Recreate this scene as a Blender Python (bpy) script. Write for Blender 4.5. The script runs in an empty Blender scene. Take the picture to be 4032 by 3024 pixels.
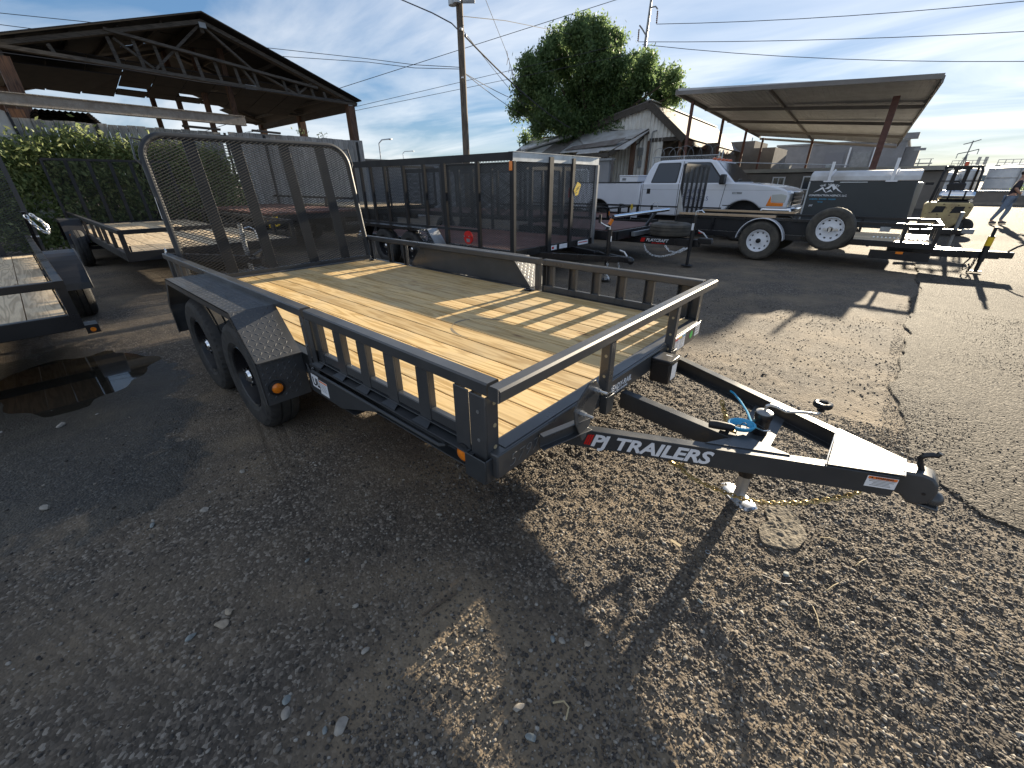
import bpy, bmesh, math, random
import numpy as np
from mathutils import Vector, Matrix
random.seed(7)
rng = np.random.default_rng(7)
PI = math.pi
scene = bpy.context.scene
COL = scene.collection

# ------------------------------------------------------------------ camera
cam = bpy.data.cameras.new('camera')
cam.sensor_width = 36.0
cam.lens = 14.3877
cam.clip_start = 0.02
cam.clip_end = 3000
camo = bpy.data.objects.new('camera', cam)
COL.objects.link(camo)
pi_, ya_, ro_ = math.radians(26.146201), math.radians(131.421746), math.radians(-0.301582)
fw = Vector((math.cos(ya_) * math.cos(pi_), math.sin(ya_) * math.cos(pi_), -math.sin(pi_)))
rt = fw.cross(Vector((0, 0, 1))).normalized()
up = rt.cross(fw)
r2 = rt * math.cos(ro_) + up * math.sin(ro_)
u2 = up * math.cos(ro_) - rt * math.sin(ro_)
M = Matrix((r2, u2, -fw)).transposed().to_4x4()
M.translation = Vector((0.8516, -0.8379, 1.4574))
camo.matrix_world = M
scene.camera = camo

# ------------------------------------------------------------------ light
SUN_AZ, SUN_EL = math.radians(87.8), math.radians(13.4)
w = bpy.data.worlds.new('World')
scene.world = w
w.use_nodes = True
nt = w.node_tree
N = nt.nodes; L = nt.links
N.clear()
out = N.new('ShaderNodeOutputWorld'); bg = N.new('ShaderNodeBackground')
sky = N.new('ShaderNodeTexSky'); sky.sky_type = 'NISHITA'
sky.sun_disc = False
sky.sun_elevation = SUN_EL
sky.sun_rotation = math.radians(90) - SUN_AZ
sky.air_density = 1.0; sky.dust_density = 0.15; sky.ozone_density = 3.0
bg.inputs['Strength'].default_value = 0.073
gam = N.new('ShaderNodeGamma'); gam.inputs[1].default_value = 0.48; L.new(sky.outputs[0], gam.inputs[0])
sat = N.new('ShaderNodeHueSaturation'); sat.inputs['Saturation'].default_value = 1.45; L.new(gam.outputs[0], sat.inputs['Color'])
tint = N.new('ShaderNodeMixRGB'); tint.blend_type = 'MULTIPLY'; tint.inputs['Fac'].default_value = 1.0; tint.inputs['Color2'].default_value = (.82, .97, 1.22, 1); L.new(sat.outputs[0], tint.inputs['Color1'])
# high thin cloud: noise on a plane overhead
tc = N.new('ShaderNodeTexCoord'); sep = N.new('ShaderNodeSeparateXYZ')
L.new(tc.outputs['Generated'], sep.inputs[0])
mx = N.new('ShaderNodeMath'); mx.operation = 'MAXIMUM'; mx.inputs[1].default_value = 0.0
L.new(sep.outputs['Z'], mx.inputs[0])
ad = N.new('ShaderNodeMath'); ad.operation = 'ADD'; ad.inputs[1].default_value = 0.09
L.new(mx.outputs[0], ad.inputs[0])
dx = N.new('ShaderNodeMath'); dx.operation = 'DIVIDE'; L.new(sep.outputs['X'], dx.inputs[0]); L.new(ad.outputs[0], dx.inputs[1])
dy = N.new('ShaderNodeMath'); dy.operation = 'DIVIDE'; L.new(sep.outputs['Y'], dy.inputs[0]); L.new(ad.outputs[0], dy.inputs[1])
cb = N.new('ShaderNodeCombineXYZ'); L.new(dx.outputs[0], cb.inputs['X']); L.new(dy.outputs[0], cb.inputs['Y'])
mp = N.new('ShaderNodeMapping'); mp.inputs['Rotation'].default_value = (0, 0, math.radians(35)); mp.inputs['Scale'].default_value = (0.34, 0.62, 1)
mp.inputs['Location'].default_value = (1.3, 0.4, 0)
L.new(cb.outputs[0], mp.inputs['Vector'])
n1 = N.new('ShaderNodeTexNoise'); n1.inputs['Scale'].default_value = 1.15; n1.inputs['Detail'].default_value = 7; n1.inputs['Roughness'].default_value = 0.55; n1.inputs['Distortion'].default_value = 0.6
L.new(mp.outputs[0], n1.inputs['Vector'])
cr = N.new('ShaderNodeValToRGB'); cr.color_ramp.elements[0].position = 0.38; cr.color_ramp.elements[1].position = 0.64
cr.color_ramp.elements[1].color = (0.88, 0.88, 0.88, 1)
L.new(n1.outputs['Fac'], cr.inputs[0])
mixc = N.new('ShaderNodeMixRGB'); mixc.blend_type = 'MIX'
L.new(cr.outputs[0], mixc.inputs['Fac'])
# clouds are lit by the same sky: a grey-white lift of it
des = N.new('ShaderNodeHueSaturation'); des.inputs['Saturation'].default_value = 0.25; des.inputs['Value'].default_value = 1.0
L.new(tint.outputs[0], des.inputs['Color'])
addc = N.new('ShaderNodeMixRGB'); addc.blend_type = 'ADD'; addc.inputs['Fac'].default_value = 1.0
addc.inputs['Color2'].default_value = (1.5, 1.55, 1.6, 1)
L.new(des.outputs[0], addc.inputs['Color1'])
L.new(tint.outputs[0], mixc.inputs['Color1']); L.new(addc.outputs[0], mixc.inputs['Color2'])
L.new(mixc.outputs[0], bg.inputs['Color']); L.new(bg.outputs[0], out.inputs['Surface'])

sl = bpy.data.lights.new('sun', 'SUN'); sl.energy = 5.0; sl.angle = math.radians(0.6); sl.color = (1.0, 0.86, 0.65)
so = bpy.data.objects.new('sun', sl); COL.objects.link(so)
sd = Vector((math.cos(SUN_AZ) * math.cos(SUN_EL), math.sin(SUN_AZ) * math.cos(SUN_EL), math.sin(SUN_EL)))
so.rotation_euler = sd.to_track_quat('Z', 'Y').to_euler()
so.location = (0, 30, 12)

vs = scene.view_settings
vs.view_transform = 'Standard'; vs.look = 'None'; vs.gamma = 1.0; vs.use_curve_mapping = False
vs.exposure = 1.82
scene.cycles.max_bounces = 6
scene.cycles.transparent_max_bounces = 12

# ------------------------------------------------------------------ materials
def new_mat(name):
    m = bpy.data.materials.new(name); m.use_nodes = True
    t = m.node_tree
    return m, t, t.nodes['Principled BSDF']

def mat(name, col, rough=0.5, metal=0.0, var=0.0, scale=8.0, bump=0.0, bscale=60.0, col2=None, coat=0.0, stretch=(1, 1, 1), rvar=0.0, spec=None, dist=0.002, emit=None):
    m, t, b = new_mat(name)
    b.inputs['Base Color'].default_value = (*col, 1)
    b.inputs['Roughness'].default_value = rough
    b.inputs['Metallic'].default_value = metal
    if spec is not None: b.inputs['Specular IOR Level'].default_value = spec
    if coat: b.inputs['Coat Weight'].default_value = coat; b.inputs['Coat Roughness'].default_value = 0.08
    tcn = None
    if var or bump or col2 or rvar:
        tcn = t.nodes.new('ShaderNodeTexCoord'); mpn = t.nodes.new('ShaderNodeMapping'); mpn.inputs['Scale'].default_value = stretch
        t.links.new(tcn.outputs['Object'], mpn.inputs['Vector'])
    if var or col2:
        n = t.nodes.new('ShaderNodeTexNoise'); n.inputs['Scale'].default_value = scale; n.inputs['Detail'].default_value = 6; n.inputs['Roughness'].default_value = 0.65
        t.links.new(mpn.outputs[0], n.inputs['Vector'])
        r = t.nodes.new('ShaderNodeValToRGB'); r.color_ramp.elements[0].position = 0.36; r.color_ramp.elements[1].position = 0.66
        c2 = col2 if col2 else tuple(min(1, c * (1 + var)) for c in col)
        c1 = col if col2 else tuple(c * (1 - var) for c in col)
        r.color_ramp.elements[0].color = (*c1, 1); r.color_ramp.elements[1].color = (*c2, 1)
        t.links.new(n.outputs['Fac'], r.inputs[0]); t.links.new(r.outputs[0], b.inputs['Base Color'])
    if rvar:
        n = t.nodes.new('ShaderNodeTexNoise'); n.inputs['Scale'].default_value = scale * 0.7; n.inputs['Detail'].default_value = 5
        t.links.new(mpn.outputs[0], n.inputs['Vector'])
        mr = t.nodes.new('ShaderNodeMapRange'); mr.inputs['From Min'].default_value = 0.3; mr.inputs['From Max'].default_value = 0.7
        mr.inputs['To Min'].default_value = max(0.03, rough - rvar); mr.inputs['To Max'].default_value = min(1, rough + rvar)
        t.links.new(n.outputs['Fac'], mr.inputs['Value']); t.links.new(mr.outputs[0], b.inputs['Roughness'])
    if bump:
        n = t.nodes.new('ShaderNodeTexNoise'); n.inputs['Scale'].default_value = bscale; n.inputs['Detail'].default_value = 4
        t.links.new(mpn.outputs[0], n.inputs['Vector'])
        bp = t.nodes.new('ShaderNodeBump'); bp.inputs['Strength'].default_value = bump; bp.inputs['Distance'].default_value = dist
        t.links.new(n.outputs['Fac'], bp.inputs['Height']); t.links.new(bp.outputs[0], b.inputs['Normal'])
    if emit: b.inputs['Emission Color'].default_value = (*emit[0], 1); b.inputs['Emission Strength'].default_value = emit[1]
    return m

def wood_mat(name, base, dark, axis='x', knots=True, grey=None, rough=0.7, wear=0.0):
    m, t, b = new_mat(name); n_ = t.nodes.new; l = t.links.new
    tcn = n_('ShaderNodeTexCoord'); oi = n_('ShaderNodeObjectInfo')
    vm = n_('ShaderNodeVectorMath'); vm.operation = 'ADD'
    sc = n_('ShaderNodeVectorMath'); sc.operation = 'SCALE'; sc.inputs['Scale'].default_value = 37.0
    cbn = n_('ShaderNodeCombineXYZ')
    for k in 'XYZ': l(oi.outputs['Random'], cbn.inputs[k])
    l(cbn.outputs[0], sc.inputs[0]); l(tcn.outputs['Object'], vm.inputs[0]); l(sc.outputs[0], vm.inputs[1])
    mpn = n_('ShaderNodeMapping'); mpn.inputs['Scale'].default_value = {'x': (0.7, 9, 9), 'y': (9, 0.7, 9), 'z': (9, 9, 0.7)}[axis]
    l(vm.outputs[0], mpn.inputs['Vector'])
    ns = n_('ShaderNodeTexNoise'); ns.inputs['Scale'].default_value = 1.1; ns.inputs['Detail'].default_value = 2; ns.inputs['Distortion'].default_value = 0.5
    l(mpn.outputs[0], ns.inputs['Vector'])
    # rings: sine of the noise
    mu = n_('ShaderNodeMath'); mu.operation = 'MULTIPLY'; mu.inputs[1].default_value = 42.0; l(ns.outputs['Fac'], mu.inputs[0])
    si = n_('ShaderNodeMath'); si.operation = 'SINE'; l(mu.outputs[0], si.inputs[0])
    rp = n_('ShaderNodeValToRGB'); rp.color_ramp.elements[0].position = 0.05; rp.color_ramp.elements[1].position = 0.8
    rp.color_ramp.elements[0].color = (*dark, 1); rp.color_ramp.elements[1].color = (*base, 1)
    ma = n_('ShaderNodeMath'); ma.operation = 'MULTIPLY_ADD'; ma.inputs[1].default_value = 0.5; ma.inputs[2].default_value = 0.62; l(si.outputs[0], ma.inputs[0])
    l(ma.outputs[0], rp.inputs[0])
    # fine fibres
    nf = n_('ShaderNodeTexNoise'); nf.inputs['Scale'].default_value = 14; nf.inputs['Detail'].default_value = 5; l(mpn.outputs[0], nf.inputs['Vector'])
    mxn = n_('ShaderNodeMixRGB'); mxn.blend_type = 'MULTIPLY'; mxn.inputs['Fac'].default_value = 0.5
    rf = n_('ShaderNodeValToRGB'); rf.color_ramp.elements[0].position = 0.3; rf.color_ramp.elements[0].color = (0.72, 0.7, 0.66, 1); rf.color_ramp.elements[1].position = 0.6
    l(nf.outputs['Fac'], rf.inputs[0]); l(rp.outputs[0], mxn.inputs['Color1']); l(rf.outputs[0], mxn.inputs['Color2'])
    last = mxn.outputs[0]
    # board to board
    hv = n_('ShaderNodeHueSaturation'); mr = n_('ShaderNodeMapRange'); mr.inputs['To Min'].default_value = 0.76; mr.inputs['To Max'].default_value = 1.12
    l(oi.outputs['Random'], mr.inputs['Value']); l(mr.outputs[0], hv.inputs['Value']); l(last, hv.inputs['Color']); last = hv.outputs[0]
    if knots:
        mk = n_('ShaderNodeMapping'); mk.inputs['Scale'].default_value = {'x': (1.6, 5.0, 5.0), 'y': (5, 1.6, 5), 'z': (5, 5, 1.6)}[axis]; l(vm.outputs[0], mk.inputs['Vector'])
        vo = n_('ShaderNodeTexVoronoi'); vo.inputs['Scale'].default_value = 1.0; l(mk.outputs[0], vo.inputs['Vector'])
        rk = n_('ShaderNodeValToRGB'); rk.color_ramp.elements[0].position = 0.04; rk.color_ramp.elements[0].color = (1, 1, 1, 1); rk.color_ramp.elements[1].position = 0.10; rk.color_ramp.elements[1].color = (0, 0, 0, 1)
        l(vo.outputs['Distance'], rk.inputs[0])
        mk2 = n_('ShaderNodeMixRGB'); l(rk.outputs[0], mk2.inputs['Fac']); l(last, mk2.inputs['Color1']); mk2.inputs['Color2'].default_value = (dark[0] * 0.42, dark[1] * 0.33, dark[2] * 0.25, 1)
        last = mk2.outputs[0]
    if wear:
        nw = n_('ShaderNodeTexNoise'); nw.inputs['Scale'].default_value = 2.2; nw.inputs['Detail'].default_value = 7; nw.inputs['Roughness'].default_value = 0.7; l(tcn.outputs['Object'], nw.inputs['Vector'])
        rw = n_('ShaderNodeValToRGB'); rw.color_ramp.elements[0].position = 0.45; rw.color_ramp.elements[1].position = 0.75; rw.color_ramp.elements[1].color = (wear, wear, wear, 1)
        l(nw.outputs['Fac'], rw.inputs[0])
        mw = n_('ShaderNodeMixRGB'); l(rw.outputs[0], mw.inputs['Fac']); l(last, mw.inputs['Color1']); mw.inputs['Color2'].default_value = (*(grey or (0.25, 0.23, 0.2)), 1)
        last = mw.outputs[0]
    l(last, b.inputs['Base Color']); b.inputs['Roughness'].default_value = rough
    bp = n_('ShaderNodeBump'); bp.inputs['Strength'].default_value = 0.25; bp.inputs['Distance'].default_value = 0.002
    l(nf.outputs['Fac'], bp.inputs['Height']); l(bp.outputs[0], b.inputs['Normal'])
    return m

PAINT = mat('charcoal_powder_coat', (0.040, 0.043, 0.047), 0.38, 0.0, col2=(0.060, 0.061, 0.063), scale=5, rvar=0.13, bump=0.08, bscale=260, coat=0.15)
PAINT_D = mat('charcoal_frame_paint', (0.028, 0.032, 0.037), 0.40, 0.0, col2=(0.044, 0.047, 0.050), scale=6, rvar=0.12)
BLACK = mat('black_gloss_paint', (0.012, 0.012, 0.014), 0.3, 0, rvar=0.1, scale=4)
BLACKM = mat('black_matt', (0.008, 0.008, 0.010), 0.55, 0, rvar=0.1)
MESHG = mat('dark_mesh_steel', (0.09, 0.095, 0.10), 0.4, 0.4, var=.2, scale=3)
GATEP = mat('dark_gate_paint', (0.016, 0.019, 0.023), 0.5, 0.0, col2=(0.026, 0.028, 0.031), scale=6, rvar=0.08)
RUBBER = mat('tyre_rubber', (0.018, 0.018, 0.019), 0.75, 0, col2=(0.045, 0.042, 0.038), scale=9, bump=0.2, bscale=90)
RUBBER_DUST = mat('dusty_tyre_rubber', (0.045, 0.042, 0.038), 0.85, 0, col2=(0.10, 0.088, 0.07), scale=6, bump=0.3, bscale=60)
ZINC = mat('zinc_plate', (0.62, 0.64, 0.66), 0.28, 0.9, var=0.12, scale=14, rvar=0.1)
GALV = mat('galvanised_sheet', (0.46, 0.48, 0.5), 0.42, 0.7, var=0.18, scale=5, rvar=0.12)
GOLD = mat('yellow_zinc_chain', (0.42, 0.32, 0.14), 0.38, 0.85, var=0.25, scale=40)
WHITE = mat('white_label', (0.78, 0.79, 0.82), 0.45)
WHITEP = mat('white_truck_paint', (0.68, 0.70, 0.75), 0.22, 0, var=0.03, scale=2, coat=0.5)
AMBER = mat('amber_lens', (0.85, 0.22, 0.01), 0.25, 0, coat=0.5, var=0.15, scale=60)
RED = mat('red_lens', (0.6, 0.015, 0.012), 0.35, 0, coat=0.3)
YELLOW = mat('yellow_tag', (0.85, 0.55, 0.02), 0.5)
ORANGE = mat('orange_label', (0.85, 0.20, 0.03), 0.5)
BLUE = mat('blue_cable', (0.03, 0.32, 0.55), 0.35, coat=0.3)
GREEN = mat('green_sticker', (0.05, 0.5, 0.08), 0.5)
GLASS_D = mat('dark_window_glass', (0.02, 0.024, 0.03), 0.06, 0, spec=0.8)
CHROME = mat('chrome', (0.75, 0.76, 0.78), 0.12, 1.0)
PINE = wood_mat('fresh_pine_plank', (0.67, 0.475, 0.22), (0.46, 0.29, 0.10), wear=0.45, grey=(0.42, 0.37, 0.26))
OAK = wood_mat('weathered_pine_plank', (0.66, 0.52, 0.34), (0.42, 0.31, 0.19), wear=0.4, grey=(0.42, 0.38, 0.31))
REDW = wood_mat('red_brown_plank', (0.14, 0.055, 0.042), (0.08, 0.03, 0.023), wear=0.4, grey=(0.22, 0.13, 0.11))
TAN = wood_mat('tan_board', (0.62, 0.45, 0.29), (0.48, 0.33, 0.2))
BOARD = wood_mat('grey_fence_board', (0.40, 0.39, 0.37), (0.24, 0.23, 0.22), axis='z', knots=False, wear=0.7, grey=(0.2, 0.2, 0.2), rough=0.9)
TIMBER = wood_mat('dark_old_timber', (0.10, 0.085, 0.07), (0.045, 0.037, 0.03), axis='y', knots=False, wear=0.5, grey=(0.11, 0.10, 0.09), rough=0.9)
TIMBERZ = wood_mat('brown_timber_post', (0.17, 0.09, 0.055), (0.07, 0.04, 0.03), axis='z', knots=False, wear=0.5, grey=(0.12, 0.09, 0.07), rough=0.9)
POLEW = wood_mat('utility_pole_wood', (0.15, 0.12, 0.09), (0.07, 0.055, 0.045), axis='z', knots=False, wear=0.4, grey=(0.2, 0.18, 0.15), rough=0.9)
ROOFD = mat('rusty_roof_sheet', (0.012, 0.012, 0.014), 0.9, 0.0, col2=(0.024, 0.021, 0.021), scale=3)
CORRW = mat('white_corrugated_wall', (0.80, 0.79, 0.75), 0.6, 0.0, col2=(0.62, 0.59, 0.53), scale=1.3)
CORRG = mat('grey_corrugated_sheet', (0.20, 0.19, 0.18), 0.75, 0.0, col2=(0.13, 0.105, 0.095), scale=1.5)
ROOFW = mat('pale_roof_sheet', (0.62, 0.63, 0.64), 0.5, 0.2, col2=(0.40, 0.38, 0.36), scale=1.2)
CANOPY = mat('brown_canopy_steel', (0.22, 0.205, 0.19), 0.6, 0.0, col2=(0.16, 0.145, 0.135), scale=1)
CANSHEET = mat('canopy_pan_sheet', (0.60, 0.61, 0.62), 0.6, 0.0, col2=(0.48, 0.485, 0.49), scale=2)
REDOX = mat('red_oxide_steel', (0.14, 0.065, 0.05), 0.7, 0.1, var=0.25, scale=6)
STUCCO = mat('grey_render', (0.26, 0.26, 0.27), 0.9, 0, var=0.12, scale=1.2, bump=0.2, bscale=20)
STUCCO2 = mat('brown_render', (0.20, 0.18, 0.16), 0.9, 0, var=0.15, scale=1.2)
CONC = mat('weathered_concrete_beam', (0.30, 0.27, 0.23), 0.9, 0, col2=(0.20, 0.17, 0.14), scale=6, bump=0.6, bscale=26, dist=0.01)
TANK = mat('white_tank_paint', (0.62, 0.64, 0.66), 0.5, 0, var=0.12, scale=1)
STEEL = mat('grey_steel', (0.28, 0.29, 0.30), 0.5, 0.6, var=0.15, scale=4)
WIRE = mat('black_wire', (0.03, 0.03, 0.035), 0.6)
ENCL = mat('grey_trailer_skin', (0.03, 0.036, 0.04), 0.42, 0, var=0.1, scale=1.5, rvar=0.08)
FORK = mat('worn_yellow_paint', (0.50, 0.40, 0.19), 0.6, 0, col2=(0.30, 0.22, 0.12), scale=3.5)
RUST = mat('rust_patches', (0.10, 0.06, 0.04), 0.8, 0)
SKIN = mat('skin', (0.42, 0.24, 0.17), 0.55)
SHIRT = mat('dark_shirt', (0.03, 0.025, 0.035), 0.8)
JEANS = mat('faded_jeans', (0.16, 0.21, 0.29), 0.85, 0, var=0.2, scale=6)
HAIR = mat('dark_hair', (0.03, 0.02, 0.015), 0.7)
SHOE = mat('grey_shoe', (0.12, 0.11, 0.11), 0.7)
BARK = mat('bark', (0.10, 0.075, 0.055), 0.9, 0, var=0.3, scale=6, bump=0.6, bscale=14, dist=0.02)
def leaf_mat(name, c1, c2):
    m, t, b = new_mat(name)
    g = t.nodes.new('ShaderNodeNewGeometry'); r = t.nodes.new('ShaderNodeValToRGB')
    r.color_ramp.elements[0].color = (*c1, 1); r.color_ramp.elements[1].color = (*c2, 1)
    t.links.new(g.outputs['Random Per Island'], r.inputs[0]); t.links.new(r.outputs[0], b.inputs['Base Color'])
    b.inputs['Roughness'].default_value = 0.55
    tr = t.nodes.new('ShaderNodeBsdfTranslucent'); mxs = t.nodes.new('ShaderNodeMixShader'); mxs.inputs[0].default_value = 0.5
    gm = t.nodes.new('ShaderNodeGamma'); gm.inputs[1].default_value = 0.75
    t.links.new(r.outputs[0], gm.inputs[0]); t.links.new(gm.outputs[0], tr.inputs['Color'])
    t.links.new(b.outputs[0], mxs.inputs[1]); t.links.new(tr.outputs[0], mxs.inputs[2]); t.links.new(mxs.outputs[0], t.nodes['Material Output'].inputs['Surface'])
    return m
LEAF = leaf_mat('tree_leaf', (0.05, 0.10, 0.034), (0.15, 0.22, 0.07))
IVY = leaf_mat('ivy_leaf', (0.09, 0.14, 0.04), (0.34, 0.38, 0.15))

# ------------------------------------------------------------------ mesh collector
def frame_from(d, upv=(0, 0, 1)):
    d = Vector(d).normalized(); u = Vector(upv)
    if abs(d.dot(u.normalized())) > 0.98: u = Vector((0, 1, 0)) if abs(d.y) < 0.9 else Vector((1, 0, 0))
    s = d.cross(u).normalized(); u = s.cross(d).normalized()
    return d, s, u

class MB:
    def __init__(s): s.v = []; s.f = []
    def add(s, vs, fs):
        n = len(s.v); s.v.extend([tuple(v) for v in vs]); s.f.extend([tuple(i + n for i in f) for f in fs]); return s
    def box(s, x0, x1, y0, y1, z0, z1):
        v = [(x, y, z) for z in (z0, z1) for y in (y0, y1) for x in (x0, x1)]
        return s.add(v, [(0, 2, 3, 1), (4, 5, 7, 6), (0, 1, 5, 4), (2, 6, 7, 3), (0, 4, 6, 2), (1, 3, 7, 5)])
    def ext(s, sec, p, q, upv=(0, 0, 1)):
        p = Vector(p); q = Vector(q); d, sd_, u = frame_from(q - p, upv); n = len(sec)
        vs = [p + sd_ * a + u * b for a, b in sec] + [q + sd_ * a + u * b for a, b in sec]
        fs = [(i, (i + 1) % n, (i + 1) % n + n, i + n) for i in range(n)] + [tuple(range(n))[::-1], tuple(range(n, 2 * n))]
        return s.add(vs, fs)
    def beam(s, p, q, w_, h, upv=(0, 0, 1), c=0.0):
        a, b = w_ / 2, h / 2
        if c: sec = [(-a + c, -b), (a - c, -b), (a, -b + c), (a, b - c), (a - c, b), (-a + c, b), (-a, b - c), (-a, -b + c)]
        else: sec = [(-a, -b), (a, -b), (a, b), (-a, b)]
        return s.ext(sec, p, q, upv)
    def chan(s, p, q, h, fl, t, side=1, upv=(0, 0, 1)):
        # C section, web at lateral 0, flanges reaching to side*fl
        a = side * fl; b = h / 2; tt = side * t
        sec = [(0, -b), (a, -b), (a, -b + t), (tt, -b + t), (tt, b - t), (a, b - t), (a, b), (0, b)]
        if side < 0: sec = sec[::-1]
        return s.ext(sec, p, q, upv)
    def tube(s, pts, r, n=8, closed=False):
        pts = [Vector(p) for p in pts]; m = len(pts); base = len(s.v)
        rr = r if hasattr(r, '__len__') else [r] * m
        d0 = (pts[1] - pts[0]).normalized(); _, sd_, u = frame_from(d0); prev = d0
        rings = []
        for i, p in enumerate(pts):
            if closed: d = (pts[(i + 1) % m] - pts[i - 1]).normalized()
            elif i == 0: d = d0
            elif i == m - 1: d = (pts[-1] - pts[-2]).normalized()
            else: d = ((pts[i + 1] - p).normalized() + (p - pts[i - 1]).normalized()).normalized()
            q_ = prev.rotation_difference(d); sd_ = q_ @ sd_; u = q_ @ u; prev = d
            rings.append([p + (sd_ * math.cos(2 * PI * k / n) + u * math.sin(2 * PI * k / n)) * rr[i] for k in range(n)])
        vs = [v for r_ in rings for v in r_]; fs = []
        mm = m if closed else m - 1
        for i in range(mm):
            a = i * n; b = ((i + 1) % m) * n
            fs += [(a + k, a + (k + 1) % n, b + (k + 1) % n, b + k) for k in range(n)]
        if not closed: fs += [tuple(range(n))[::-1], tuple(range((m - 1) * n, m * n))]
        return s.add(vs, fs)
    def prism(s, pts, vec):
        v = Vector(vec); n = len(pts); P_ = [Vector(p) for p in pts]
        nrm = Vector((0, 0, 0))
        for i in range(n): nrm += (P_[i] - P_[0]).cross(P_[(i + 1) % n] - P_[0])
        if nrm.dot(v) > 0: P_ = P_  # bottom is reversed below
        else: P_ = P_[::-1]
        vs = P_ + [p + v for p in P_]
        return s.add(vs, [tuple(range(n))[::-1], tuple(range(n, 2 * n))] + [(i, (i + 1) % n, (i + 1) % n + n, i + n) for i in range(n)])
    def lathe(s, prof, c, axis=(0, 0, 1), n=24, rmod=None):
        # prof: (radius, along) ; closed solid when the ends have radius 0
        d, sd_, u = frame_from(axis, (0, 0, 1) if abs(Vector(axis).normalized().z) < 0.9 else (0, 1, 0)); c = Vector(c); m = len(prof); vs = []
        for i, (r, a) in enumerate(prof):
            for k in range(n):
                th = 2 * PI * k / n; rr_ = r + (rmod(i, k) if rmod else 0)
                vs.append(c + d * a + (sd_ * math.cos(th) + u * math.sin(th)) * rr_)
        fs = []
        for i in range(m - 1):
            a, b = i * n, (i + 1) * n
            fs += [(a + k, b + k, b + (k + 1) % n, a + (k + 1) % n) for k in range(n)]
        return s.add(vs, fs)
    def ball(s, c, r, n=10, m=6, sq=(1, 1, 1)):
        base = len(s.v); vs = []; fs = []
        for i in range(m + 1):
            ph = PI * i / m
            for k in range(n):
                th = 2 * PI * k / n
                vs.append((c[0] + r * sq[0] * math.sin(ph) * math.cos(th), c[1] + r * sq[1] * math.sin(ph) * math.sin(th), c[2] + r * sq[2] * math.cos(ph)))
        for i in range(m):
            for k in range(n): fs.append((i * n + k, (i + 1) * n + k, (i + 1) * n + (k + 1) % n, i * n + (k + 1) % n))
        return s.add(vs, fs)
    def disc(s, c, nrm, r, t, n=20):
        c = Vector(c); nv = Vector(nrm).normalized()
        return s.tube([c, c + nv * t], r, n)

def link_mesh(name, v, f, m, root=None, label=None, kind=None, smooth=35, loc=None):
    me = bpy.data.meshes.new(name)
    if root is not None:
        o_ = wloc(root); v = np.asarray(v, dtype=float).reshape(-1, 3) - np.array(o_)
        me.from_pydata(v.tolist(), [], f)
    elif loc is not None:
        v = np.asarray(v, dtype=float).reshape(-1, 3) - np.array(loc); me.from_pydata(v.tolist(), [], f)
    else: me.from_pydata(v, [], f)
    me.update()
    if smooth:
        me.polygons.foreach_set('use_smooth', [True] * len(me.polygons)); me.set_sharp_from_angle(angle=math.radians(smooth))
    if m: me.materials.append(m)
    o = bpy.data.objects.new(name, me); COL.objects.link(o)
    if root is not None: o.parent = root
    elif loc is not None: o.location = loc
    if label: o['label'] = label
    if kind: o['kind'] = kind
    return o

def wloc(o):
    l = Vector((0, 0, 0))
    while o is not None: l += o.location; o = o.parent
    return l

def P(name, mb, m, root=None, label=None, kind=None, smooth=35, bevel=0):
    o = link_mesh(name, mb.v, mb.f, m, root, label, kind, smooth)
    if bevel:
        bm_ = o.modifiers.new('bevel', 'BEVEL'); bm_.width = bevel; bm_.segments = 2; bm_.limit_method = 'ANGLE'; bm_.angle_limit = math.radians(40)
    return o

def thing(name, label, cat, loc=(0, 0, 0), group=None):
    o = bpy.data.objects.new(name, None); COL.objects.link(o); o.location = loc; o.empty_display_size = 0.1
    o['label'] = label; o['category'] = cat
    if group: o['group'] = group
    return o

def T1(name, mb, m, label, cat, loc, group=None, smooth=35):
    """a thing that is one mesh"""
    o = link_mesh(name, mb.v, mb.f, m, None, label, None, smooth, loc)
    o['category'] = cat
    if group: o['group'] = group
    return o

def structure(name, mb, m, smooth=35):
    o = link_mesh(name, mb.v, mb.f, m, None, None, 'structure', smooth); return o

def text(body, size, m, root, origin, xdir, ydir, bold=0.0, shear=0.0, depth=0.0008, name='lettering', align='LEFT', sx=1.0, space=1.0):
    cu = bpy.data.curves.new(name, 'FONT'); cu.body = body; cu.size = size; cu.extrude = depth; cu.offset = bold; cu.shear = shear; cu.align_x = align; cu.resolution_u = 3; cu.space_character = space
    tmp = bpy.data.objects.new('tmp_text', cu); COL.objects.link(tmp)
    dg = bpy.context.evaluated_depsgraph_get(); dg.update()
    me = bpy.data.meshes.new_from_object(tmp.evaluated_get(dg))
    bpy.data.objects.remove(tmp)
    X = Vector(xdir).normalized(); Y = Vector(ydir).normalized(); Z = X.cross(Y).normalized()
    mt = Matrix((X * sx, Y, Z)).transposed().to_4x4(); mt.translation = Vector(origin) - (wloc(root) if root else Vector((0, 0, 0)))
    me.transform(mt); me.materials.clear(); me.materials.append(m)
    o = bpy.data.objects.new(name, me); COL.objects.link(o)
    if root: o.parent = root
    return o

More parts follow.
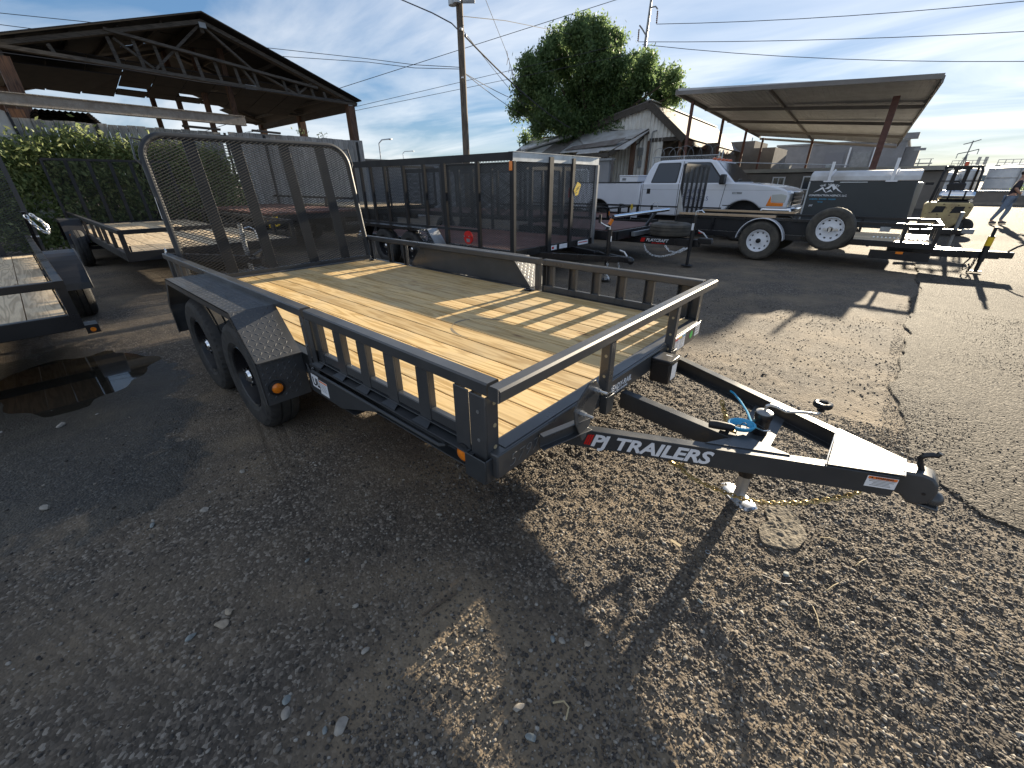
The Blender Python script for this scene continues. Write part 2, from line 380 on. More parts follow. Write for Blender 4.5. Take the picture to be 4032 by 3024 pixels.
def exmesh(mb, O, U, V_, W, H, cw, ch, t, deep=0.0, inside=None):
    """expanded metal: crossing strands on a diamond lattice"""
    O = np.array(O, float); U = np.array(Vector(U).normalized()); V = np.array(Vector(V_).normalized()); Nn = np.cross(U, V)
    ni = int(W / (cw / 2)); nj = int(H / (ch / 2)); hw = cw / 2; hh = ch / 2
    ln = math.hypot(hw, hh); px, py = -hh / ln * t / 2, hw / ln * t / 2
    for i in range(ni):
        for j in range(nj + 1):
            if (i + j) % 2: continue
            for sgn in (1, -1):
                j2 = j + sgn
                if j2 < 0 or j2 > nj: continue
                a = (i * hw, j * hh); b = ((i + 1) * hw, j2 * hh)
                if inside and not (inside(*a) and inside(*b)): continue
                p_ = (px, py) if sgn > 0 else (-px, py)
                A = O + U * a[0] + V * a[1]; B = O + U * b[0] + V * b[1]; o_ = U * p_[0] + V * p_[1]
                if deep:
                    d_ = Nn * deep * (1 if sgn > 0 else 0.6)
                    n = len(mb.v)
                    mb.v.extend([tuple(A - o_), tuple(B - o_), tuple(B + o_ + d_), tuple(A + o_ + d_), tuple(A + o_), tuple(B + o_)])
                    mb.f.extend([(n, n + 1, n + 2, n + 3), (n + 3, n + 2, n + 5, n + 4)])
                else:
                    n = len(mb.v); mb.v.extend([tuple(A - o_), tuple(B - o_), tuple(B + o_), tuple(A + o_)]); mb.f.append((n, n + 1, n + 2, n + 3))
    return mb

def lugs(mb, O, U, V_, W, H, pitch=0.03, inside=None, h=0.0014, ln=0.0115, wd=0.0036):
    O = Vector(O); U = Vector(U).normalized(); V = Vector(V_).normalized(); Nn = U.cross(V).normalized()
    ni, nj = int(W / pitch), int(H / pitch)
    for i in range(ni):
        for j in range(nj):
            a, b = (i + 0.5) * pitch, (j + 0.5) * pitch
            if inside and not inside(a, b): continue
            th = PI / 4 if (i + j) % 2 else -PI / 4
            e1 = U * math.cos(th) + V * math.sin(th); e2 = Nn.cross(e1); c = O + U * a + V * b
            vs = [c - e1 * ln, c - e1 * ln * .55 - e2 * wd, c + e1 * ln * .55 - e2 * wd, c + e1 * ln, c + e1 * ln * .55 + e2 * wd, c - e1 * ln * .55 + e2 * wd, c - e1 * ln * .5 + Nn * h, c + e1 * ln * .5 + Nn * h]
            mb.add(vs, [(0, 1, 6), (1, 2, 7, 6), (2, 3, 7), (3, 4, 7), (4, 5, 6, 7), (5, 0, 6)])
    return mb

def wheel(root, c, r, w_, rim_m, tyre_m, axis=(0, -1, 0), holes=8, rim_r=None, n=64, deep=0.05, label=None, holes_m=None):
    """wheel > tyre, rim, hub; axis points outward"""
    W_ = bpy.data.objects.new('wheel', None); COL.objects.link(W_); W_.parent = root; W_.location = Vector(c) - wloc(root); W_.empty_display_size = 0.05
    if label: W_['label'] = label
    rr = rim_r or r * 0.58; h = w_ / 2
    prof = [(rr, -h * .8), (rr * 1.12, -h * .97), (r * .86, -h), (r * .955, -h * .86), (r, -h * .62), (r, -h * .34), (r - .009, -h * .30), (r - .009, -h * .24), (r, -h * .2), (r, h * .2), (r - .009, h * .24), (r - .009, h * .30), (r, h * .34), (r, h * .62), (r * .955, h * .86), (r * .86, h), (rr * 1.12, h * .97), (rr, h * .8)]
    def rm(i, k):
        if i in (3, 4, 13, 14) and k % 2: return -0.008
        if i in (2, 15): return 0.003 if k % 4 < 2 else 0
        return 0
    P('tyre', MB().lathe(prof, c, axis, n, rm), tyre_m, W_, smooth=28)
    pr = [(rr, -h * .8), (rr, h * .8), (rr * .97, h * .86), (rr * .93, h * .8), (rr * .9, h * .5), (rr * .86, h * .5 - deep), (rr * .62, h * .5 - deep + .012), (rr * .5, h * .5 - deep + .012), (rr * .32, h * .5 - deep + .03), (0.001, h * .5 - deep + .03)]
    P('rim', MB().lathe(pr, c, axis, 40), rim_m, W_)
    a = Vector(axis).normalized(); _, s_, u_ = frame_from(a, (0, 0, 1))
    if holes:
        hb = MB()
        for k in range(holes):
            th = 2 * PI * k / holes
            hb.disc(Vector(c) + (s_ * math.cos(th) + u_ * math.sin(th)) * rr * .72 + a * (h * .5 - deep - .004), a, rr * .085, .013, 12)
        P('rim_holes', hb, holes_m or BLACKM, W_, kind='stuff')
    hb = MB().lathe([(0.045, h * .5 - deep), (0.045, h * .5 - deep + .06), (.032, h * .5 - deep + .075), (0.001, h * .5 - deep + .08)], c, axis, 16)
    P('hub', hb, BLACKM if rim_m is not BLACK else CHROME, W_)
    return W_

def chain_mb(mb, pts, link=0.035, r=0.004, n=6):
    """interlocked oval links along a path"""
    pts = [Vector(p) for p in pts]
    d = [0]
    for a, b in zip(pts, pts[1:]): d.append(d[-1] + (b - a).length)
    def at(s_):
        s_ = max(0, min(d[-1], s_))
        for i in range(len(pts) - 1):
            if s_ <= d[i + 1] or i == len(pts) - 2:
                return pts[i].lerp(pts[i + 1], (s_ - d[i]) / max(1e-6, d[i + 1] - d[i]))
    k = 0; s_ = 0; step = link * 0.62
    while s_ < d[-1]:
        p = at(s_); q = at(s_ + link * .9); dr = (q - p)
        if dr.length < 1e-4: break
        dr.normalize(); _, a, b = frame_from(dr); side = (a + b).normalized() if k % 2 else (a - b).normalized()
        c = (p + q) / 2; ring = []
        for j in range(10):
            th = 2 * PI * j / 10
            ring.append(c + dr * math.cos(th) * link * .46 + side * math.sin(th) * link * .26)
        mb.tube(ring, r, n, closed=True); s_ += step; k += 1
    return mb

def catenary(p, q, sag, n=12):
    p = Vector(p); q = Vector(q)
    return [p.lerp(q, i / n) - Vector((0, 0, sag * 4 * (i / n) * (1 - i / n))) for i in range(n + 1)]

# ================================================================== GROUND
_tab = np.random.default_rng(3).random((256, 256))
def vnoise(x, y, wl, ox=0.0):
    x = x / wl + ox * 17.3; y = y / wl + ox * 9.1
    xi = np.floor(x).astype(int); yi = np.floor(y).astype(int); fx = x - xi; fy = y - yi
    fx = fx * fx * (3 - 2 * fx); fy = fy * fy * (3 - 2 * fy)
    g = lambda a, b: _tab[a % 256, b % 256]
    return (g(xi, yi) * (1 - fx) + g(xi + 1, yi) * fx) * (1 - fy) + (g(xi, yi + 1) * (1 - fx) + g(xi + 1, yi + 1) * fx) * fy
def sstep(a, b, t):
    t = np.clip((t - a) / (b - a), 0, 1); return t * t * (3 - 2 * t)
def gravelness(x, y):
    base = 0.30 + 0.7 * sstep(-1.3, 0.2, x + 0.5 * y)
    base = base * (0.35 + 0.9 * vnoise(x, y, 0.55, 2) ** 1.2)
    return np.clip(base, 0.12, 1)
def seg_coords(x, y, a, b):
    dx_, dy_ = b[0] - a[0], b[1] - a[1]; ln = math.hypot(dx_, dy_); ux, uy = dx_ / ln, dy_ / ln
    s_ = (x - a[0]) * ux + (y - a[1]) * uy; t_ = -(x - a[0]) * uy + (y - a[1]) * ux
    return s_, t_, ln
def rise(x, y): return .078 * np.exp(-(((x - .7) / 2.6) ** 2 + ((y - .6) / 2.4) ** 2))
def hz(x, y):
    x = np.asarray(x, float); y = np.asarray(y, float)
    g = gravelness(x, y)
    h = (vnoise(x, y, 1.7, 1) - .5) * 0.02 + (vnoise(x, y, 0.31, 3) - .5) * 0.008 * (0.5 + g)
    near = np.exp(-((x - .2) ** 2 + (y - .5) ** 2) / 160.0)
    h += ((vnoise(x, y, 0.105, 4) - .5) * 0.004 + (vnoise(x, y, 0.043, 5) - .5) * 0.005 + (vnoise(x, y, 0.025, 6) - .5) * 0.005) * (0.25 + g) * (0.4 + near)
    r_ = ((x + 3.9) / 0.85) ** 2 + ((y + 0.90) / 0.55) ** 2 + (vnoise(x, y, 0.22, 8) - .5) * 0.9
    h = h * (0.12 + 0.88 * sstep(0.6, 2.6, r_)) - 0.021 * (1 - sstep(0.3, 2.2, r_))
    for a, b, wd, n_, dp in (((-2.0, -.13), (-.25, -.49), .16, 4, .011), ((-1.32, -1.34), (-.35, -1.02), .20, 5, .012), ((-.62, 2.1), (.2, 1.83), .16, 5, .009), ((-.9, .75), (.25, -.15), .2, 4, .006)):
        s_, t_, ln = seg_coords(x, y, a, b)
        m_ = sstep(-.05, .05, s_) * sstep(-.08, .12, ln - s_) * sstep(0, .02, wd / 2 - np.abs(t_))
        gr = 0.5 - 0.5 * np.cos(2 * PI * n_ * (t_ / wd + .5))
        tr = 0.5 + 0.5 * np.sign(np.sin(2 * PI * s_ / .028 + 4 * np.abs(t_) / wd))
        h -= m_ * dp * (0.35 + gr * (0.45 + .3 * tr)) * (0.45 + 0.75 * vnoise(x, y, .22, 9))
    # the yard rises a little under the tongue
    h += rise(x, y)
    # low mound of soil
    h += 0.018 * np.exp(-(((x - .2) / .35) ** 2 + ((y + .15) / .25) ** 2))
    return h

def axis_pts(lo, hi, step, out_lo, out_hi, k=1.055):
    mid = list(np.arange(lo, hi, step)); a = []; s_ = step; v = lo
    while v > out_lo: s_ *= k; v -= s_; a.append(v)
    b = []; s_ = step; v = hi
    while v < out_hi: b.append(v); s_ *= k; v += s_
    return np.array(a[::-1] + mid + b)
xs = axis_pts(-2.6, 1.9, 0.0125, -900, 900)
ys = axis_pts(-1.5, 2.2, 0.0125, -400, 1100)
XX, YY = np.meshgrid(xs, ys)
ZZ = hz(XX, YY)
fade = np.clip(1 - (np.hypot(XX, YY) - 8) / 30, 0, 1); ZZ = ZZ * fade
nx, ny = len(xs), len(ys)
V3 = np.stack([XX, YY, ZZ], -1).reshape(-1, 3)
idx = np.arange(nx * ny).reshape(ny, nx)
Fq = np.stack([idx[:-1, :-1], idx[:-1, 1:], idx[1:, 1:], idx[1:, :-1]], -1).reshape(-1, 4)
def np_mesh(name, V, F, m, k=4, smooth=True):
    me = bpy.data.meshes.new(name); me.vertices.add(len(V)); me.vertices.foreach_set('co', np.ascontiguousarray(V, dtype=np.float32).ravel())
    me.loops.add(F.size); me.loops.foreach_set('vertex_index', F.astype(np.int32).ravel())
    me.polygons.add(len(F)); me.polygons.foreach_set('loop_start', np.arange(0, F.size, k, dtype=np.int32))
    me.polygons.foreach_set('loop_total', np.full(len(F), k, dtype=np.int32))
    if smooth: me.polygons.foreach_set('use_smooth', np.ones(len(F), dtype=bool))
    me.update(calc_edges=True); me.validate(); me.materials.append(m)
    o = bpy.data.objects.new(name, me); COL.objects.link(o); return o

def ground_mat(name, asphalt=False):
    m, t, b = new_mat(name); n_ = t.nodes.new; l = t.links.new
    tcn = n_('ShaderNodeTexCoord'); co = tcn.outputs['Object']
    def noise(sc, det=6, ro=.6): 
        n = n_('ShaderNodeTexNoise'); n.inputs['Scale'].default_value = sc; n.inputs['Detail'].default_value = det; n.inputs['Roughness'].default_value = ro; l(co, n.inputs['Vector']); return n.outputs['Fac']
    def ramp(src, stops):
        r = n_('ShaderNodeValToRGB'); e = r.color_ramp.elements
        while len(e) < len(stops): e.new(0.5)
        for el, (p_, c) in zip(e, stops): el.position = p_; el.color = (*c, 1) if len(c) == 3 else c
        l(src, r.inputs[0]); return r.outputs[0]
    def mixn(f, a, c, mode='MIX'):
        mxx = n_('ShaderNodeMixRGB'); mxx.blend_type = mode
        for s_, i in ((f, 'Fac'), (a, 'Color1'), (c, 'Color2')):
            if isinstance(s_, (int, float)): mxx.inputs[i].default_value = s_
            elif isinstance(s_, tuple): mxx.inputs[i].default_value = (*s_, 1)
            else: l(s_, mxx.inputs[i])
        return mxx.outputs[0]
    vo = n_('ShaderNodeTexVoronoi'); vo.inputs['Scale'].default_value = 95 if not asphalt else 80; l(co, vo.inputs['Vector'])
    vcol = n_('ShaderNodeSeparateColor'); l(vo.outputs['Color'], vcol.inputs[0])
    if asphalt:
        stone = ramp(vcol.outputs[0], [(0.0, (.022, .020, .018)), (.5, (.050, .044, .037)), (.8, (.11, .097, .080)), (1, (.26, .23, .19))])
        dirt = ramp(noise(.9, 8, .7), [(.3, (.055, .048, .040)), (.7, (.105, .090, .070))])
        col = mixn(ramp(noise(3.0), [(.35, (.1, .1, .1)), (.7, (.55, .55, .55))]), stone, dirt)
    else:
        stone = ramp(vcol.outputs[0], [(0.0, (.03, .027, .024)), (.5, (.065, .056, .048)), (.82, (.13, .11, .09)), (1, (.30, .27, .23))])
        dirt = ramp(noise(1.6, 8, .7), [(.3, (.10, .082, .062)), (.5, (.165, .13, .092)), (.72, (.26, .20, .13))])
        col = mixn(ramp(noise(1.3, 5), [(.38, (.2, .2, .2)), (.62, (.85, .85, .85))]), stone, dirt)
        # damp soil round the puddle, widened to paint deeper shade on the left
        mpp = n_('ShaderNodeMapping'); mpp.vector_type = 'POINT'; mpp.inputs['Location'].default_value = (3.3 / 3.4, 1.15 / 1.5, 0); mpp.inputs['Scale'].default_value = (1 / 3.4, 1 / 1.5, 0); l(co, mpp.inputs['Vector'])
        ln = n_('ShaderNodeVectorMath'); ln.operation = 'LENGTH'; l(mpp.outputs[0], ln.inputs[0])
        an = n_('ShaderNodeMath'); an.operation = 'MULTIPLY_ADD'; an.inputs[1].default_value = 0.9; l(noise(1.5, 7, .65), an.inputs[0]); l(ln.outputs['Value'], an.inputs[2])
        wet_shade = ramp(an.outputs[0], [(.95, (1, 1, 1)), (1.45, (0, 0, 0))])
        col = mixn(wet_shade, col, mixn(1.0, col, (.42, .45, .47), 'MULTIPLY'))
    if asphalt:
        vc = n_('ShaderNodeTexVoronoi'); vc.feature = 'DISTANCE_TO_EDGE'; vc.inputs['Scale'].default_value = .42
        wv = n_('ShaderNodeVectorMath'); wv.operation = 'ADD'; nn_ = n_('ShaderNodeTexNoise'); nn_.inputs['Scale'].default_value = 2.5; nn_.inputs['Detail'].default_value = 5; l(co, nn_.inputs['Vector']); l(co, wv.inputs[0]); l(nn_.outputs['Color'], wv.inputs[1]); l(wv.outputs[0], vc.inputs['Vector'])
        col = mixn(ramp(vc.outputs['Distance'], [(0, (.85, .85, .85)), (.012, (0, 0, 0))]), col, (.03, .027, .025))
        col = mixn(ramp(noise(.35, 6, .65), [(.5, (0, 0, 0)), (.7, (.55, .55, .55))]), col, (.085, .078, .07))
    l(col, b.inputs['Base Color'])
    if asphalt: b.inputs['Roughness'].default_value = 0.85
    else: l(ramp(wet_shade, [(0, (.92, .92, .92)), (1, (.42, .42, .42))]), b.inputs['Roughness'])
    b.inputs['Specular IOR Level'].default_value = 0.15 if asphalt else 0.3
    bp = n_('ShaderNodeBump'); bp.inputs['Strength'].default_value = 0.55 if not asphalt else .9; bp.inputs['Distance'].default_value = 0.008 if not asphalt else .012
    hm = n_('ShaderNodeMath'); hm.operation = 'MULTIPLY_ADD'; hm.inputs[1].default_value = -1.0; l(vo.outputs['Distance'], hm.inputs[0]); l(noise(60, 5), hm.inputs[2])
    l(hm.outputs[0], bp.inputs['Height'])
    bp2 = n_('ShaderNodeBump'); bp2.inputs['Strength'].default_value = 0.3; bp2.inputs['Distance'].default_value = 0.02; l(noise(9, 7, .7), bp2.inputs['Height']); l(bp.outputs[0], bp2.inputs['Normal'])
    l(bp2.outputs[0], b.inputs['Normal'])
    return m
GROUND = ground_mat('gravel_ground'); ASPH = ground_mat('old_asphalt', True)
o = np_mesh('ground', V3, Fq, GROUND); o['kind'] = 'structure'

# old asphalt with a broken edge
edge = [(40, 1.2), (6, 1.45), (3, 1.5), (2.2, 1.58), (1.78, 1.64), (1.5, 1.68), (1.38, 1.85), (1.27, 2.1), (1.22, 2.6), (1.16, 3.2), (1.2, 4.2), (1.27, 5.4), (1.32, 6.8), (1.37, 8.5), (1.37, 10.5), (1.42, 12.2), (1.3, 14.5), (.2, 17), (-4, 19.5), (-30, 23), (-200, 30)]
ye = np.array([e_[1] for e_ in edge[1:]]); xe = np.array([e_[0] for e_ in edge[1:]])
rows = np.concatenate([np.linspace(1.45, 1.70, 60), np.arange(1.71, 14, .024), 14 * 1.06 ** np.arange(0, 74)])
cols = np.concatenate([[0, .012], np.arange(.04, 2.5, .08), 2.5 * 1.1 ** np.arange(0, 66)])
RY, CX = np.meshgrid(rows, cols, indexing='ij')
jx_ = (.10 * (vnoise(RY, RY * 0, .37, 11) - .5) + .05 * (vnoise(RY, RY * 0 + 3, .13, 12) - .5)) * np.exp(-CX / .6)
AX = np.interp(RY, ye, xe) + jx_ * (RY < 30) + CX; AY = RY + .012 * (vnoise(RY * 3, CX, .05, 13) - .5)
AZ = rise(AX, AY) + .009 + (vnoise(AX, AY, 1.3, 14) - .5) * .012 * np.clip(1 - AY / 30, 0, 1); AZ[:, 0] -= .02; AZ[0, :] -= .03
ii = np.arange(AX.size).reshape(AX.shape)
FA = np.stack([ii[:-1, :-1], ii[:-1, 1:], ii[1:, 1:], ii[1:, :-1]], -1).reshape(-1, 4)
o = np_mesh('asphalt_yard', np.stack([AX, AY, AZ], -1).reshape(-1, 3), FA, ASPH); o['kind'] = 'structure'

# puddle
pm, pt, pb = new_mat('puddle_water'); pb.inputs['Base Color'].default_value = (.06, .052, .04, 1); pb.inputs['Roughness'].default_value = .03; pb.inputs['IOR'].default_value = 1.33
pb.inputs['Transmission Weight'].default_value = 0.6
ang = [i * 2 * PI / 72 for i in range(72)]
mbp = MB(); mbp.v = [(-3.85 + 1.45 * math.cos(a), -.95 + .86 * math.sin(a), -0.0138) for a in ang]; mbp.f = [tuple(range(72))]
structure('puddle', mbp, pm, smooth=0)

# gravel: pebbles as real geometry
ico_v = []; ph_ = (1 + 5 ** .5) / 2
for a in (-1, 1):
    for b in (-ph_, ph_): ico_v += [(0, a, b), (a, b, 0), (b, 0, a)]
ico_v = np.array(ico_v) / math.hypot(1, ph_)
dmin = min(np.linalg.norm(ico_v[0] - q) for q in ico_v[1:])
ico_f = []
for i in range(12):
    for j in range(i + 1, 12):
        for k in range(j + 1, 12):
            if all(abs(np.linalg.norm(ico_v[p_] - ico_v[q_]) - dmin) < .01 for p_, q_ in ((i, j), (j, k), (i, k))):
                f = (i, j, k) if np.dot(np.cross(ico_v[j] - ico_v[i], ico_v[k] - ico_v[i]), ico_v[i]) > 0 else (i, k, j); ico_f.append(f)
ico_f = np.array(ico_f)
def pebble_mat(name, stops):
    m, t, b = new_mat(name)
    g = t.nodes.new('ShaderNodeNewGeometry'); r = t.nodes.new('ShaderNodeValToRGB'); e = r.color_ramp.elements
    while len(e) < len(stops): e.new(.5)
    for el, (p_, c) in zip(e, stops): el.position = p_; el.color = (*c, 1)
    t.links.new(g.outputs['Random Per Island'], r.inputs[0])
    n = t.nodes.new('ShaderNodeTexNoise'); n.inputs['Scale'].default_value = 120; n.inputs['Detail'].default_value = 3
    mx_ = t.nodes.new('ShaderNodeMixRGB'); mx_.blend_type = 'MULTIPLY'; mx_.inputs['Fac'].default_value = .5
    tc_ = t.nodes.new('ShaderNodeTexCoord'); t.links.new(tc_.outputs['Object'], n.inputs['Vector'])
    t.links.new(r.outputs[0], mx_.inputs['Color1']); t.links.new(n.outputs['Fac'], mx_.inputs['Color2'])
    t.links.new(mx_.outputs[0], b.inputs['Base Color']); b.inputs['Roughness'].default_value = .85
    return m
PEB = pebble_mat('gravel_stone', [(0, (.045, .04, .036)), (.45, (.095, .080, .066)), (.75, (.185, .158, .126)), (.93, (.28, .25, .21)), (1, (.42, .39, .34))])
def pebbles(n, xr, yr, smin, smax, dens, flat=.6, seed=1):
    r_ = np.random.default_rng(seed)
    x = r_.uniform(*xr, n * 3); y = r_.uniform(*yr, n * 3)
    keep = r_.random(n * 3) < dens(x, y); x = x[keep][:n]; y = y[keep][:n]; n = len(x)
    s_ = smin * (smax / smin) ** (r_.random(n) ** 2.6)
    sc_ = np.stack([s_ * r_.uniform(.75, 1.4, n), s_ * r_.uniform(.65, 1.1, n), s_ * flat * r_.uniform(.6, 1.2, n)], -1)
    V = ico_v[None] * (1 + .28 * (r_.random((n, 12, 1)) - .5)) * sc_[:, None]
    th = r_.uniform(0, 2 * PI, n); c_, s2 = np.cos(th)[:, None], np.sin(th)[:, None]
    X = V[..., 0] * c_ - V[..., 1] * s2; Y = V[..., 0] * s2 + V[..., 1] * c_
    tl = r_.normal(0, .25, (n, 1)); Zv = V[..., 2] + X * tl
    z0 = hz(x, y) + s_ * flat * .35
    Vv = np.stack([X + x[:, None], Y + y[:, None], Zv + z0[:, None]], -1).reshape(-1, 3)
    F = (ico_f[None] + (np.arange(n) * 12)[:, None, None]).reshape(-1, 3)
    return Vv, F
def dens_near(x, y):
    on_asph = (x > 1.25 + .45 * vnoise(x, y, .3, 6) ** 2) & (y > 1.7)
    pud = ((x + 3.85) / 1.3) ** 2 + ((y + 0.95) / 0.8) ** 2 < 1
    g = gravelness(x, y)
    return np.where(on_asph | pud, 0.08 * ~pud, g ** 1.7 * 1.0 + .03)
vis = lambda x, y: (y > x * .876 - 1.05)
Va, Fa = pebbles(64000, (-1.6, 2.0), (-1.5, 2.4), .0028, .0085, lambda x, y: dens_near(x, y) * vis(x, y) * np.where(x > .1, 1.3, .8), seed=2)
Vb, Fb = pebbles(15000, (-4.5, 2.2), (-1.7, 5.5), .0035, .0095, lambda x, y: dens_near(x, y) * .8, seed=3)
Vc, Fc = pebbles(420, (-3.4, 2.0), (-1.5, 3.0), .007, .014, lambda x, y: .25 + dens_near(x, y) * .5, seed=4)
Vd, Fd = pebbles(12000, (1.15, 3.2), (1.6, 6.5), .0028, .0062, lambda x, y: .25 + .7 * (vnoise(x, y, .8, 15) > .45) * np.exp(-(x - 1.2) / .9), seed=5)
Vd[:, 2] += np.repeat((rise(Vd[::12, 0], Vd[::12, 1]) + .010) - hz(Vd[::12, 0], Vd[::12, 1]), 12)
Vall = np.concatenate([Va, Vb, Vc, Vd]); Fall = np.concatenate([Fa, Fb + len(Va), Fc + len(Va) + len(Vb), Fd + len(Va) + len(Vb) + len(Vc)])
o = np_mesh('gravel', Vall, Fall, PEB, 3, False); o['kind'] = 'stuff'; o['label'] = 'loose pebbles and gravel strewn over the ground'; o['category'] = 'gravel'

def rock_mb(c, s_, sq, seed):
    r_ = random.Random(seed); mb = MB()
    # twice divided icosahedron, cut by random planes so the stone has flat faces
    v = [Vector(q) for q in ico_v]; f = [tuple(q) for q in ico_f]
    for _ in range(2):
        nf = []; cache = {}
        def mid(a, b):
            k = (min(a, b), max(a, b))
            if k not in cache: v.append(((v[a] + v[b]) / 2).normalized()); cache[k] = len(v) - 1
            return cache[k]
        for a, b, c_ in f:
            ab, bc, ca = mid(a, b), mid(b, c_), mid(c_, a); nf += [(a, ab, ca), (b, bc, ab), (c_, ca, bc), (ab, bc, ca)]
        f = nf
    planes = [(Vector((r_.gauss(0, 1), r_.gauss(0, 1), r_.gauss(0, 1))).normalized(), r_.uniform(.55, .85)) for _ in range(9)]
    th = r_.uniform(0, 6.28); out = []
    for q in v:
        q = q.copy()
        for nn, d in planes:
            e = q.dot(nn)
            if e > d: q -= nn * (e - d)
        q = Vector((q.x * sq[0], q.y * sq[1], q.z * sq[2])) * s_
        out.append((c[0] + q.x * math.cos(th) - q.y * math.sin(th), c[1] + q.x * math.sin(th) + q.y * math.cos(th), c[2] + q.z))
    mb.v = out; mb.f = f; return mb
ROCKG = mat('grey_green_stone', (.20, .22, .215), .8, 0, var=.3, scale=30)
ROCKP = mat('pale_stone', (.27, .245, .21), .85, 0, var=.25, scale=30)
ROCKB = mat('buff_stone', (.30, .25, .19), .85, 0, var=.25, scale=30)
rocks = [(-3.00, -1.08, .034, ROCKP, 'pale flat stone beside the puddle, farthest from the trailer'),
 (-1.90, -1.20, .026, ROCKP, 'pale oblong stone alone on smooth dark mud'),
 (-1.27, -.69, .020, ROCKP, 'small pale stone in the shade, between the tyre marks'),
 (-1.34, -.88, .020, ROCKG, 'small greenish stone near the edge of the shaded gravel'),
 (-.58, -.79, .021, ROCKB, 'buff stone, farther of a close pair on shaded gravel'),
 (-.545, -.825, .023, ROCKB, 'larger buff stone, nearer of a close pair on shaded gravel'),
 (-.576, -.91, .018, ROCKG, 'grey stone below the pair of buff stones'),
 (-.086, -.79, .020, ROCKP, 'upright pale stone with square sides near the bottom edge'),
 (.069, -.70, .024, ROCKP, 'biggest pale stone of the row at the bottom edge'),
 (.045, -.735, .013, ROCKG, 'little grey stone touching the biggest pale stone'),
 (-.067, -.54, .015, ROCKP, 'pointed pale stone on bare shaded soil'),
 (-.12, -.775, .014, ROCKG, 'small grey stone beside the square upright stone'),
 (-.585, -.50, .012, ROCKG, 'pale green chip inside the shaded pebble patch'),
 (.386, -.111, .013, ROCKG, 'round grey stone, left of two on the shadow strip'),
 (.414, -.097, .013, ROCKP, 'round pale stone, right of two on the shadow strip'),
 (.43, -.339, .020, ROCKP, 'large pale cobble at the foot of the sunlit patch'),
 (.50, -.368, .016, ROCKG, 'blue grey stone standing below the sunlit patch'),
 (.481, -.049, .012, ROCKB, 'buff stone lying in the middle of the broad shadow'),
 (.742, .123, .013, ROCKP, 'pale stone at the edge of the coupler shadow'),
 (.707, .356, .012, ROCKG, 'grey stone beside the thick jack shadow'),
 (.921, .696, .016, ROCKG, 'long grey stone beyond the jack shadow among dark gravel'),
 (.94, .554, .015, ROCKP, 'pale stone farther right among the dark gravel'),
 (-.36, .018, .014, ROCKP, 'pale pebble in front of the front trailer wheel'),
 (-1.46, -.46, .017, ROCKP, 'pale chip beside the tread marks near the wheel')]
for i, (x_, y_, s_, m_, lb) in enumerate(rocks):
    s_ *= .86
    sq = (1.25, .8 + .2 * ((i * 7) % 3 - 1), .55)
    z_ = float(hz(x_, y_)) + s_ * .30
    T1('stone', rock_mb((x_, y_, z_), s_, sq, i + 40), m_, lb, 'stone', (x_, y_, z_), 'single stones lying on the gravel', smooth=25)

# broken slab of old concrete by the jack
poly = [(.783, 1.10), (.84, 1.13), (.90, 1.07), (.945, .99), (.935, .88), (.892, .817), (.84, .80), (.806, .83), (.768, .89), (.80, .96), (.775, 1.03)]
mb = MB(); cx, cy = .86, .95; GZ = float(rise(.86, .95)); rings = [1.0, 1.0] + [1 - .055 * k for k in range(17)]
for k, s_ in enumerate(rings):
    for i in range(72):
        a = i / 72 * len(poly); j = int(a) % len(poly); t_ = a - int(a); q = poly[(j + 1) % len(poly)]; p_ = poly[j]
        x_ = p_[0] + (q[0] - p_[0]) * t_; y_ = p_[1] + (q[1] - p_[1]) * t_
        e_ = 1 + .30 * (float(vnoise(np.array(x_), np.array(y_), .06, 21)) - .5)
        x_ = cx + (x_ - cx) * s_ * e_; y_ = cy + (y_ - cy) * s_ * e_
        nz = .007 * (float(vnoise(np.array(x_), np.array(y_), .07, 22)) - .5) + .009 * (float(vnoise(np.array(x_), np.array(y_), .012, 23)) - .5)
        mb.v.append((x_, y_, GZ + (-.02 if k == 0 else .004 if k == 1 else .010 + nz)))
nr = len(rings)
for k in range(nr - 1):
    for i in range(72): mb.f.append((k * 72 + i, k * 72 + (i + 1) % 72, (k + 1) * 72 + (i + 1) % 72, (k + 1) * 72 + i))
mb.f.append(tuple(range((nr - 1) * 72, nr * 72)))
SLAB = mat('crumbling_concrete', (.20, .175, .135), .95, 0, col2=(.11, .095, .075), scale=22, bump=.9, bscale=70, dist=.01)
T1('concrete_slab', mb, SLAB, 'flat crumbling slab of concrete sunk in the gravel beyond the jack foot', 'concrete', (cx, cy, 0), smooth=40)

STRAW = mat('dry_stalk', (.40, .32, .19), .8); TWIG = mat('dark_twig', (.09, .065, .045), .8)
def gz(x_, y_, dz=.006): return (x_, y_, float(hz(x_, y_)) + dz)
T1('twig', MB().tube([gz(-.019, -.342), gz(.0, -.27, .01), gz(.015, -.204)], .0035, 6), TWIG, 'grey twig lying across the sunlit patch of soil', 'twig', gz(0, -.27))
T1('twig', MB().tube([gz(.788, .495), gz(.80, .55, .008), gz(.834, .621)], .002, 5), TWIG, 'thin dark twig on gravel right of the jack shadow', 'twig', gz(.8, .55))
T1('wire_scrap', MB().tube([gz(.847, .619), gz(.88, .62, .012), gz(.92, .635, .01), gz(.946, .665)], .0018, 5), WIRE, 'curved scrap of black wire on the gravel beyond a twig', 'wire', gz(.88, .62))
T1('straw', MB().tube([gz(.497, -.262), gz(.52, -.240, .012), gz(.54, -.243, .012), gz(.549, -.27, .006)], .0028, 5), STRAW, 'hooked piece of pale straw in the shadow strip', 'straw', gz(.52, -.24))
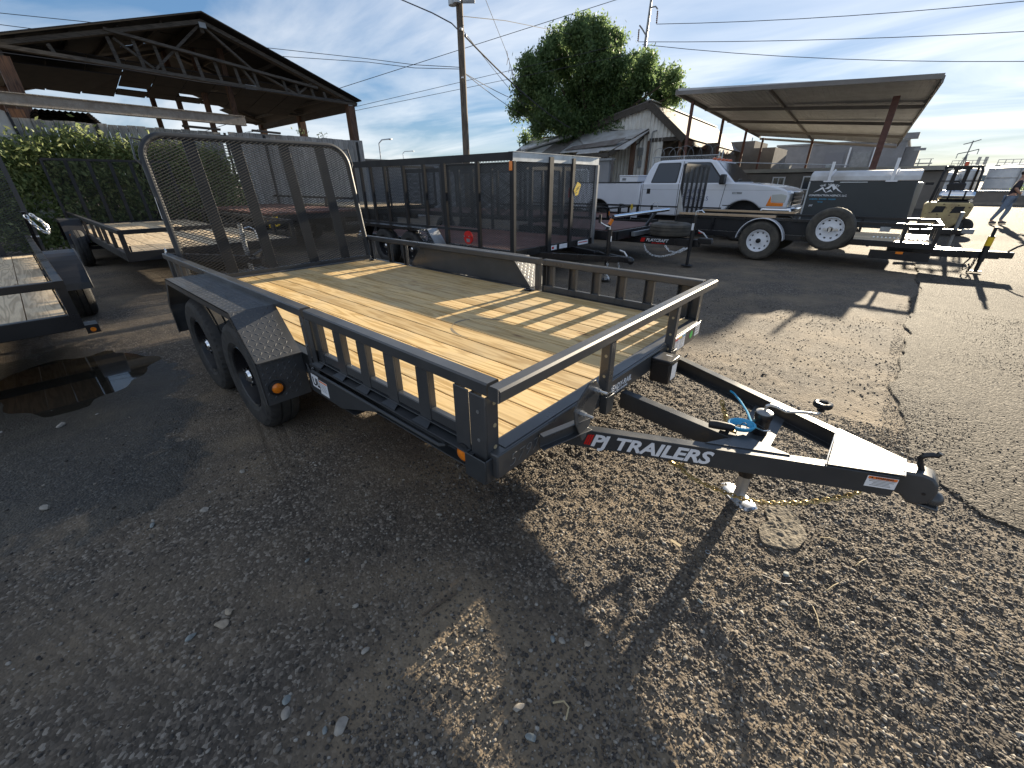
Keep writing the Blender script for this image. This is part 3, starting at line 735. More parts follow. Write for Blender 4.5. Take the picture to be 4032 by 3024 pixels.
for (a, b, lb) in (((1.049, .71), (1.078, .774), 'short pale straw lying far into the dark gravel'), ((1.02, .60), (1.05, .52), 'pale straw among dark gravel, nearer than the others'), ((.99, 1.0), (1.05, 1.02), 'thin straw below the coupler on the gravel'), ((1.12, .92), (1.15, .99), 'straw right under the ball socket of the coupler')):
    T1('straw', MB().tube([gz(*a), gz((a[0] + b[0]) / 2, (a[1] + b[1]) / 2, .012), gz(*b)], .0022, 5), STRAW, lb, 'straw', gz(*a), 'loose straws on the gravel')
p0 = gz(.54, .555, .008)
T1('wood_chip', MB().beam((.517, .561, p0[2]), (.561, .551, p0[2] + .004), .014, .004), STRAW, 'flat pale wood chip in front of the thick jack shadow', 'wood chip', p0)
T1('washer', MB().tube([(.655 + .009 * math.cos(a), .60 + .009 * math.sin(a), p0[2]) for a in [i * PI / 6 for i in range(12)]], .0022, 5, closed=True), STEEL, 'small rusty washer dropped on the gravel near the jack shadow', 'washer', (.655, .60, p0[2]))

# ================================================================== MAIN TRAILER
W = 2.10
mt = thing('utility_trailer', 'charcoal grey tandem axle utility trailer with new pine deck and raised mesh gate', 'trailer', (-1.5, 1.05, 0))
RZ0, RZ1 = .822, .872
def sidepair(fn):
    for s_ in (0, 1):
        Yv = (lambda y: y) if s_ == 0 else (lambda y: W - y)
        fn(Yv, s_)
def yb(Y, a, b): return (min(Y(a), Y(b)), max(Y(a), Y(b)))
def side(Y, s_):
    sg = 1 if s_ == 0 else -1
    P('frame_rail', MB().chan((-4.35, Y(.055), .535), (-.02, Y(.055), .535), .125, .05, .006, side=(1 if s_ == 0 else -1), upv=(0, 0, 1)), PAINT_D, mt, bevel=.002)
    P('top_rail', MB().beam((-4.34, Y(.03), .847), (-1.375, Y(.03), .847), .06, .05, c=.006), PAINT, mt)
    P('top_rail', MB().beam((-1.335, Y(.03), .847), (.0, Y(.03), .847), .06, .05, c=.006), PAINT, mt)
    P('bottom_rail', MB().beam((-1.33, Y(.03), .625), (-.16, Y(.03), .625), .03, .05, c=.004), PAINT, mt)
    # ledge with bent lips under each slat
    P('ledge', MB().box(-1.34, -.06, *yb(Y, -.028, .05), .572, .578), PAINT_D, mt, bevel=.0015)
    for xc in (-1.265, -1.035, -.815, -.595, -.37):
        mb = MB().box(xc - .036, xc + .036, *yb(Y, .012, .018), .579, .824)
        mb.box(xc - .036, xc - .031, *yb(Y, .018, .045), .579, .822).box(xc + .031, xc + .036, *yb(Y, .018, .045), .579, .822)
        P('slat', mb, PAINT, mt, bevel=.0015)
        P('gusset', MB().prism([(xc - .052, Y(-.024), .5785), (xc + .052, Y(-.024), .5785), (xc + .036, Y(.010), .592), (xc - .036, Y(.010), .592)], (0, 0, .004)), PAINT_D, mt)
    # joint posts at the fender and corner posts
    mb = MB().box(-1.42, -1.376, *yb(Y, .005, .05), .47, .823); P('joint_post', mb, PAINT, mt, bevel=.003)
    mb = MB().box(-1.336, -1.33, *yb(Y, -.004, .056), .5, .824).box(-1.33, -1.285, *yb(Y, -.003, .003), .5, .8235); P('joint_post', mb, PAINT, mt, bevel=.002)
    for zz in (.52, .66, .78):
        P('bolt_head', MB().disc((-1.398, Y(.004), zz), (0, -sg, 0), .008, .004, 10), ZINC, mt)
    mb = MB().box(-.165, -.088, *yb(Y, -.004, .002), .54, .8235).box(-.165, -.159, *yb(Y, .002, .05), .56, .823)
    P('corner_plate', mb, PAINT, mt, bevel=.003)
    mb = MB()
    mb.box(-.078, -.0, *yb(Y, -.010, -.004), .50, .823).box(-.006, -.0, *yb(Y, -.004, .055), .50, .823).box(-.078, -.072, *yb(Y, -.004, .05), .50, .823)
    P('corner_post', mb, PAINT, mt, bevel=.003)
    for zz in (.79, .70, .61): P('bolt_hole', MB().disc((.0005, Y(.035), zz), (1, 0, 0), .0085, .0012, 14), STRAW, mt)
    for zz in (.76, .645): P('bolt_hole', MB().disc((-.035, Y(-.0105), zz), (0, -sg, 0), .007, .0012, 12), ZINC, mt)
    # stake pocket
    mb = MB().box(-.088, .016, *yb(Y, -.036, -.030), .485, .585).box(.010, .016, *yb(Y, -.030, .055), .485, .585).box(-.088, -.082, *yb(Y, -.030, .05), .485, .585)
    P('stake_pocket', mb, PAINT_D, mt, bevel=.003)
    # rub rail
    mb = MB(); mb.tube([(-1.30, Y(-.035), .548), (-.30, Y(-.035), .548), (-.235, Y(-.035), .548), (-.22, Y(-.02), .548), (-.215, Y(.04), .548)], .008, 8)
    mb.box(-1.30, -.93, *yb(Y, -.032, -.028), .535, .552)
    P('rub_rail', mb, PAINT_D, mt)
    # fender support plate, tapered
    P('side_plate', MB().prism([(-1.375, Y(-.030), .572), (-1.385, Y(-.030), .43), (-1.36, Y(-.030), .408), (-1.04, Y(-.030), .408), (-.68, Y(-.030), .522), (-.68, Y(-.030), .545), (-1.34, Y(-.030), .53)], (0, .004 * sg, 0)), PAINT_D, mt, bevel=.0015)
    P('side_plate', MB().box(-1.30, -.92, *yb(Y, -.026, .05), .409, .413), PAINT_D, mt)
    # clearance light
    P('marker_light', MB().lathe([(.001, .014), (.02, .013), (.030, .006), (.031, 0), (.001, 0)], (-.125, Y(-.0085), .545), (0, -sg, 0), 24), AMBER, mt)
    P('light_grommet', MB().lathe([(.031, 0), (.031, .008), (.042, .005), (.043, -.003)], (-.125, Y(-.0055), .545), (0, -sg, 0), 24), BLACKM, mt)
    # rear posts
    for xc in ((-4.25, -4.05, -3.85) if s_ == 0 else (-4.07, -3.67, -3.36)):
        mb = MB().box(xc - .03, xc + .03, *yb(Y, .012, .018), .56, .823).box(xc - .03, xc - .024, *yb(Y, .018, .045), .56, .823).box(xc + .024, xc + .03, *yb(Y, .018, .045), .56, .823)
        P('post', mb, PAINT, mt, bevel=.002)
    # fender
    y0, y1 = Y(-.238), Y(.004); lo, hi = min(y0, y1), max(y0, y1)
    prof = [(-3.335, .37), (-3.315, .60), (-3.085, .836), (-1.72, .836), (-1.503, .60), (-1.487, .345)]
    mb = MB()
    for a, b in zip(prof, prof[1:]):
        d = Vector((b[0] - a[0], 0, b[1] - a[1])).normalized(); nn = Vector((-d.z, 0, d.x)) * -.004
        mb.prism([(a[0], lo, a[1]), (b[0], lo, b[1]), (b[0] + nn.x, lo, b[1] + nn.z), (a[0] + nn.x, lo, a[1] + nn.z)], (0, hi - lo, 0))
    lip = [(p_[0], p_[1]) for p_ in prof]; ins = [(-3.30, .37), (-3.285, .585), (-3.07, .796), (-1.735, .796), (-1.535, .585), (-1.522, .345)]
    for i in range(5):
        mb.prism([(lip[i][0], y0, lip[i][1]), (lip[i + 1][0], y0, lip[i + 1][1]), (ins[i + 1][0], y0, ins[i + 1][1]), (ins[i][0], y0, ins[i][1])], (0, .004 * sg, 0))
    P('fender', mb, PAINT, mt, smooth=20)
    lg = MB()
    for a, b in zip(prof, prof[1:]):
        lnn = math.hypot(b[0] - a[0], b[1] - a[1]); d = Vector((b[0] - a[0], 0, b[1] - a[1]))
        if s_ == 0: lugs(lg, (a[0], lo + .006, a[1]), d, (0, 1, 0), lnn, hi - lo - .01, pitch=.029)
        else: lugs(lg, (a[0], lo + .006, a[1]), d, (0, 1, 0), lnn, hi - lo - .01, pitch=.029)
    o_ = P('tread_pattern', lg, PAINT, mt, kind='stuff', smooth=0)
    if s_ == 1:
        # inner face above the deck
        pf = [(-3.31, .601), (-3.075, .832), (-1.725, .832), (-1.505, .601)]
        P('fender_inner_plate', MB().prism([(x_, Y(.006), z_) for x_, z_ in pf], (0, .003, 0)), PAINT, mt)
        def inn(a, b): x_ = -3.31 + a; z_ = .601 + b; return z_ < .815 and x_ > -3.30 + (z_ - .601) and x_ < -1.52 - (z_ - .601) * .95
        P('tread_pattern', lugs(MB(), (-1.5, Y(.006), .601), (-1, 0, 0), (0, 0, 1), 1.81, .23, pitch=.029, inside=lambda a, b: inn(1.81 - a, b)), PAINT, mt, kind='stuff', smooth=0)
        P('fender_panel', MB().prism([(-1.502, Y(-.1), .601), (-1.49, Y(-.1), .36), (-1.60, Y(-.1), .36), (-1.75, Y(-.1), .6)], (0, .004, 0)), PAINT, mt)
    for xc in (-1.985, -2.83):
        wheel(mt, (xc, Y(-.10), .355), .355, .20, BLACK, RUBBER, axis=(0, -sg, 0), holes=0, rim_r=.205, n=96, deep=.045)
        [P('lug_nut', MB().disc((xc + .06 * math.cos(k * PI / 2.5), Y(-.10 - .055), .355 + .06 * math.sin(k * PI / 2.5)), (0, -sg, 0), .011, .02, 6), CHROME, mt) for k in range(5)]
    # amber fender light facing forward
    P('marker_light', MB().lathe([(.001, .014), (.02, .013), (.030, .006), (.031, 0), (.001, 0)], (-1.484, Y(-.172), .437), (1, 0, 0), 24), AMBER, mt)
    P('light_grommet', MB().lathe([(.031, 0), (.031, .009), (.043, .006), (.044, -.003)], (-1.484, Y(-.172), .437), (1, 0, 0), 24), BLACKM, mt)
    P('tie_ring', MB().tube([(-4.30 + .026 * math.cos(a), Y(.03), .885 + .026 * math.sin(a)) for a in [k * PI / 9 for k in range(18)]], .007, 8, closed=True), ZINC, mt)
sidepair(side)
P('fender_light_bracket', MB().box(-1.505, -1.488, -.234, .004, .595, .6), PAINT, mt)
# deck
for i in range(14):
    y0 = .062 + i * .1412
    P('plank', MB().box(-4.03, -.038, y0, y0 + .1335, .562, .6), PINE, mt, bevel=.0025)
mb = MB()
for xc in (-.35, -.95, -1.5, -2.1, -2.7, -3.3, -3.8): mb.chan((xc, .06, .51), (xc, W - .06, .51), .09, .04, .005)
P('cross_member', mb, PAINT_D, mt)
P('header', MB().box(-.034, .040, .004, W - .065, .499, .601), PAINT, mt, bevel=.006)
P('header_lip', MB().box(-.036, .026, .06, W - .09, .6015, .6045), PAINT, mt, bevel=.001)
P('rear_bar', MB().box(-4.12, -4.035, .06, W - .06, .54, .604), PAINT, mt, bevel=.004)
P('axle', MB().beam((-1.985, -.0, .33), (-1.985, W, .33), .06, .06, c=.01), BLACKM, mt)
P('axle', MB().beam((-2.83, -.0, .33), (-2.83, W, .33), .06, .06, c=.01), BLACKM, mt)
P('leaf_spring', MB().beam((-3.2, .12, .38), (-1.6, .12, .38), .05, .03), BLACKM, mt)
P('leaf_spring', MB().beam((-3.2, W - .12, .38), (-1.6, W - .12, .38), .05, .03), BLACKM, mt)
# front rail and its posts
P('front_rail', MB().beam((.039, -.004, .847), (.039, W + .035, .847), .056, .052, c=.008), PAINT, mt)
P('weld', MB().tube([(.058, -.0045, .873), (.0585, -.005, .86), (.058, -.0045, .822)], .0022, 5), ZINC, mt)
for yc in (.74, 1.50):
    P('front_post', MB().beam((.041, yc, .52), (.041, yc, .824), .05, .05, upv=(0, 1, 0), c=.006), PAINT, mt)
    for zz in (.76, .66, .57): P('bolt_hole', MB().disc((.045, yc - .0255, zz), (0, -1, 0), .0075, .001, 12), STRAW, mt)
    mb = MB().box(.0405, .072, yc - .034, yc - .028, .47, .562).box(.0405, .072, yc + .028, yc + .034, .47, .562).box(.072, .077, yc - .034, yc + .034, .47, .562)
    P('post_socket', mb, PAINT_D, mt, bevel=.002)
# tongue
def Cb(p, q, s_, n_='tongue_beam'): P(n_, MB().chan(p, q, .088, .045, .006, side=s_), PAINT_D, mt, bevel=.002)
Cb((-.55, .203, .451), (1.125, .972, .451), -1)
Cb((-.55, 1.897, .451), (1.125, 1.128, .451), 1)
Cb((.035, .93, .45), (.60, .845, .45), -1, 'centre_beam')
P('tongue_web', MB().prism([(.58, .78, .447), (.72, .85, .447), (.72, 1.25, .447), (.58, 1.32, .447)], (0, 0, .004)), PAINT_D, mt); P('gusset_plate', MB().prism([(.52, .735, .4955), (.80, .865, .4955), (.62, .90, .4955)], (0, 0, .0035)), PAINT, mt)
P('coupler_plate', MB().prism([(.915, .882, .4965), (.915, 1.218, .4965), (1.135, 1.117, .4965), (1.135, .983, .4965)], (0, 0, .0055)), PAINT, mt, bevel=.002)
P('weld', MB().tube([(.912, .885, .499), (.911, .97, .4995), (.912, 1.21, .499)], .0028, 5), ZINC, mt)
P('weld', MB().tube([(1.137, .985, .500), (1.138, 1.05, .5005), (1.137, 1.115, .5)], .0035, 5), ZINC, mt)
# coupler: formed channel and ball socket
cy = 1.05
mb = MB()
body = [(1.115, .408), (1.115, .500), (1.15, .506), (1.185, .513), (1.215, .507), (1.232, .485), (1.238, .455), (1.232, .405), (1.20, .385), (1.17, .385), (1.15, .405)]
mb.prism([(x_, cy - .041, z_) for x_, z_ in body], (0, .082, 0))
P('coupler', mb, PAINT, mt, bevel=.008)
P('ball_socket', MB().ball((1.236, cy, .414), .034, 16, 10, (1, 1.05, .9)), PAINT, mt)
P('socket_lip', MB().box(1.17, 1.262, cy - .036, cy + .036, .380, .392), PAINT, mt, bevel=.005)
P('coupler_hole', MB().disc((1.206, cy - .0412, .440), (0, -1, 0), .006, .001, 10), BLACKM, mt)
P('latch_handle', MB().tube([(1.183, cy, .50), (1.168, cy, .53), (1.160, cy, .555), (1.168, cy, .570), (1.185, cy + .003, .578), (1.198, cy + .006, .580), (1.203, cy + .006, .592)], [.009, .010, .009, .010, .011, .010, .008], 8), BLACK, mt)
# jack
jx, jy = .655, 1.05
P('jack_tube', MB().lathe([(.001, .555), (.034, .553), (.036, .548), (.036, .53), (.0325, .527), (.0325, .215), (.001, .215)][::-1], (jx, jy, 0), (0, 0, 1), 28), BLACK, mt)
P('jack_cap', MB().lathe([(.001, .566), (.012, .566), (.020, .562), (.033, .5575), (.0345, .5535)][::-1], (jx, jy, 0), (0, 0, 1), 24), STEEL, mt)
P('jack_leg', MB().lathe([(.026, .08), (.026, .22)], (jx, jy, 0), (0, 0, 1), 24), GALV, mt)
pad = [(math.cos(a), math.sin(a)) for a in [k * PI / 14 for k in range(28)]]
sq = lambda t: math.copysign(abs(t) ** .55, t)
mb = MB(); fr = [(1.0, .012), (1.0, .018), (.86, .019), (.74, .030), (.70, .033), (.3, .035)]
for s_, z_ in fr:
    for a, b in pad:
        pa, pb_ = .112 * s_ * sq(a), .066 * s_ * sq(b); mb.v.append((jx + .8 * pa + .6 * pb_, jy - .6 * pa + .8 * pb_, z_ + .046 + .012 * (a * s_) ** 2))
for k in range(5):
    for i in range(28): mb.f.append((k * 28 + i, k * 28 + (i + 1) % 28, (k + 1) * 28 + (i + 1) % 28, (k + 1) * 28 + i))
mb.f.append(tuple(range(140, 168))); mb.f.append(tuple(range(28))[::-1])
P('jack_foot', mb, ZINC, mt)
P('crank_arm', MB().tube([(jx, jy, .555), (jx, jy + .002, .585), (jx + .012, jy + .01, .592), (jx + .035, jy + .02, .585), (jx + .07, jy + .03, .572), (jx + .13, jy + .065, .574), (jx + .175, jy + .085, .574), (jx + .182, jy + .088, .582), (jx + .182, jy + .088, .60)], .0065, 8), ZINC, mt)
kn = [(.0, .592), (.014, .592), (.015, .606), (.026, .608), (.034, .614), (.036, .622), (.034, .631), (.028, .634), (.018, .632), (.015, .622), (.001, .622)]
P('crank_knob', MB().lathe(kn, (jx + .182, jy + .088, 0), (0, 0, 1), 30, lambda i, k: -.003 if (k % 5 == 0 and 3 <= i <= 7) else 0), BLACK, mt)
P('jack_pin', MB().tube([(jx - .05, jy - .02, .485), (jx + .02, jy - .045, .49), (jx + .045, jy - .04, .497)], .004, 6), ZINC, mt)
P('jack_pin_wire', MB().tube([(jx - .03, jy - .05, .515), (jx - .002, jy - .062, .52), (jx + .02, jy - .05, .505), (jx + .018, jy - .045, .49)], .0014, 5), WIRE, mt)
# plug and coil of cable lashed to the centre beam
P('plug_boot', MB().lathe([(.001, 0), (.012, 0), (.0175, .002), (.0175, -.012 + .014), (.0185, .03), (.0165, .085), (.012, .10), (.001, .10)], (.488, .862, .518), (.9, .28, .02), 18), BLACKM, mt)
P('plug_flap', MB().box(.535, .57, .855, .885, .495, .500), BLACKM, mt)
pts = []
for k in range(64):
    th = 2 * PI * k / 16; lo_ = (k // 16) * .005
    pts.append((.60 + (.040 + lo_ * .6) * math.cos(th), .93 + (.020 + lo_) * math.sin(th) + .01 * math.cos(th), .512 + .010 * (k // 16) * .55 + .006 * math.sin(th)))
pre = [(.445, 1.375, .462), (.47, 1.34, .470), (.52, 1.26, .475), (.575, 1.15, .485), (.61, 1.05, .50), (.635, .98, .515), (.642, .94, .516)]
P('brake_cable', MB().tube(pre + pts, .0052, 7), BLUE, mt)
P('cable_tie', MB().tube([(.61 + .012 * math.cos(a), .93, .518 + .020 * math.sin(a)) for a in [k * PI / 6 for k in range(12)]], .0016, 5, closed=True), WIRE, mt)
# safety chains
cp = [(.425, .735, .352), (.45, .745, .325), (.482, .753, .297), (.54, .78, .268), (.603, .808, .248), (.691, .849, .224), (.76, .88, .224), (.821, .908, .236), (.90, .94, .263), (.97, .975, .30), (1.04, 1.01, .345), (1.05, 1.03, .392)]
P('safety_chain', chain_mb(MB(), cp, .031, .0036), GOLD, mt)
P('chain_hook', MB().tube([(.40, .735, .40), (.39, .725, .375), (.402, .732, .342), (.43, .74, .333), (.452, .75, .342), (.45, .75, .356)], [.007, .008, .009, .008, .006, .004], 8), GOLD, mt)
P('safety_chain', chain_mb(MB(), [(.42, 1.345, .41), (.44, 1.32, .385), (.47, 1.29, .345), (.50, 1.25, .32), (.56, 1.19, .33), (.60, 1.16, .40)], .034, .005), GOLD, mt)
P('chain_bolt', MB().disc((1.055, 1.0, .398), (.4, -.9, 0), .008, .02, 8), ORANGE, mt)
# spare mount bracket
P('mount_plate', MB().prism([(.118, .375, .695), (.118, .455, .748), (.118, .50, .745), (.118, .535, .70), (.118, .535, .655), (.118, .455, .495), (.118, .43, .487), (.118, .365, .60), (.118, .352, .66)], (.006, 0, 0)), PAINT, mt, bevel=.0015)
P('mount_arm', MB().chan((.044, .235, .553), (.119, .47, .565), .066, .03, .005, side=1), PAINT, mt, bevel=.002)
for yc, zz in ((.40, .635), (.50, .700)):
    P('bolt', MB().disc((.095, yc, zz), (1, 0, 0), .0062, .085, 12), ZINC, mt)
    P('nut', MB().disc((.124, yc, zz), (1, 0, 0), .0125, .012, 6), ZINC, mt)
    P('nut', MB().disc((.138, yc, zz), (1, 0, 0), .0105, .010, 6), ZINC, mt)
# breakaway battery box
P('battery_box', MB().box(.043, .150, 1.255, 1.375, .445, .578), BLACK, mt, bevel=.007)
P('battery_lid', MB().box(.041, .154, 1.25, 1.38, .562, .586), BLACK, mt, bevel=.005)
P('battery_label', MB().box(.1502, .1508, 1.29, 1.36, .462, .552), WHITE, mt)
P('battery_label', MB().box(.09, .125, 1.335, 1.342, .5862, .5866), WHITE, mt)
P('deck_ring', MB().tube([(-1.447 + .03 * math.cos(a), 1.985 + .03 * math.sin(a), .609) for a in [k * PI / 9 for k in range(18)]], .0065, 7, closed=True), BLACK, mt)
P('deck_ring_plate', MB().box(-1.49, -1.40, 1.955, 2.02, .6005, .604), BLACK, mt)
P('deck_ring', MB().tube([(-3.93 + .03 * math.cos(a), 1.96 + .03 * math.sin(a), .609) for a in [k * PI / 9 for k in range(18)]], .0065, 7, closed=True), BLACK, mt)
# dark arc left on the planks by a tyre
mb = MB(); ac = (-.98, .98)
for k in range(26):
    a0, a1 = [math.radians(95 + 185 * (k + j) / 26) for j in (0, 1)]; wd_ = .006 + .004 * math.sin(k * .7)
    f_ = lambda a, r_: (ac[0] + (.20 + r_) * math.cos(a) * 1.25, ac[1] + (.20 + r_) * math.sin(a), .6006)
    if k % 9 == 8: continue
    mb.add([f_(a0, -wd_), f_(a0, wd_), f_(a1, wd_), f_(a1, -wd_)], [(0, 3, 2, 1)])
P('scuff_mark', mb, mat('scuff', (.20, .16, .10), .7), mt, kind='stuff', smooth=0)
# lettering
bx = Vector((1.125 + .55, .972 - .203, 0)).normalized(); bo = Vector((-.55, .203, 0)); nb = Vector((bx.y, -bx.x, 0))
def onb(s_, z_, off=.0012): q = bo + bx * s_ + nb * off; return (q.x, q.y, z_)
s0 = (.098 + .55) / bx.x
text('PJ', .083, WHITE, mt, onb(s0 + .022, .4225), bx, (0, 0, 1), bold=.0027, shear=.28, sx=1.14, name='lettering', space=.93)
text('TRAILERS', .083, WHITE, mt, onb(s0 + .119, .4225), bx, (0, 0, 1), bold=.0027, shear=.28, sx=1.12, space=.98, name='lettering')
for k in range(3):
    a_ = s0 - .006 + k * .0095; h_ = [.052, .055, .055][k]
    q = [onb(a_, .4235), onb(a_ + .0075, .4235), onb(a_ + .0075 + .016, .4235 + h_), onb(a_ + .016, .4235 + h_)]
    P('red_stripe', MB().prism(q, nb * .0006), RED, mt)
sw = (1.041 + .55) / bx.x
q = [onb(sw - .003, .438), onb(sw + .092, .438), onb(sw + .092, .4855), onb(sw - .003, .4855)]
P('warning_label', MB().prism(q, nb * .0006), WHITE, mt)
q = [onb(sw, .4735, .002), onb(sw + .089, .4735, .002), onb(sw + .089, .484, .002), onb(sw, .484, .002)]
P('warning_label_band', MB().prism(q, nb * .0005), ORANGE, mt)
text('WARNING', .0105, BLACKM, mt, onb(sw + .022, .4755, .0028), bx, (0, 0, 1), bold=.0003, depth=.0002, sx=1.1)
text('\u25b2', .0095, BLACKM, mt, onb(sw + .007, .4755, .0028), bx, (0, 0, 1), depth=.0002)
mb = MB()
for k, (a_, b_) in enumerate(((.004, .086), (.006, .083), (.02, .07), (.018, .074), (.012, .078))):
    z_ = .469 - k * .006; mb.prism([onb(sw + a_, z_, .0018), onb(sw + b_, z_, .0018), onb(sw + b_, z_ + .0022, .0018), onb(sw + a_, z_ + .0022, .0018)], nb * .0004)
P('label_print', mb, STEEL, mt, kind='stuff')
text('READY-RAIL', .044, WHITE, mt, (.0412, .79, .536), (0, 1, 0), (0, 0, 1), bold=.0006, shear=.12, sx=.96)
text('PATENT PENDING', .015, WHITE, mt, (.0412, .845, .518), (0, 1, 0), (0, 0, 1), bold=.0002, shear=.12, sx=1.1)
text('5797', .075, STEEL, mt, (.0412, .06, .522), (0, 1, 0), (0, 0, 1), bold=-.0022, shear=.25, sx=1.15)
def decal(root, x_, y0, y1, z0, z1, m_, name='label_sticker', off=.0008): return P(name, MB().box(x_, x_ + off, y0, y1, z0, z1), m_, root)
decal(mt, .0405, 1.585, 1.76, .508, .594, WHITE)
mb = decal(mt, .0414, 1.59, 1.64, .580, .592, RED, 'label_band'); decal(mt, .0414, 1.645, 1.70, .580, .592, YELLOW, 'label_band'); decal(mt, .0414, 1.705, 1.755, .580, .592, BLUE, 'label_band')
mb = MB()
for c_ in range(2):
    for k in range(9): mb.box(.0413, .0417, 1.592 + c_ * .085, 1.592 + c_ * .085 + .05 + .02 * ((k * 5) % 3) / 2, .573 - k * .007, .5755 - k * .007)
P('label_print', mb, STEEL, mt, kind='stuff')
decal(mt, .0405, 1.935, 2.02, .525, .592, WHITE)
P('label_print', MB().box(.0414, .0418, 1.945, 2.0, .575, .582).box(.0414, .0418, 1.945, 1.99, .56, .567).box(.0414, .0418, 1.945, 2.0, .54, .547), STEEL, mt, kind='stuff')
P('green_sticker', MB().disc((.0405, 1.87, .555), (1, 0, 0), .026, .0008, 20), GREEN, mt)
# stickers on the near side plate
q0 = (-1.335, -.0312)
P('label_sticker', MB().box(-1.342, -1.262, -.0312, -.0304, .445, .522), WHITE, mt)
text('UL', .066, BLACKM, mt, (-1.333, -.0316, .458), (1, 0, 0), (0, 0, 1), bold=.002, sx=1.0, depth=.0003)
P('label_sticker', MB().box(-1.255, -1.165, -.0312, -.0304, .425, .508), WHITE, mt)
P('label_band', MB().box(-1.252, -1.168, -.0318, -.0313, .497, .505), ORANGE, mt)
mb = MB()
for k in range(5): mb.box(-1.248, -1.18, -.0318, -.0313, .486 - k * .01, .488 - k * .01)
P('label_print', mb, STEEL, mt, kind='stuff')
# gate, standing and leaning back a little
gr = bpy.data.objects.new('ramp_gate', None); COL.objects.link(gr); gr.parent = mt; gr.location = Vector((-4.06, 0, .62)) - mt.location
G0, G1, GH, LEAN = .095, 2.005, 1.235, -.19
def gp(y_, h_, off=0.0): return (-4.065 + LEAN * h_ / GH + off, y_, .615 + h_)
rad = .20; pts = [gp(G0, .0), gp(G0, GH * .5)]
for k in range(9):
    a = PI - k * PI / 16; pts.append(gp(G0 + rad + rad * math.cos(a), GH - rad + rad * math.sin(a)))
for k in range(9):
    a = PI / 2 - k * PI / 16; pts.append(gp(G1 - rad + rad * math.cos(a), GH - rad + rad * math.sin(a)))
pts += [gp(G1, GH * .5), gp(G1, 0)]
P('gate_frame', MB().tube(pts, .029, 14), GATEP, gr)
P('gate_sill', MB().beam(gp(G0, .01), gp(G1, .01), .05, .06, c=.005), PAINT_D, gr)
P('gate_hinge', MB().tube([gp(G0 + .1, -.01, .04), gp(G1 - .1, -.01, .04)], .012, 10), PAINT, gr)
for yc in (.475, .86, 1.32, 1.705):
    mb = MB().beam(gp(yc, .03, -.02), gp(yc, GH - .01, -.02), .098, .04, upv=(1, 0, 0), c=.004); P('gate_upright', mb, GATEP, gr)
Uv = Vector((0, 1, 0)); Vv = Vector((LEAN, 0, GH)).normalized()
def ing(a, b):
    y_ = G0 + a; h_ = b + .04
    if h_ > GH - rad:
        for yc, sgn in ((G0 + rad, -1), (G1 - rad, 1)):
            if (y_ - yc) * sgn > 0 and math.hypot(y_ - yc, h_ - (GH - rad)) > rad + .008: return False
    return True
P('expanded_mesh', exmesh(MB(), gp(G0, .04, .027), Uv, Vv, G1 - G0, GH - .03, .0508, .0235, .0054, .0018, ing), GATEP, gr, smooth=0)
for yc, s_ in ((G0, -1), (G1, 1)):
    pts = [gp(yc, GH - rad * 1.35), gp(yc + s_ * .055, GH - rad * .95), gp(yc + s_ * .035, GH - rad * .15), gp(yc - s_ * .055, GH - .045)]
    P('gate_handle', MB().tube(pts, .009, 8), PAINT, gr)
decal(gr, -4.165, G0 - .030, G0 - .0295, 1.18, 1.36, WHITE, off=.02)

# ================================================================== OTHER TRAILERS
def angle_rail(mb, p, q, s_=.05): return mb.beam(p, q, s_, s_, c=.004)
def open_trailer(label, x0, x1, y0, y1, zd, zr, paint, wood, posts, nplanks=12, rail=.05, fh=.12, group='open utility trailers in the yard', front_rail=True, far_rail=True, front_posts=(), name='open_trailer', post_w=.05):
    t = thing(name, label, 'trailer', ((x0 + x1) / 2, (y0 + y1) / 2, 0), group)
    for y_, s_ in ((y0, 1), (y1, -1)):
        P('frame_rail', MB().beam((x0, y_ + s_ * .03, zd - fh / 2 - .002), (x1, y_ + s_ * .03, zd - fh / 2 - .002), .06, fh, c=.005), paint, t)
        if s_ == 1 or far_rail:
            P('top_rail', angle_rail(MB(), (x0, y_ + s_ * rail / 2, zr - rail / 2), (x1, y_ + s_ * rail / 2, zr - rail / 2), rail), paint, t)
            for xc in posts: P('post', MB().beam((xc, y_ + s_ * .025, zd - fh * .8), (xc, y_ + s_ * .025, zr - rail), post_w, .04, upv=(0, 1, 0)), paint, t)
    P('header', MB().beam((x1 - .03, y0 + .06, zd - fh / 2), (x1 - .03, y1 - .06, zd - fh / 2), .06, fh + .01, c=.004), paint, t)
    P('rear_bar', MB().beam((x0 + .03, y0 + .06, zd - fh / 2), (x0 + .03, y1 - .06, zd - fh / 2), .06, fh + .01, c=.004), paint, t)
    if front_rail:
        P('front_rail', angle_rail(MB(), (x1 - rail / 2 + .001, y0 + rail, zr - rail / 2), (x1 - rail / 2 + .001, y1 - rail, zr - rail / 2), rail - .002), paint, t)
        for yc in front_posts: P('post', MB().beam((x1 - .025, yc, zd), (x1 - .025, yc, zr - rail), .05, .04, upv=(1, 0, 0)), paint, t)
        for yc in (y0 + .03, y1 - .03): P('post', MB().beam((x1 - .03, yc, zd - fh), (x1 - .03, yc, zr - rail), .055, .055, upv=(0, 1, 0)), paint, t)
    pw = (y1 - y0 - .13) / nplanks
    for i in range(nplanks):
        ya = y0 + .065 + i * pw
        P('plank', MB().box(x0 + .06, x1 - .06, ya, ya + pw - .007, zd - .038, zd - .001 + .002 * ((i * 37) % 3 - 1)), wood, t)
    mb = MB()
    k = int((x1 - x0) / .8)
    for i in range(1, k): mb.box(x0 + i * (x1 - x0) / k - .02, x0 + i * (x1 - x0) / k + .02, y0 + .06, y1 - .06, zd - .12, zd - .04)
    P('cross_member', mb, paint, t)
    return t
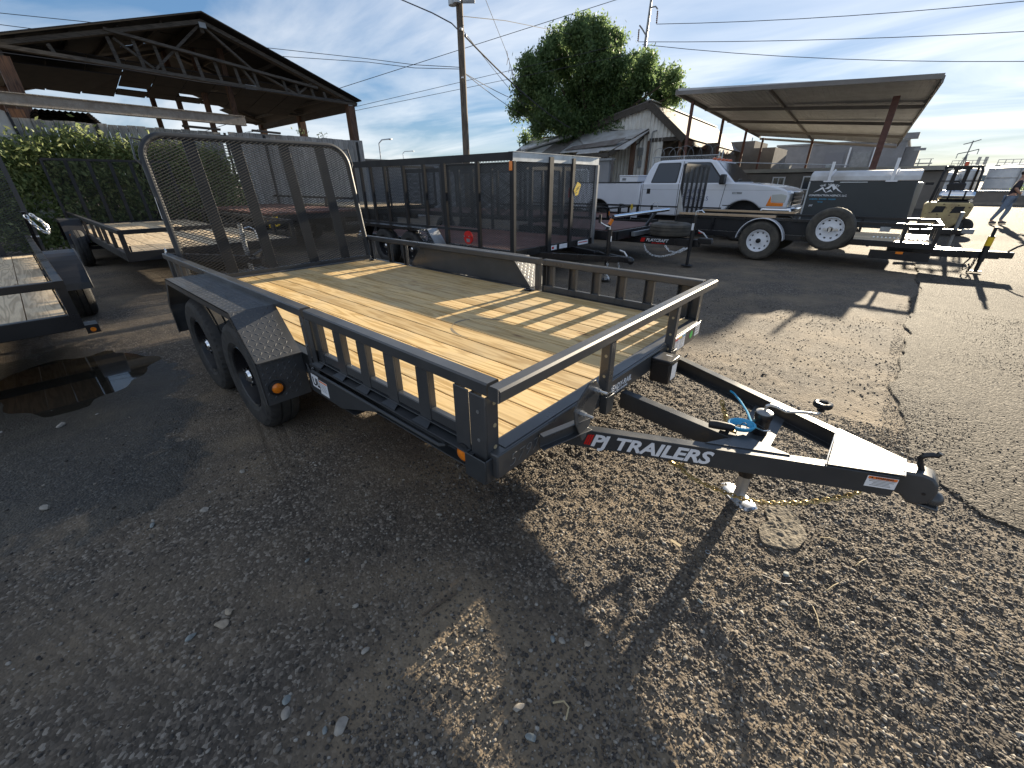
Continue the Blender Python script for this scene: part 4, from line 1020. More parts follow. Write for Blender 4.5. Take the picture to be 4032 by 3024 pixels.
def round_fender(t, xc, zc, r, y0, y1, m_, a0=8, a1=172, edge=None):
    mb = MB(); n = 18; th = .006
    for k in range(n):
        a = math.radians(a0 + (a1 - a0) * k / n); b = math.radians(a0 + (a1 - a0) * (k + 1) / n)
        mb.prism([(xc + r * math.cos(a), y0, zc + r * math.sin(a)), (xc + r * math.cos(b), y0, zc + r * math.sin(b)), (xc + (r - th) * math.cos(b), y0, zc + (r - th) * math.sin(b)), (xc + (r - th) * math.cos(a), y0, zc + (r - th) * math.sin(a))], (0, y1 - y0, 0))
    P('fender', mb, m_, t)
    if edge is not None:
        P('fender_edge', MB().tube([(xc + r * math.cos(a), edge, zc + r * math.sin(a)) for a in [math.radians(a0 + (a1 - a0) * k / 24) for k in range(25)]], .008, 6), m_, t)
def box_fender(t, x0, x1, y0, y1, zt, m_, drop=.3, sl=.25, out=-1):
    prof = [(x0 - sl, zt - drop), (x0, zt), (x1, zt), (x1 + sl, zt - drop)]
    mb = MB()
    for a, b in zip(prof, prof[1:]):
        d = Vector((b[0] - a[0], 0, b[1] - a[1])).normalized(); n_ = Vector((d.z, 0, -d.x)) * .006
        mb.prism([(a[0], y0, a[1]), (b[0], y0, b[1]), (b[0] + n_.x, y0, b[1] + n_.z), (a[0] + n_.x, y0, a[1] + n_.z)], (0, y1 - y0, 0))
    P('fender', mb, m_, t)
    yo = y0 if out < 0 else y1 - .006
    P('fender_side', MB().prism([(x0 - sl, yo, zt - drop), (x0, yo, zt - .001), (x1, yo, zt - .001), (x1 + sl, yo, zt - drop), (x1 + sl - .05, yo, zt - drop), (x1 - .02, yo, zt - .05), (x0 + .02, yo, zt - .05), (x0 - sl + .05, yo, zt - drop)], (0, .006, 0)), m_, t)
def mesh_gate(t, x_, y0, y1, z0, z1, n, paint, lean=0.0, wd=.045, cw=.06, ch=.03, frame=.05, name='ramp_gate', strand=.006):
    g = bpy.data.objects.new(name, None); COL.objects.link(g); g.parent = t; g.location = Vector((x_, y0, z0)) - t.location
    top = x_ + lean
    P('gate_frame', MB().beam((x_, y0, z0), (top, y0, z1), frame, frame), paint, g); P('gate_frame', MB().beam((x_, y1, z0), (top, y1, z1), frame, frame), paint, g)
    P('gate_frame', MB().beam((top, y0, z1), (top, y1, z1), frame + .002, frame + .002), paint, g); P('gate_frame', MB().beam((x_, y0, z0), (x_, y1, z0), frame + .002, frame + .002), paint, g)
    for i in range(1, n + 1):
        yc = y0 + (y1 - y0) * i / (n + 1)
        P('gate_upright', MB().beam((x_ - .01, yc, z0 + .02), (top - .01, yc, z1 - .02), wd, .03, upv=(1, 0, 0)), paint, g)
    Vv = Vector((lean, 0, z1 - z0)); P('expanded_mesh', exmesh(MB(), (x_ + .028, y0, z0), (0, 1, 0), Vv, y1 - y0, Vv.length, cw, ch, strand), paint, g, smooth=0)
    return g

# the cut off trailer at the picture's edge
t1 = open_trailer('black utility trailer with weathered planks, parked beside the puddle', -8.5, -3.74, -2.75, -.735, .555, .815, BLACK, OAK, (-7.4, -5.2), nplanks=9, rail=.055, front_posts=(-1.75,), fh=.11)
round_fender(t1, -6.45, .34, .44, -.73, -.47, BLACK, 5, 175, edge=-.468)
P('fender_side', MB().prism([(-6.45 + .44 * math.cos(a), -.728, .34 + .44 * math.sin(a)) for a in [math.radians(5 + 170 * k / 12) for k in range(13)]], (0, .004, 0)), BLACK, t1)
wheel(t1, (-6.45, -.59, .33), .33, .2, BLACK, RUBBER, axis=(0, 1, 0), holes=0, rim_r=.19)
P('axle', MB().beam((-6.45, -2.9, .33), (-6.45, -.6, .33), .06, .06), BLACKM, t1)
P('corner_bracket', MB().box(-3.95, -3.80, -.735, -.655, .44, .448).box(-3.81, -3.80, -.735, -.655, .38, .44), BLACK, t1)
P('reflector', MB().disc((-3.7995, -.695, .41), (1, 0, 0), .018, .004, 12), AMBER, t1)
g = mesh_gate(t1, -8.65, -2.72, -.67, .5, 1.86, 4, BLACK, lean=-.12, wd=.06)
P('latch_bolt', MB().disc((-8.46, -.74, .79), (0, 1, 0), .018, .09, 8), ZINC, t1)
c_ = chain_mb(MB(), [(-8.2, -.70, 1.10), (-8.18, -.66, .98), (-8.17, -.60, .88), (-8.17, -.56, .84), (-8.17, -.53, .90), (-8.18, -.56, 1.0), (-8.2, -.64, 1.10)], .07, .009)
P('hanging_chain', c_, ZINC, t1)
P('side_brace', MB().beam((-8.45, -.71, .5), (-8.20, -.70, 1.14), .04, .04), BLACK, t1)
Cbm = lambda t, p, q, m_, h=.1, w_=.06, n_='tongue_beam': P(n_, MB().beam(p, q, w_, h, c=.004), m_, t)

# trailer with planks and raised gate beyond the puddle
t2 = open_trailer('black utility trailer with sunlit plank deck and raised mesh gate before the ivy', -14, -7.15, .06, 2.42, .6, .9, BLACKM, OAK, (-12.35, -11.2, -10.14, -9.4, -8.78, -8.02), nplanks=13, rail=.06, post_w=.11, front_posts=(1.25,))
box_fender(t2, -11.9, -11.2, -.25, .05, .86, BLACKM, drop=.42, sl=.2)
wheel(t2, (-11.95, -.1, .34), .34, .2, BLACK, RUBBER, axis=(0, -1, 0), holes=0)
wheel(t2, (-11.15, -.1, .34), .34, .2, BLACK, RUBBER, axis=(0, -1, 0), holes=0)
P('axle', MB().beam((-11.95, -.1, .33), (-11.95, 2.5, .33), .06, .06), BLACKM, t2); P('axle', MB().beam((-11.15, -.1, .33), (-11.15, 2.5, .33), .06, .06), BLACKM, t2)
P('marker_light', MB().box(-10.995, -10.985, -.2, -.1, .56, .62), AMBER, t2)
mesh_gate(t2, -14.05, .05, 2.40, .6, 2.0, 5, BLACKM, lean=-.1, wd=.07, strand=.0028)
P('deck_hook', MB().tube([(-7.22, .14, .6), (-7.22, .14, .66), (-7.20, .14, .68)], .012, 6), BLACKM, t2)
Cbm(t2, (-7.2, .5, .5), (-5.95, 1.22, .5), BLACKM); Cbm(t2, (-7.2, 1.98, .5), (-5.95, 1.27, .5), BLACKM)
P('coupler', MB().box(-5.95, -5.75, 1.19, 1.30, .45, .53), BLACK, t2, bevel=.01)
P('jack_tube', MB().tube([(-6.25, 1.3, .22), (-6.25, 1.3, .95)], .035, 12), ZINC, t2)
P('jack_leg', MB().tube([(-6.25, 1.3, .03), (-6.25, 1.3, .22)], .026, 10), ZINC, t2)
P('jack_foot', MB().disc((-6.25, 1.3, .02), (0, 0, 1), .08, .012, 14), ZINC, t2)
P('jack_handle', MB().tube([(-6.25, 1.3, .88), (-6.25, 1.42, .90), (-6.22, 1.47, .86), (-6.2, 1.48, .74)], .010, 7), ZINC, t2)
T1('white_board', MB().box(-8.0, -7.65, 1.25, 2.0, .02, .06), WHITE, 'white board lying on the ground under the raised mesh gate', 'board', (-7.9, 1.6, .02))

# deck-over trailers farther back
def deckover(label, x0, x1, y0, y1, zd, wood, m_=BLACKM, n=10):
    t = thing('flatbed_trailer', label, 'trailer', ((x0 + x1) / 2, (y0 + y1) / 2, 0), 'flatbed trailers behind the mesh gates')
    [P('frame_rail', MB().box(x0, x1, a_, a_ + .05, zd - .16, zd - .045), m_, t) for a_ in (y0, y1 - .05)]
    [P('header', MB().box(a_, a_ + .05, y0 + .05, y1 - .05, zd - .16, zd - .045), m_, t) for a_ in (x1 - .05, x0)]
    pw = (y1 - y0) / n
    for i in range(n): P('plank', MB().box(x0 - .01, x1 + .01, y0 + i * pw, y0 + (i + 1) * pw - .008, zd - .04, zd), wood, t)
    for xc in (x0 + (x1 - x0) * .4, x0 + (x1 - x0) * .4 + .85):
        for yc, s_ in ((y0 + .1, -1), (y1 - .1, 1)): wheel(t, (xc, yc, .36), .36, .22, BLACK, RUBBER, axis=(0, s_, 0), holes=0, n=32)
        P('axle', MB().beam((xc, y0 + .1, .36), (xc, y1 - .1, .36), .07, .07), BLACKM, t)
    P('side_frame', MB().box(x0 + .3, x1 - .3, y0 + .45, y0 + .53, zd - .40, zd - .16).box(x0 + .3, x1 - .3, y1 - .53, y1 - .45, zd - .40, zd - .16), m_, t)
    return t
t3 = deckover('flatbed trailer with red brown deck behind the raised mesh gate', -15.5, -9.6, 2.95, 5.2, .88, REDW)
P('top_rail', MB().beam((-15.4, 5.17, 1.12), (-9.7, 5.17, 1.12), .05, .05), BLACKM, t3)
for xc in (-15, -13.2, -11.4, -9.8): P('post', MB().beam((xc, 5.17, .85), (xc, 5.17, 1.1), .05, .05, upv=(0, 1, 0)), BLACKM, t3)
tg = MB().prism([(-8.55, 2.50, .86), (-8.52, 2.70, .88), (-8.52, 2.72, .70), (-8.55, 2.52, .68)], (.004, 0, 0))
P('price_tag', tg, YELLOW, t3); P('tag_string', MB().tube([(-8.55, 2.61, .87), (-8.6, 2.7, .95), (-9.58, 3.0, .86)], .005, 5), WIRE, t3)
t3b = deckover('flatbed trailer with pale deck, far behind the mesh gate near the wall', -16, -10.5, 6.1, 8.3, .85, OAK)
mesh_gate(t3b, -10.4, 6.1, 8.3, .85, 1.9, 3, BLACKM)

# tall mesh sided trailer
t4 = thing('landscape_trailer', 'tall black trailer with mesh sides, red brown deck and yellow price tag', 'trailer', (-6, 5.3, 0))
X0, X1, Y0, Y1, ZB, ZT = -7.95, -3.5, 4.13, 6.50, .50, 1.85
for y_, s_ in ((Y0, 1), (Y1, -1)):
    P('frame_rail', MB().beam((X0, y_ + s_ * .04, ZB - .05), (X1, y_ + s_ * .04, ZB - .05), .08, .11, c=.005), BLACK, t4)
    P('top_rail', MB().box(X0, X1, min(y_, y_ + s_ * .006), max(y_, y_ + s_ * .006), ZT - .10, ZT).box(X0, X1, min(y_, y_ + s_ * .08), max(y_, y_ + s_ * .08), ZT, ZT + .006), BLACKM, t4)
    for i, xc in enumerate((-7.9, -7.60, -7.25, -6.77, -6.17, -5.57, -5.05, -4.24, -3.53)):
        P('post', MB().beam((xc, y_ + s_ * .025, ZB - .1), (xc, y_ + s_ * .025, ZT - .002 if i == 6 else ZT - .1), .09 if i == 6 else .055, .045, upv=(0, 1, 0)), BLACKM, t4)
    P('lower_rail', MB().box(X0, -4.26, min(y_ - s_ * .004, y_ + s_ * .04), max(y_ - s_ * .004, y_ + s_ * .04), .735, .775), BLACKM, t4)
    P('expanded_mesh', exmesh(MB(), (X0, y_ + s_ * .052, ZB), (1, 0, 0), (0, 0, 1), X1 - X0, ZT - ZB - .02, .062, .030, .0060), MESHG, t4, smooth=0)
P('top_rail', MB().box(X1 - .006, X1, Y0, Y1, ZT - .11, ZT + .004).box(X1 - .08, X1 + .012, Y0, Y1 + .02, ZT + .006, ZT + .012), GALV, t4)
P('expanded_mesh', exmesh(MB(), (X1 - .03, Y0, ZB), (0, 1, 0), (0, 0, 1), Y1 - Y0, ZT - ZB - .1, .062, .030, .0060), MESHG, t4, smooth=0)
for yc, w_, m_ in ((4.16, .055, BLACKM), (5.05, .10, BLACKM), (5.68, .07, BLACKM), (6.47, .055, STEEL)):
    P('post', MB().beam((X1 - .004, yc, ZB - .1), (X1 - .004, yc, ZT - (.11 if w_ < .06 else .03)), .05, w_, upv=(0, 1, 0)), m_, t4)
P('header', MB().box(X1 - .06, X1 + .008, Y0 + .08, Y1 - .08, ZB - .105, ZB + .003), BLACK, t4)
P('corner_reflector', MB().box(X1 - .003 - .06, X1 - .003, Y0 - .004, Y0, 1.62, 1.74), AMBER, t4)
for i in range(12): P('plank', MB().box(X0 + .05, X1 - .07, Y0 + .09 + i * .183, Y0 + .09 + i * .183 + .176, ZB - .035, ZB), REDW, t4)
box_fender(t4, -7.25, -5.3, 3.88, 4.12, .745, BLACK, drop=.32, sl=.28)
P('tread_pattern', lugs(MB(), (-5.02, 3.89, .435), (-.28 / 1.0, 0, .31), (0, -1, 0), .42, -.23 * -1, pitch=.03), GALV, t4, kind='stuff', smooth=0)
P('fender_front_plate', MB().prism([(-5.28, 3.885, .747), (-5.015, 3.885, .43), (-5.009, 3.885, .433), (-5.274, 3.885, .750)], (0, .232, 0)), GALV, t4)
for xc in (-6.72, -5.86): wheel(t4, (xc, 4.0, .34), .34, .2, BLACK, RUBBER, axis=(0, -1, 0), holes=6, n=40, holes_m=ZINC); P('axle', MB().beam((xc, 4.0, .34), (xc, 6.6, .34), .06, .06), BLACKM, t4)
P('red_cap', MB().disc((-4.47, 4.118, .645), (0, -1, 0), .105, .015, 24), RED, t4)
P('cap_print', MB().box(-4.51, -4.43, 4.1015, 4.1025, .57, .625), STEEL, t4)
P('cap_bolt', MB().disc((-4.53, 4.10, .665), (0, -1, 0), .012, .03, 8).disc((-4.41, 4.10, .665), (0, -1, 0), .012, .03, 8), ZINC, t4)
tg = MB().prism([(X1 + .02, 5.70, 1.34), (X1 + .02, 5.76, 1.25), (X1 + .02, 5.84, 1.27), (X1 + .02, 5.91, 1.42), (X1 + .02, 5.88, 1.45), (X1 + .02, 5.80, 1.47)], (.003, 0, 0))
P('price_tag', tg, YELLOW, t4); P('tag_print', MB().beam((X1 + .0236, 5.76, 1.33), (X1 + .0236, 5.85, 1.37), .0006, .012).beam((X1 + .0236, 5.79, 1.365), (X1 + .0236, 5.87, 1.40), .0006, .012).beam((X1 + .0236, 5.76, 1.295), (X1 + .0236, 5.80, 1.31), .0006, .012), BLACKM, t4, kind='stuff')
P('tag_string', MB().tube([(X1 + .02, 5.85, 1.45), (X1 + .02, 5.88, 1.53), (X1 + .0, 5.86, 1.58)], .004, 5), WIRE, t4)
for a, b in ((5.12, 5.28), (5.36, 5.6), (5.95, 6.3)): P('label_sticker', MB().box(X1 + .0085, X1 + .0095, a, b, ZB - .085, ZB - .01), WHITE, t4)
P('label_print', MB().box(X1 + .0097, X1 + .0100, 5.97, 6.28, ZB - .05, ZB - .035).box(X1 + .0097, X1 + .0100, 5.14, 5.2, ZB - .07, ZB - .03), RED, t4, kind='stuff')
Cbm(t4, (X1 - .3, 4.72, .37), (-2.28, 5.27, .37), BLACK, .09); Cbm(t4, (X1 - .3, 5.88, .37), (-2.28, 5.33, .37), BLACK, .09)
P('coupler', MB().box(-2.3, -2.1, 5.25, 5.35, .33, .42), BLACK, t4, bevel=.015)
P('ball_socket', MB().ball((-2.09, 5.3, .36), .055, 14, 8), BLACK, t4)
P('coupler_latch', MB().tube([(-2.16, 5.3, .42), (-2.22, 5.31, .48), (-2.3, 5.31, .50)], .014, 7), ZINC, t4)
P('jack_tube', MB().tube([(-2.5, 5.3, .25), (-2.5, 5.3, .80)], .036, 14), BLACK, t4); P('jack_leg', MB().tube([(-2.5, 5.3, .03), (-2.5, 5.3, .25)], .027, 12), ZINC, t4); P('jack_foot', MB().disc((-2.5, 5.3, .02), (0, 0, 1), .09, .012, 16), BLACK, t4)
P('jack_handle', MB().tube([(-2.5, 5.3, .80), (-2.5, 5.3, .83), (-2.54, 5.24, .85), (-2.60, 5.17, .90), (-2.61, 5.16, 1.0)], .011, 8), ZINC, t4)
P('handle_grip', MB().tube([(-2.61, 5.16, .90), (-2.61, 5.16, 1.02)], .02, 10), BLACKM, t4)
P('wire_harness', MB().tube([(-2.62 + .12 * math.cos(a), 5.3 + .07 * math.sin(a), .44 + .015 * math.sin(3 * a)) for a in [k * PI / 8 for k in range(16)]], .010, 6, closed=True), BLACKM, t4)
P('jack_label', MB().box(-2.5 + .0365, -2.5 + .0375, 5.285, 5.315, .62, .70), WHITE, t4)
P('safety_chain', chain_mb(chain_mb(MB(), [(-2.45, 5.22, .34), (-2.42, 5.2, .12), (-2.38, 5.2, .05)], .05, .006), [(-2.35, 5.38, .34), (-2.30, 5.40, .10), (-2.27, 5.40, .05)], .05, .006), ZINC, t4)

# second tall mesh trailer behind it
t4b = thing('landscape_trailer', 'second mesh sided trailer standing behind the tall tagged one', 'trailer', (-9, 8.0, 0))
for y_ in (7.0, 8.9):
    P('top_rail', MB().box(-10.2, -5.6, y_, y_ + .05, 1.72, 1.82), BLACKM, t4b); P('frame_rail', MB().box(-10.2, -5.6, y_, y_ + .06, .66, .76), BLACKM, t4b)
    for xc in (-10.1, -9.2, -8.3, -7.4, -6.5, -5.65): P('post', MB().beam((xc, y_ + .02, .76), (xc, y_ + .02, 1.72), .06, .045, upv=(0, 1, 0)), BLACKM, t4b)
    P('expanded_mesh', exmesh(MB(), (-10.2, y_ + .052, .76), (1, 0, 0), (0, 0, 1), 4.6, .96, .08, .038, .008), BLACKM, t4b, smooth=0)
for i in range(8): P('plank', MB().box(-10.15, -5.65, 7.07 + i * .225, 7.07 + i * .225 + .215, .73, .77), REDW, t4b)
P('front_rail', MB().box(-5.64, -5.6, 7.05, 8.9, 1.72, 1.80), BLACKM, t4b)
for yc in (7.6, 8.3): P('post', MB().beam((-5.62, yc, .76), (-5.62, yc, 1.72), .05, .05, upv=(0, 1, 0)), BLACKM, t4b)
for xc in (-8.4, -7.5): wheel(t4b, (xc, 6.95, .34), .34, .2, BLACK, RUBBER, holes=0, n=32)

# flatbed with long tongue and spare wheel on it
t5 = thing('flatbed_trailer', 'black flatbed trailer with red brown deck, pipe front rail and a tyre on its tongue', 'trailer', (-5.5, 7.7, 0))
for i in range(9): P('plank', MB().box(-5.5, -3.2, 6.72 + i * .23, 6.72 + i * .23 + .222, .595, .63), REDW, t5)
[P('frame_rail', MB().box(-5.5, -3.1, a_, a_ + .08, .47, .62), BLACK, t5) for a_ in (6.62, 8.82)]; P('header', MB().box(-3.16, -3.08, 6.70, 8.82, .47, .625), BLACK, t5)
P('front_rail', MB().tube([(-3.30, 6.85, .865), (-3.00, 8.75, .92)], .034, 14), CHROME, t5)
for a, b in (((-3.42, 6.75, .56), (-3.31, 6.88, .86)), ((-3.22, 8.1, .56), (-3.08, 8.3, .9))): P('rail_post', MB().beam(a, b, .05, .05), BLACK, t5)
P('reflector_band', MB().beam((-3.355, 6.815, .72), (-3.325, 6.86, .82), .056, .056), AMBER, t5)
Cbm(t5, (-4.4, 7.38, .42), (-1.85, 7.55, .42), BLACK, .13, .07); Cbm(t5, (-4.4, 8.1, .42), (-1.85, 7.62, .42), BLACK, .13, .07)
P('coupler', MB().box(-1.87, -1.62, 7.53, 7.64, .42, .52), BLACK, t5, bevel=.015); P('coupler_latch', MB().tube([(-1.72, 7.58, .52), (-1.8, 7.58, .60), (-1.9, 7.57, .64)], .014, 7), ZINC, t5)
bt = Vector((2.55, .17, 0)).normalized()
P('red_badge', MB().prism([(-2.96, 7.437, .385), (-2.88, 7.443, .385), (-2.86, 7.444, .46), (-2.94, 7.439, .46)], (.0001, -.002, 0)), RED, t5)
text('PLAYCRAFT', .082, WHITE, t5, (-2.84, 7.4405, .40), bt, (0, 0, 1), bold=.001, shear=.2, depth=.001)
[P('red_print', MB().box(-2.72 + k * .055, -2.68 + k * .055, 7.4465 + k * .0037, 7.4485 + k * .0037, .366, .384), RED, t5) for k in range(5)]
P('jack_tube', MB().tube([(-1.95, 7.42, .30), (-1.95, 7.42, .92)], .038, 12), BLACK, t5); P('jack_leg', MB().tube([(-1.95, 7.42, .03), (-1.95, 7.42, .3)], .028, 12), BLACKM, t5); P('jack_foot', MB().disc((-1.95, 7.42, .02), (0, 0, 1), .10, .012, 16), BLACKM, t5)
P('jack_handle', MB().tube([(-1.95, 7.42, .92), (-1.95, 7.42, .98), (-1.85, 7.42, 1.0), (-1.80, 7.42, .96)], .012, 7), ZINC, t5)
P('label_sticker', MB().box(-1.97, -1.93, 7.381, 7.383, .66, .78), WHITE, t5)
P('safety_chain', chain_mb(MB(), [(-2.85, 7.38, .36), (-2.75, 7.3, .24), (-2.6, 7.25, .17), (-2.4, 7.25, .16), (-2.2, 7.3, .22), (-2.05, 7.38, .33)], .055, .006), ZINC, t5)
P('safety_chain', chain_mb(MB(), [(-2.42, 7.40, .35), (-2.3, 7.35, .26), (-2.12, 7.35, .25), (-2.0, 7.4, .33)], .055, .006), ZINC, t5)
P('front_box', MB().box(-3.06, -2.98, 7.2, 8.5, .50, .58), STEEL, t5)
tt = thing('tyre', 'spare tyre lying flat on the tongue of the pipe railed flatbed', 'tyre', (-2.52, 7.8, .49))
rr = .40
P('tyre_tread', MB().lathe([(.21, .03), (.24, .0), (.33, -.0), (.385, .03), (rr, .07), (rr, .09), (rr - .012, .095), (rr - .012, .11), (rr, .115), (rr, .155), (rr - .012, .16), (rr - .012, .175), (rr, .18), (.385, .22), (.33, .245), (.24, .245), (.21, .215), (.205, .12), (.21, .03)], (-2.52, 7.8, .49), (0, 0, 1), 48), RUBBER_DUST, tt)

# small railed trailer in front of the pickup
t6 = open_trailer('small black trailer with red brown deck and low rails in front of the pickup', -9.2, -5.1, 9.9, 11.7, .60, .86, BLACK, REDW, (-8, -6.6, -5.7), nplanks=9, front_posts=(10.5, 11.1))
P('reflector_band', MB().box(-5.0985, -5.096, 9.905, 9.955, .66, .76), AMBER, t6)
P('price_tag', MB().prism([(-5.06, 11.05, .80), (-5.06, 11.15, .72), (-5.06, 11.24, .80), (-5.06, 11.18, .90), (-5.06, 11.1, .90)], (.003, 0, 0)), YELLOW, t6)
P('label_sticker', MB().box(-5.09, -5.086, 11.2, 11.6, .48, .58), WHITE, t6)
P('rail_knob', MB().ball((-5.12, 10.6, .90), .05, 10, 6, (2, 1, .6)), BLACK, t6)
for y_, s_ in ((9.8, -1), (11.8, 1)): wheel(t6, (-7.3, y_, .33), .33, .2, BLACK, RUBBER, axis=(0, s_, 0), holes=0, n=32)
Cbm(t6, (-5.2, 10.3, .5), (-4.1, 10.78, .5), BLACK, .08); Cbm(t6, (-5.2, 11.3, .5), (-4.1, 10.82, .5), BLACK, .08)
P('jack_tube', MB().tube([(-4.3, 10.8, .05), (-4.3, 10.8, .9)], .034, 12), BLACK, t6); P('jack_handle', MB().tube([(-4.3, 10.8, .9), (-4.25, 10.8, .97), (-4.15, 10.8, .97), (-4.12, 10.8, .72)], .011, 7), ZINC, t6)

# long open trailer with tan boards, spare wheel and upright gate
t7 = open_trailer('black open trailer with tan boards on its rails, white wheels and spare wheel', -3.0, 1.45, 9.3, 10.9, .50, .80, BLACK, OAK, (-2.2, .3, 1.0), nplanks=9, front_posts=(10.1,), fh=.1)
P('tan_board', MB().box(-2.95, -1.02, 9.285, 9.37, .803, .845), TAN, t7); P('tan_board', MB().box(-2.95, -.95, 10.83, 10.915, .803, .845), TAN, t7)
P('side_panel', MB().box(-2.98, -.4, 9.345, 9.352, .5, .745), BLACKM, t7)
wheel(t7, (-1.18, 9.17, .375), .375, .23, WHITE, RUBBER_DUST, axis=(0, -1, 0), holes=10, rim_r=.215, n=64, deep=.03)
wheel(t7, (-1.18, 11.03, .375), .375, .23, WHITE, RUBBER_DUST, axis=(0, 1, 0), holes=10, rim_r=.215, n=40)
P('axle', MB().beam((-1.18, 9.2, .375), (-1.18, 11.0, .375), .06, .06), BLACKM, t7)
round_fender(t7, -1.18, .375, .43, 9.04, 9.28, WHITEP, 5, 175, edge=9.045); round_fender(t7, -1.18, .375, .43, 10.92, 11.15, BLACK, 5, 175)
sw_ = wheel(t7, (-.05, 9.17, .66), .375, .23, WHITE, RUBBER_DUST, axis=(0, -1, 0), holes=10, rim_r=.215, n=64, deep=.03, label='spare wheel bolted upright to the near rail')
P('spare_clamp', MB().box(-.16, .08, 9.08, 9.10, .64, .68).box(-.07, -.03, 9.05, 9.08, .62, .70), ZINC, t7)
P('red_light', MB().box(-2.45, -2.36, 9.29, 9.298, .42, .46), RED, t7)
mesh_gate(t7, -3.02, 9.33, 10.87, .52, 1.80, 4, BLACKM, lean=.02, wd=.07, cw=.07, ch=.034, frame=.05, strand=.011)
P('gate_side_plate', MB().prism([(-3.02, 9.30, .78), (-2.86, 9.30, .78), (-3.02, 9.30, 1.32)], (0, .01, 0)), GALV, t7)
# ramps with rungs slung below the front
for k, (ya, zz) in enumerate(((9.42, .42), (9.75, .46))):
    mb = MB(); 
    for y_ in (ya, ya + .24): mb.box(.55, 1.38, y_, y_ + .03, zz, zz + .05)
    for i in range(14): mb.box(.58 + i * .06, .60 + i * .06, ya + .03, ya + .24, zz + .01, zz + .04)
    P('loading_ramp', mb, CHROME, t7)
Cbm(t7, (.85, 9.72, .30), (2.32, 10.08, .31), BLACK, .12, .07); Cbm(t7, (.85, 10.48, .30), (2.32, 10.12, .31), BLACK, .12, .07)
P('coupler', MB().box(2.30, 2.48, 10.04, 10.16, .27, .37), BLACK, t7, bevel=.015); P('coupler_latch', MB().tube([(2.40, 10.1, .37), (2.48, 10.1, .46), (2.54, 10.1, .50)], .016, 7), BLACK, t7)
P('frame_side', MB().box(.62, 1.44, 9.30, 9.36, .20, .34), BLACK, t7); P('reflector', MB().box(.98, 1.08, 9.292, 9.299, .30, .34), AMBER, t7)
P('jack_tube', MB().tube([(2.12, 9.98, .20), (2.12, 9.98, .62)], .042, 12), BLACK, t7); P('jack_top', MB().tube([(2.12, 9.98, .62), (2.12, 9.98, .76)], .024, 10), BLACKM, t7); P('jack_leg', MB().tube([(2.12, 9.98, .04), (2.12, 9.98, .2)], .03, 10), BLACKM, t7); P('jack_foot', MB().disc((2.12, 9.98, .03), (0, 0, 1), .08, .015, 14), BLACKM, t7)
P('yellow_label', MB().tube([(2.12, 9.98, .46), (2.12, 9.98, .60)], .0435, 12), YELLOW, t7)
P('plug_cable', MB().tube([(2.0, 9.95, .28), (1.93, 9.93, .14), (1.95, 9.92, .05), (2.02, 9.92, .10), (1.99, 9.93, .16)], .012, 6), WIRE, t7)
P('safety_chain', chain_mb(MB(), [(2.05, 9.95, .26), (2.04, 9.93, .12), (2.02, 9.93, .04)], .06, .007), BLACKM, t7)

# enclosed cargo trailer
t8 = thing('enclosed_trailer', 'small grey enclosed cargo trailer with white mountain logo', 'trailer', (0, 12.8, 0))
P('body', MB().prism([(-.98, 12.0, .50), (-.98, 12.0, 1.46), (.92, 12.0, 1.46), (1.0, 12.0, .50)], (0, 1.5, 0)), ENCL, t8, bevel=.01)
P('nose', MB().prism([(.93, 12.02, .51), (1.02, 12.35, .51), (1.05, 12.75, .51), (1.02, 13.15, .51), (.93, 13.48, .51)], (0, 0, .92)), ENCL, t8, bevel=.02)
P('roof', MB().prism([(-1.0, 11.985, 1.462), (-1.0, 11.995, 1.56), (-1.0, 12.06, 1.63), (-1.0, 12.25, 1.68), (-1.0, 13.25, 1.68), (-1.0, 13.44, 1.63), (-1.0, 13.515, 1.462)], (1.96, 0, 0)), ROOFW, t8, bevel=.02)
P('trim', MB().box(-1.0, -.97, 11.985, 11.998, .5, 1.46), GALV, t8); P('roof_trim', MB().box(-.4, .1, 11.99, 11.998, 1.43, 1.45), GALV, t8); P('step', MB().box(.60, .78, 11.96, 11.998, .44, .54), GALV, t8)
P('tongue_beam', MB().beam((1.1, 12.4, .45), (2.0, 12.75, .45), .06, .09).beam((1.1, 13.1, .45), (2.0, 12.78, .45), .06, .09), BLACK, t8)
P('coupler', MB().box(1.95, 2.15, 12.7, 12.82, .42, .52), STEEL, t8, bevel=.01)
P('jack', MB().tube([(1.85, 12.76, .05), (1.85, 12.76, .85)], .035, 10), STEEL, t8)
wheel(t8, (-.1, 12.1, .33), .33, .2, WHITE, RUBBER, holes=8, n=32)
for x_, z1, a, b in ((-.62, 1.86, -.10, .05), (.50, 1.90, -.10, .08)):
    P('rack_upright', MB().box(x_ - .028, x_ + .028, 11.955, 11.985, 1.476, z1), WHITE, t8); P('rack_foot', MB().box(x_ - .10, x_ + .10, 11.955, 11.984, 1.445, 1.475), WHITE, t8)
    P('rack_brace', MB().beam((x_ + .01, 12.0, 1.55), (x_ + .06, 12.1, 1.70), .03, .03), WHITE, t8)
def arc_text(body, size, m_, root, c, r, a0, a1, y_):
    for i, ch in enumerate(body):
        if ch == ' ': continue
        a = math.radians(a0 + (a1 - a0) * i / (len(body) - 1)); X = Vector((math.sin(a), 0, -math.cos(a))) if False else Vector((math.cos(a - PI / 2), 0, math.sin(a - PI / 2)))
        Yd = Vector((-X.z, 0, X.x)); text(ch, size, m_, root, (c[0] + r * math.cos(a), y_, c[1] + r * math.sin(a)), X, Yd, bold=.001, depth=.0006, align='CENTER')
arc_text('THE VALLEY', .065, WHITE, t8, (-.575, .97), .40, 113, 67, 11.999)
def flatpoly(pts, m_, root, y_, name='mountain_logo'): P(name, MB().prism([(x_, y_, z_) for x_, z_ in pts], (0, -.0015, 0)), m_, root, smooth=0)
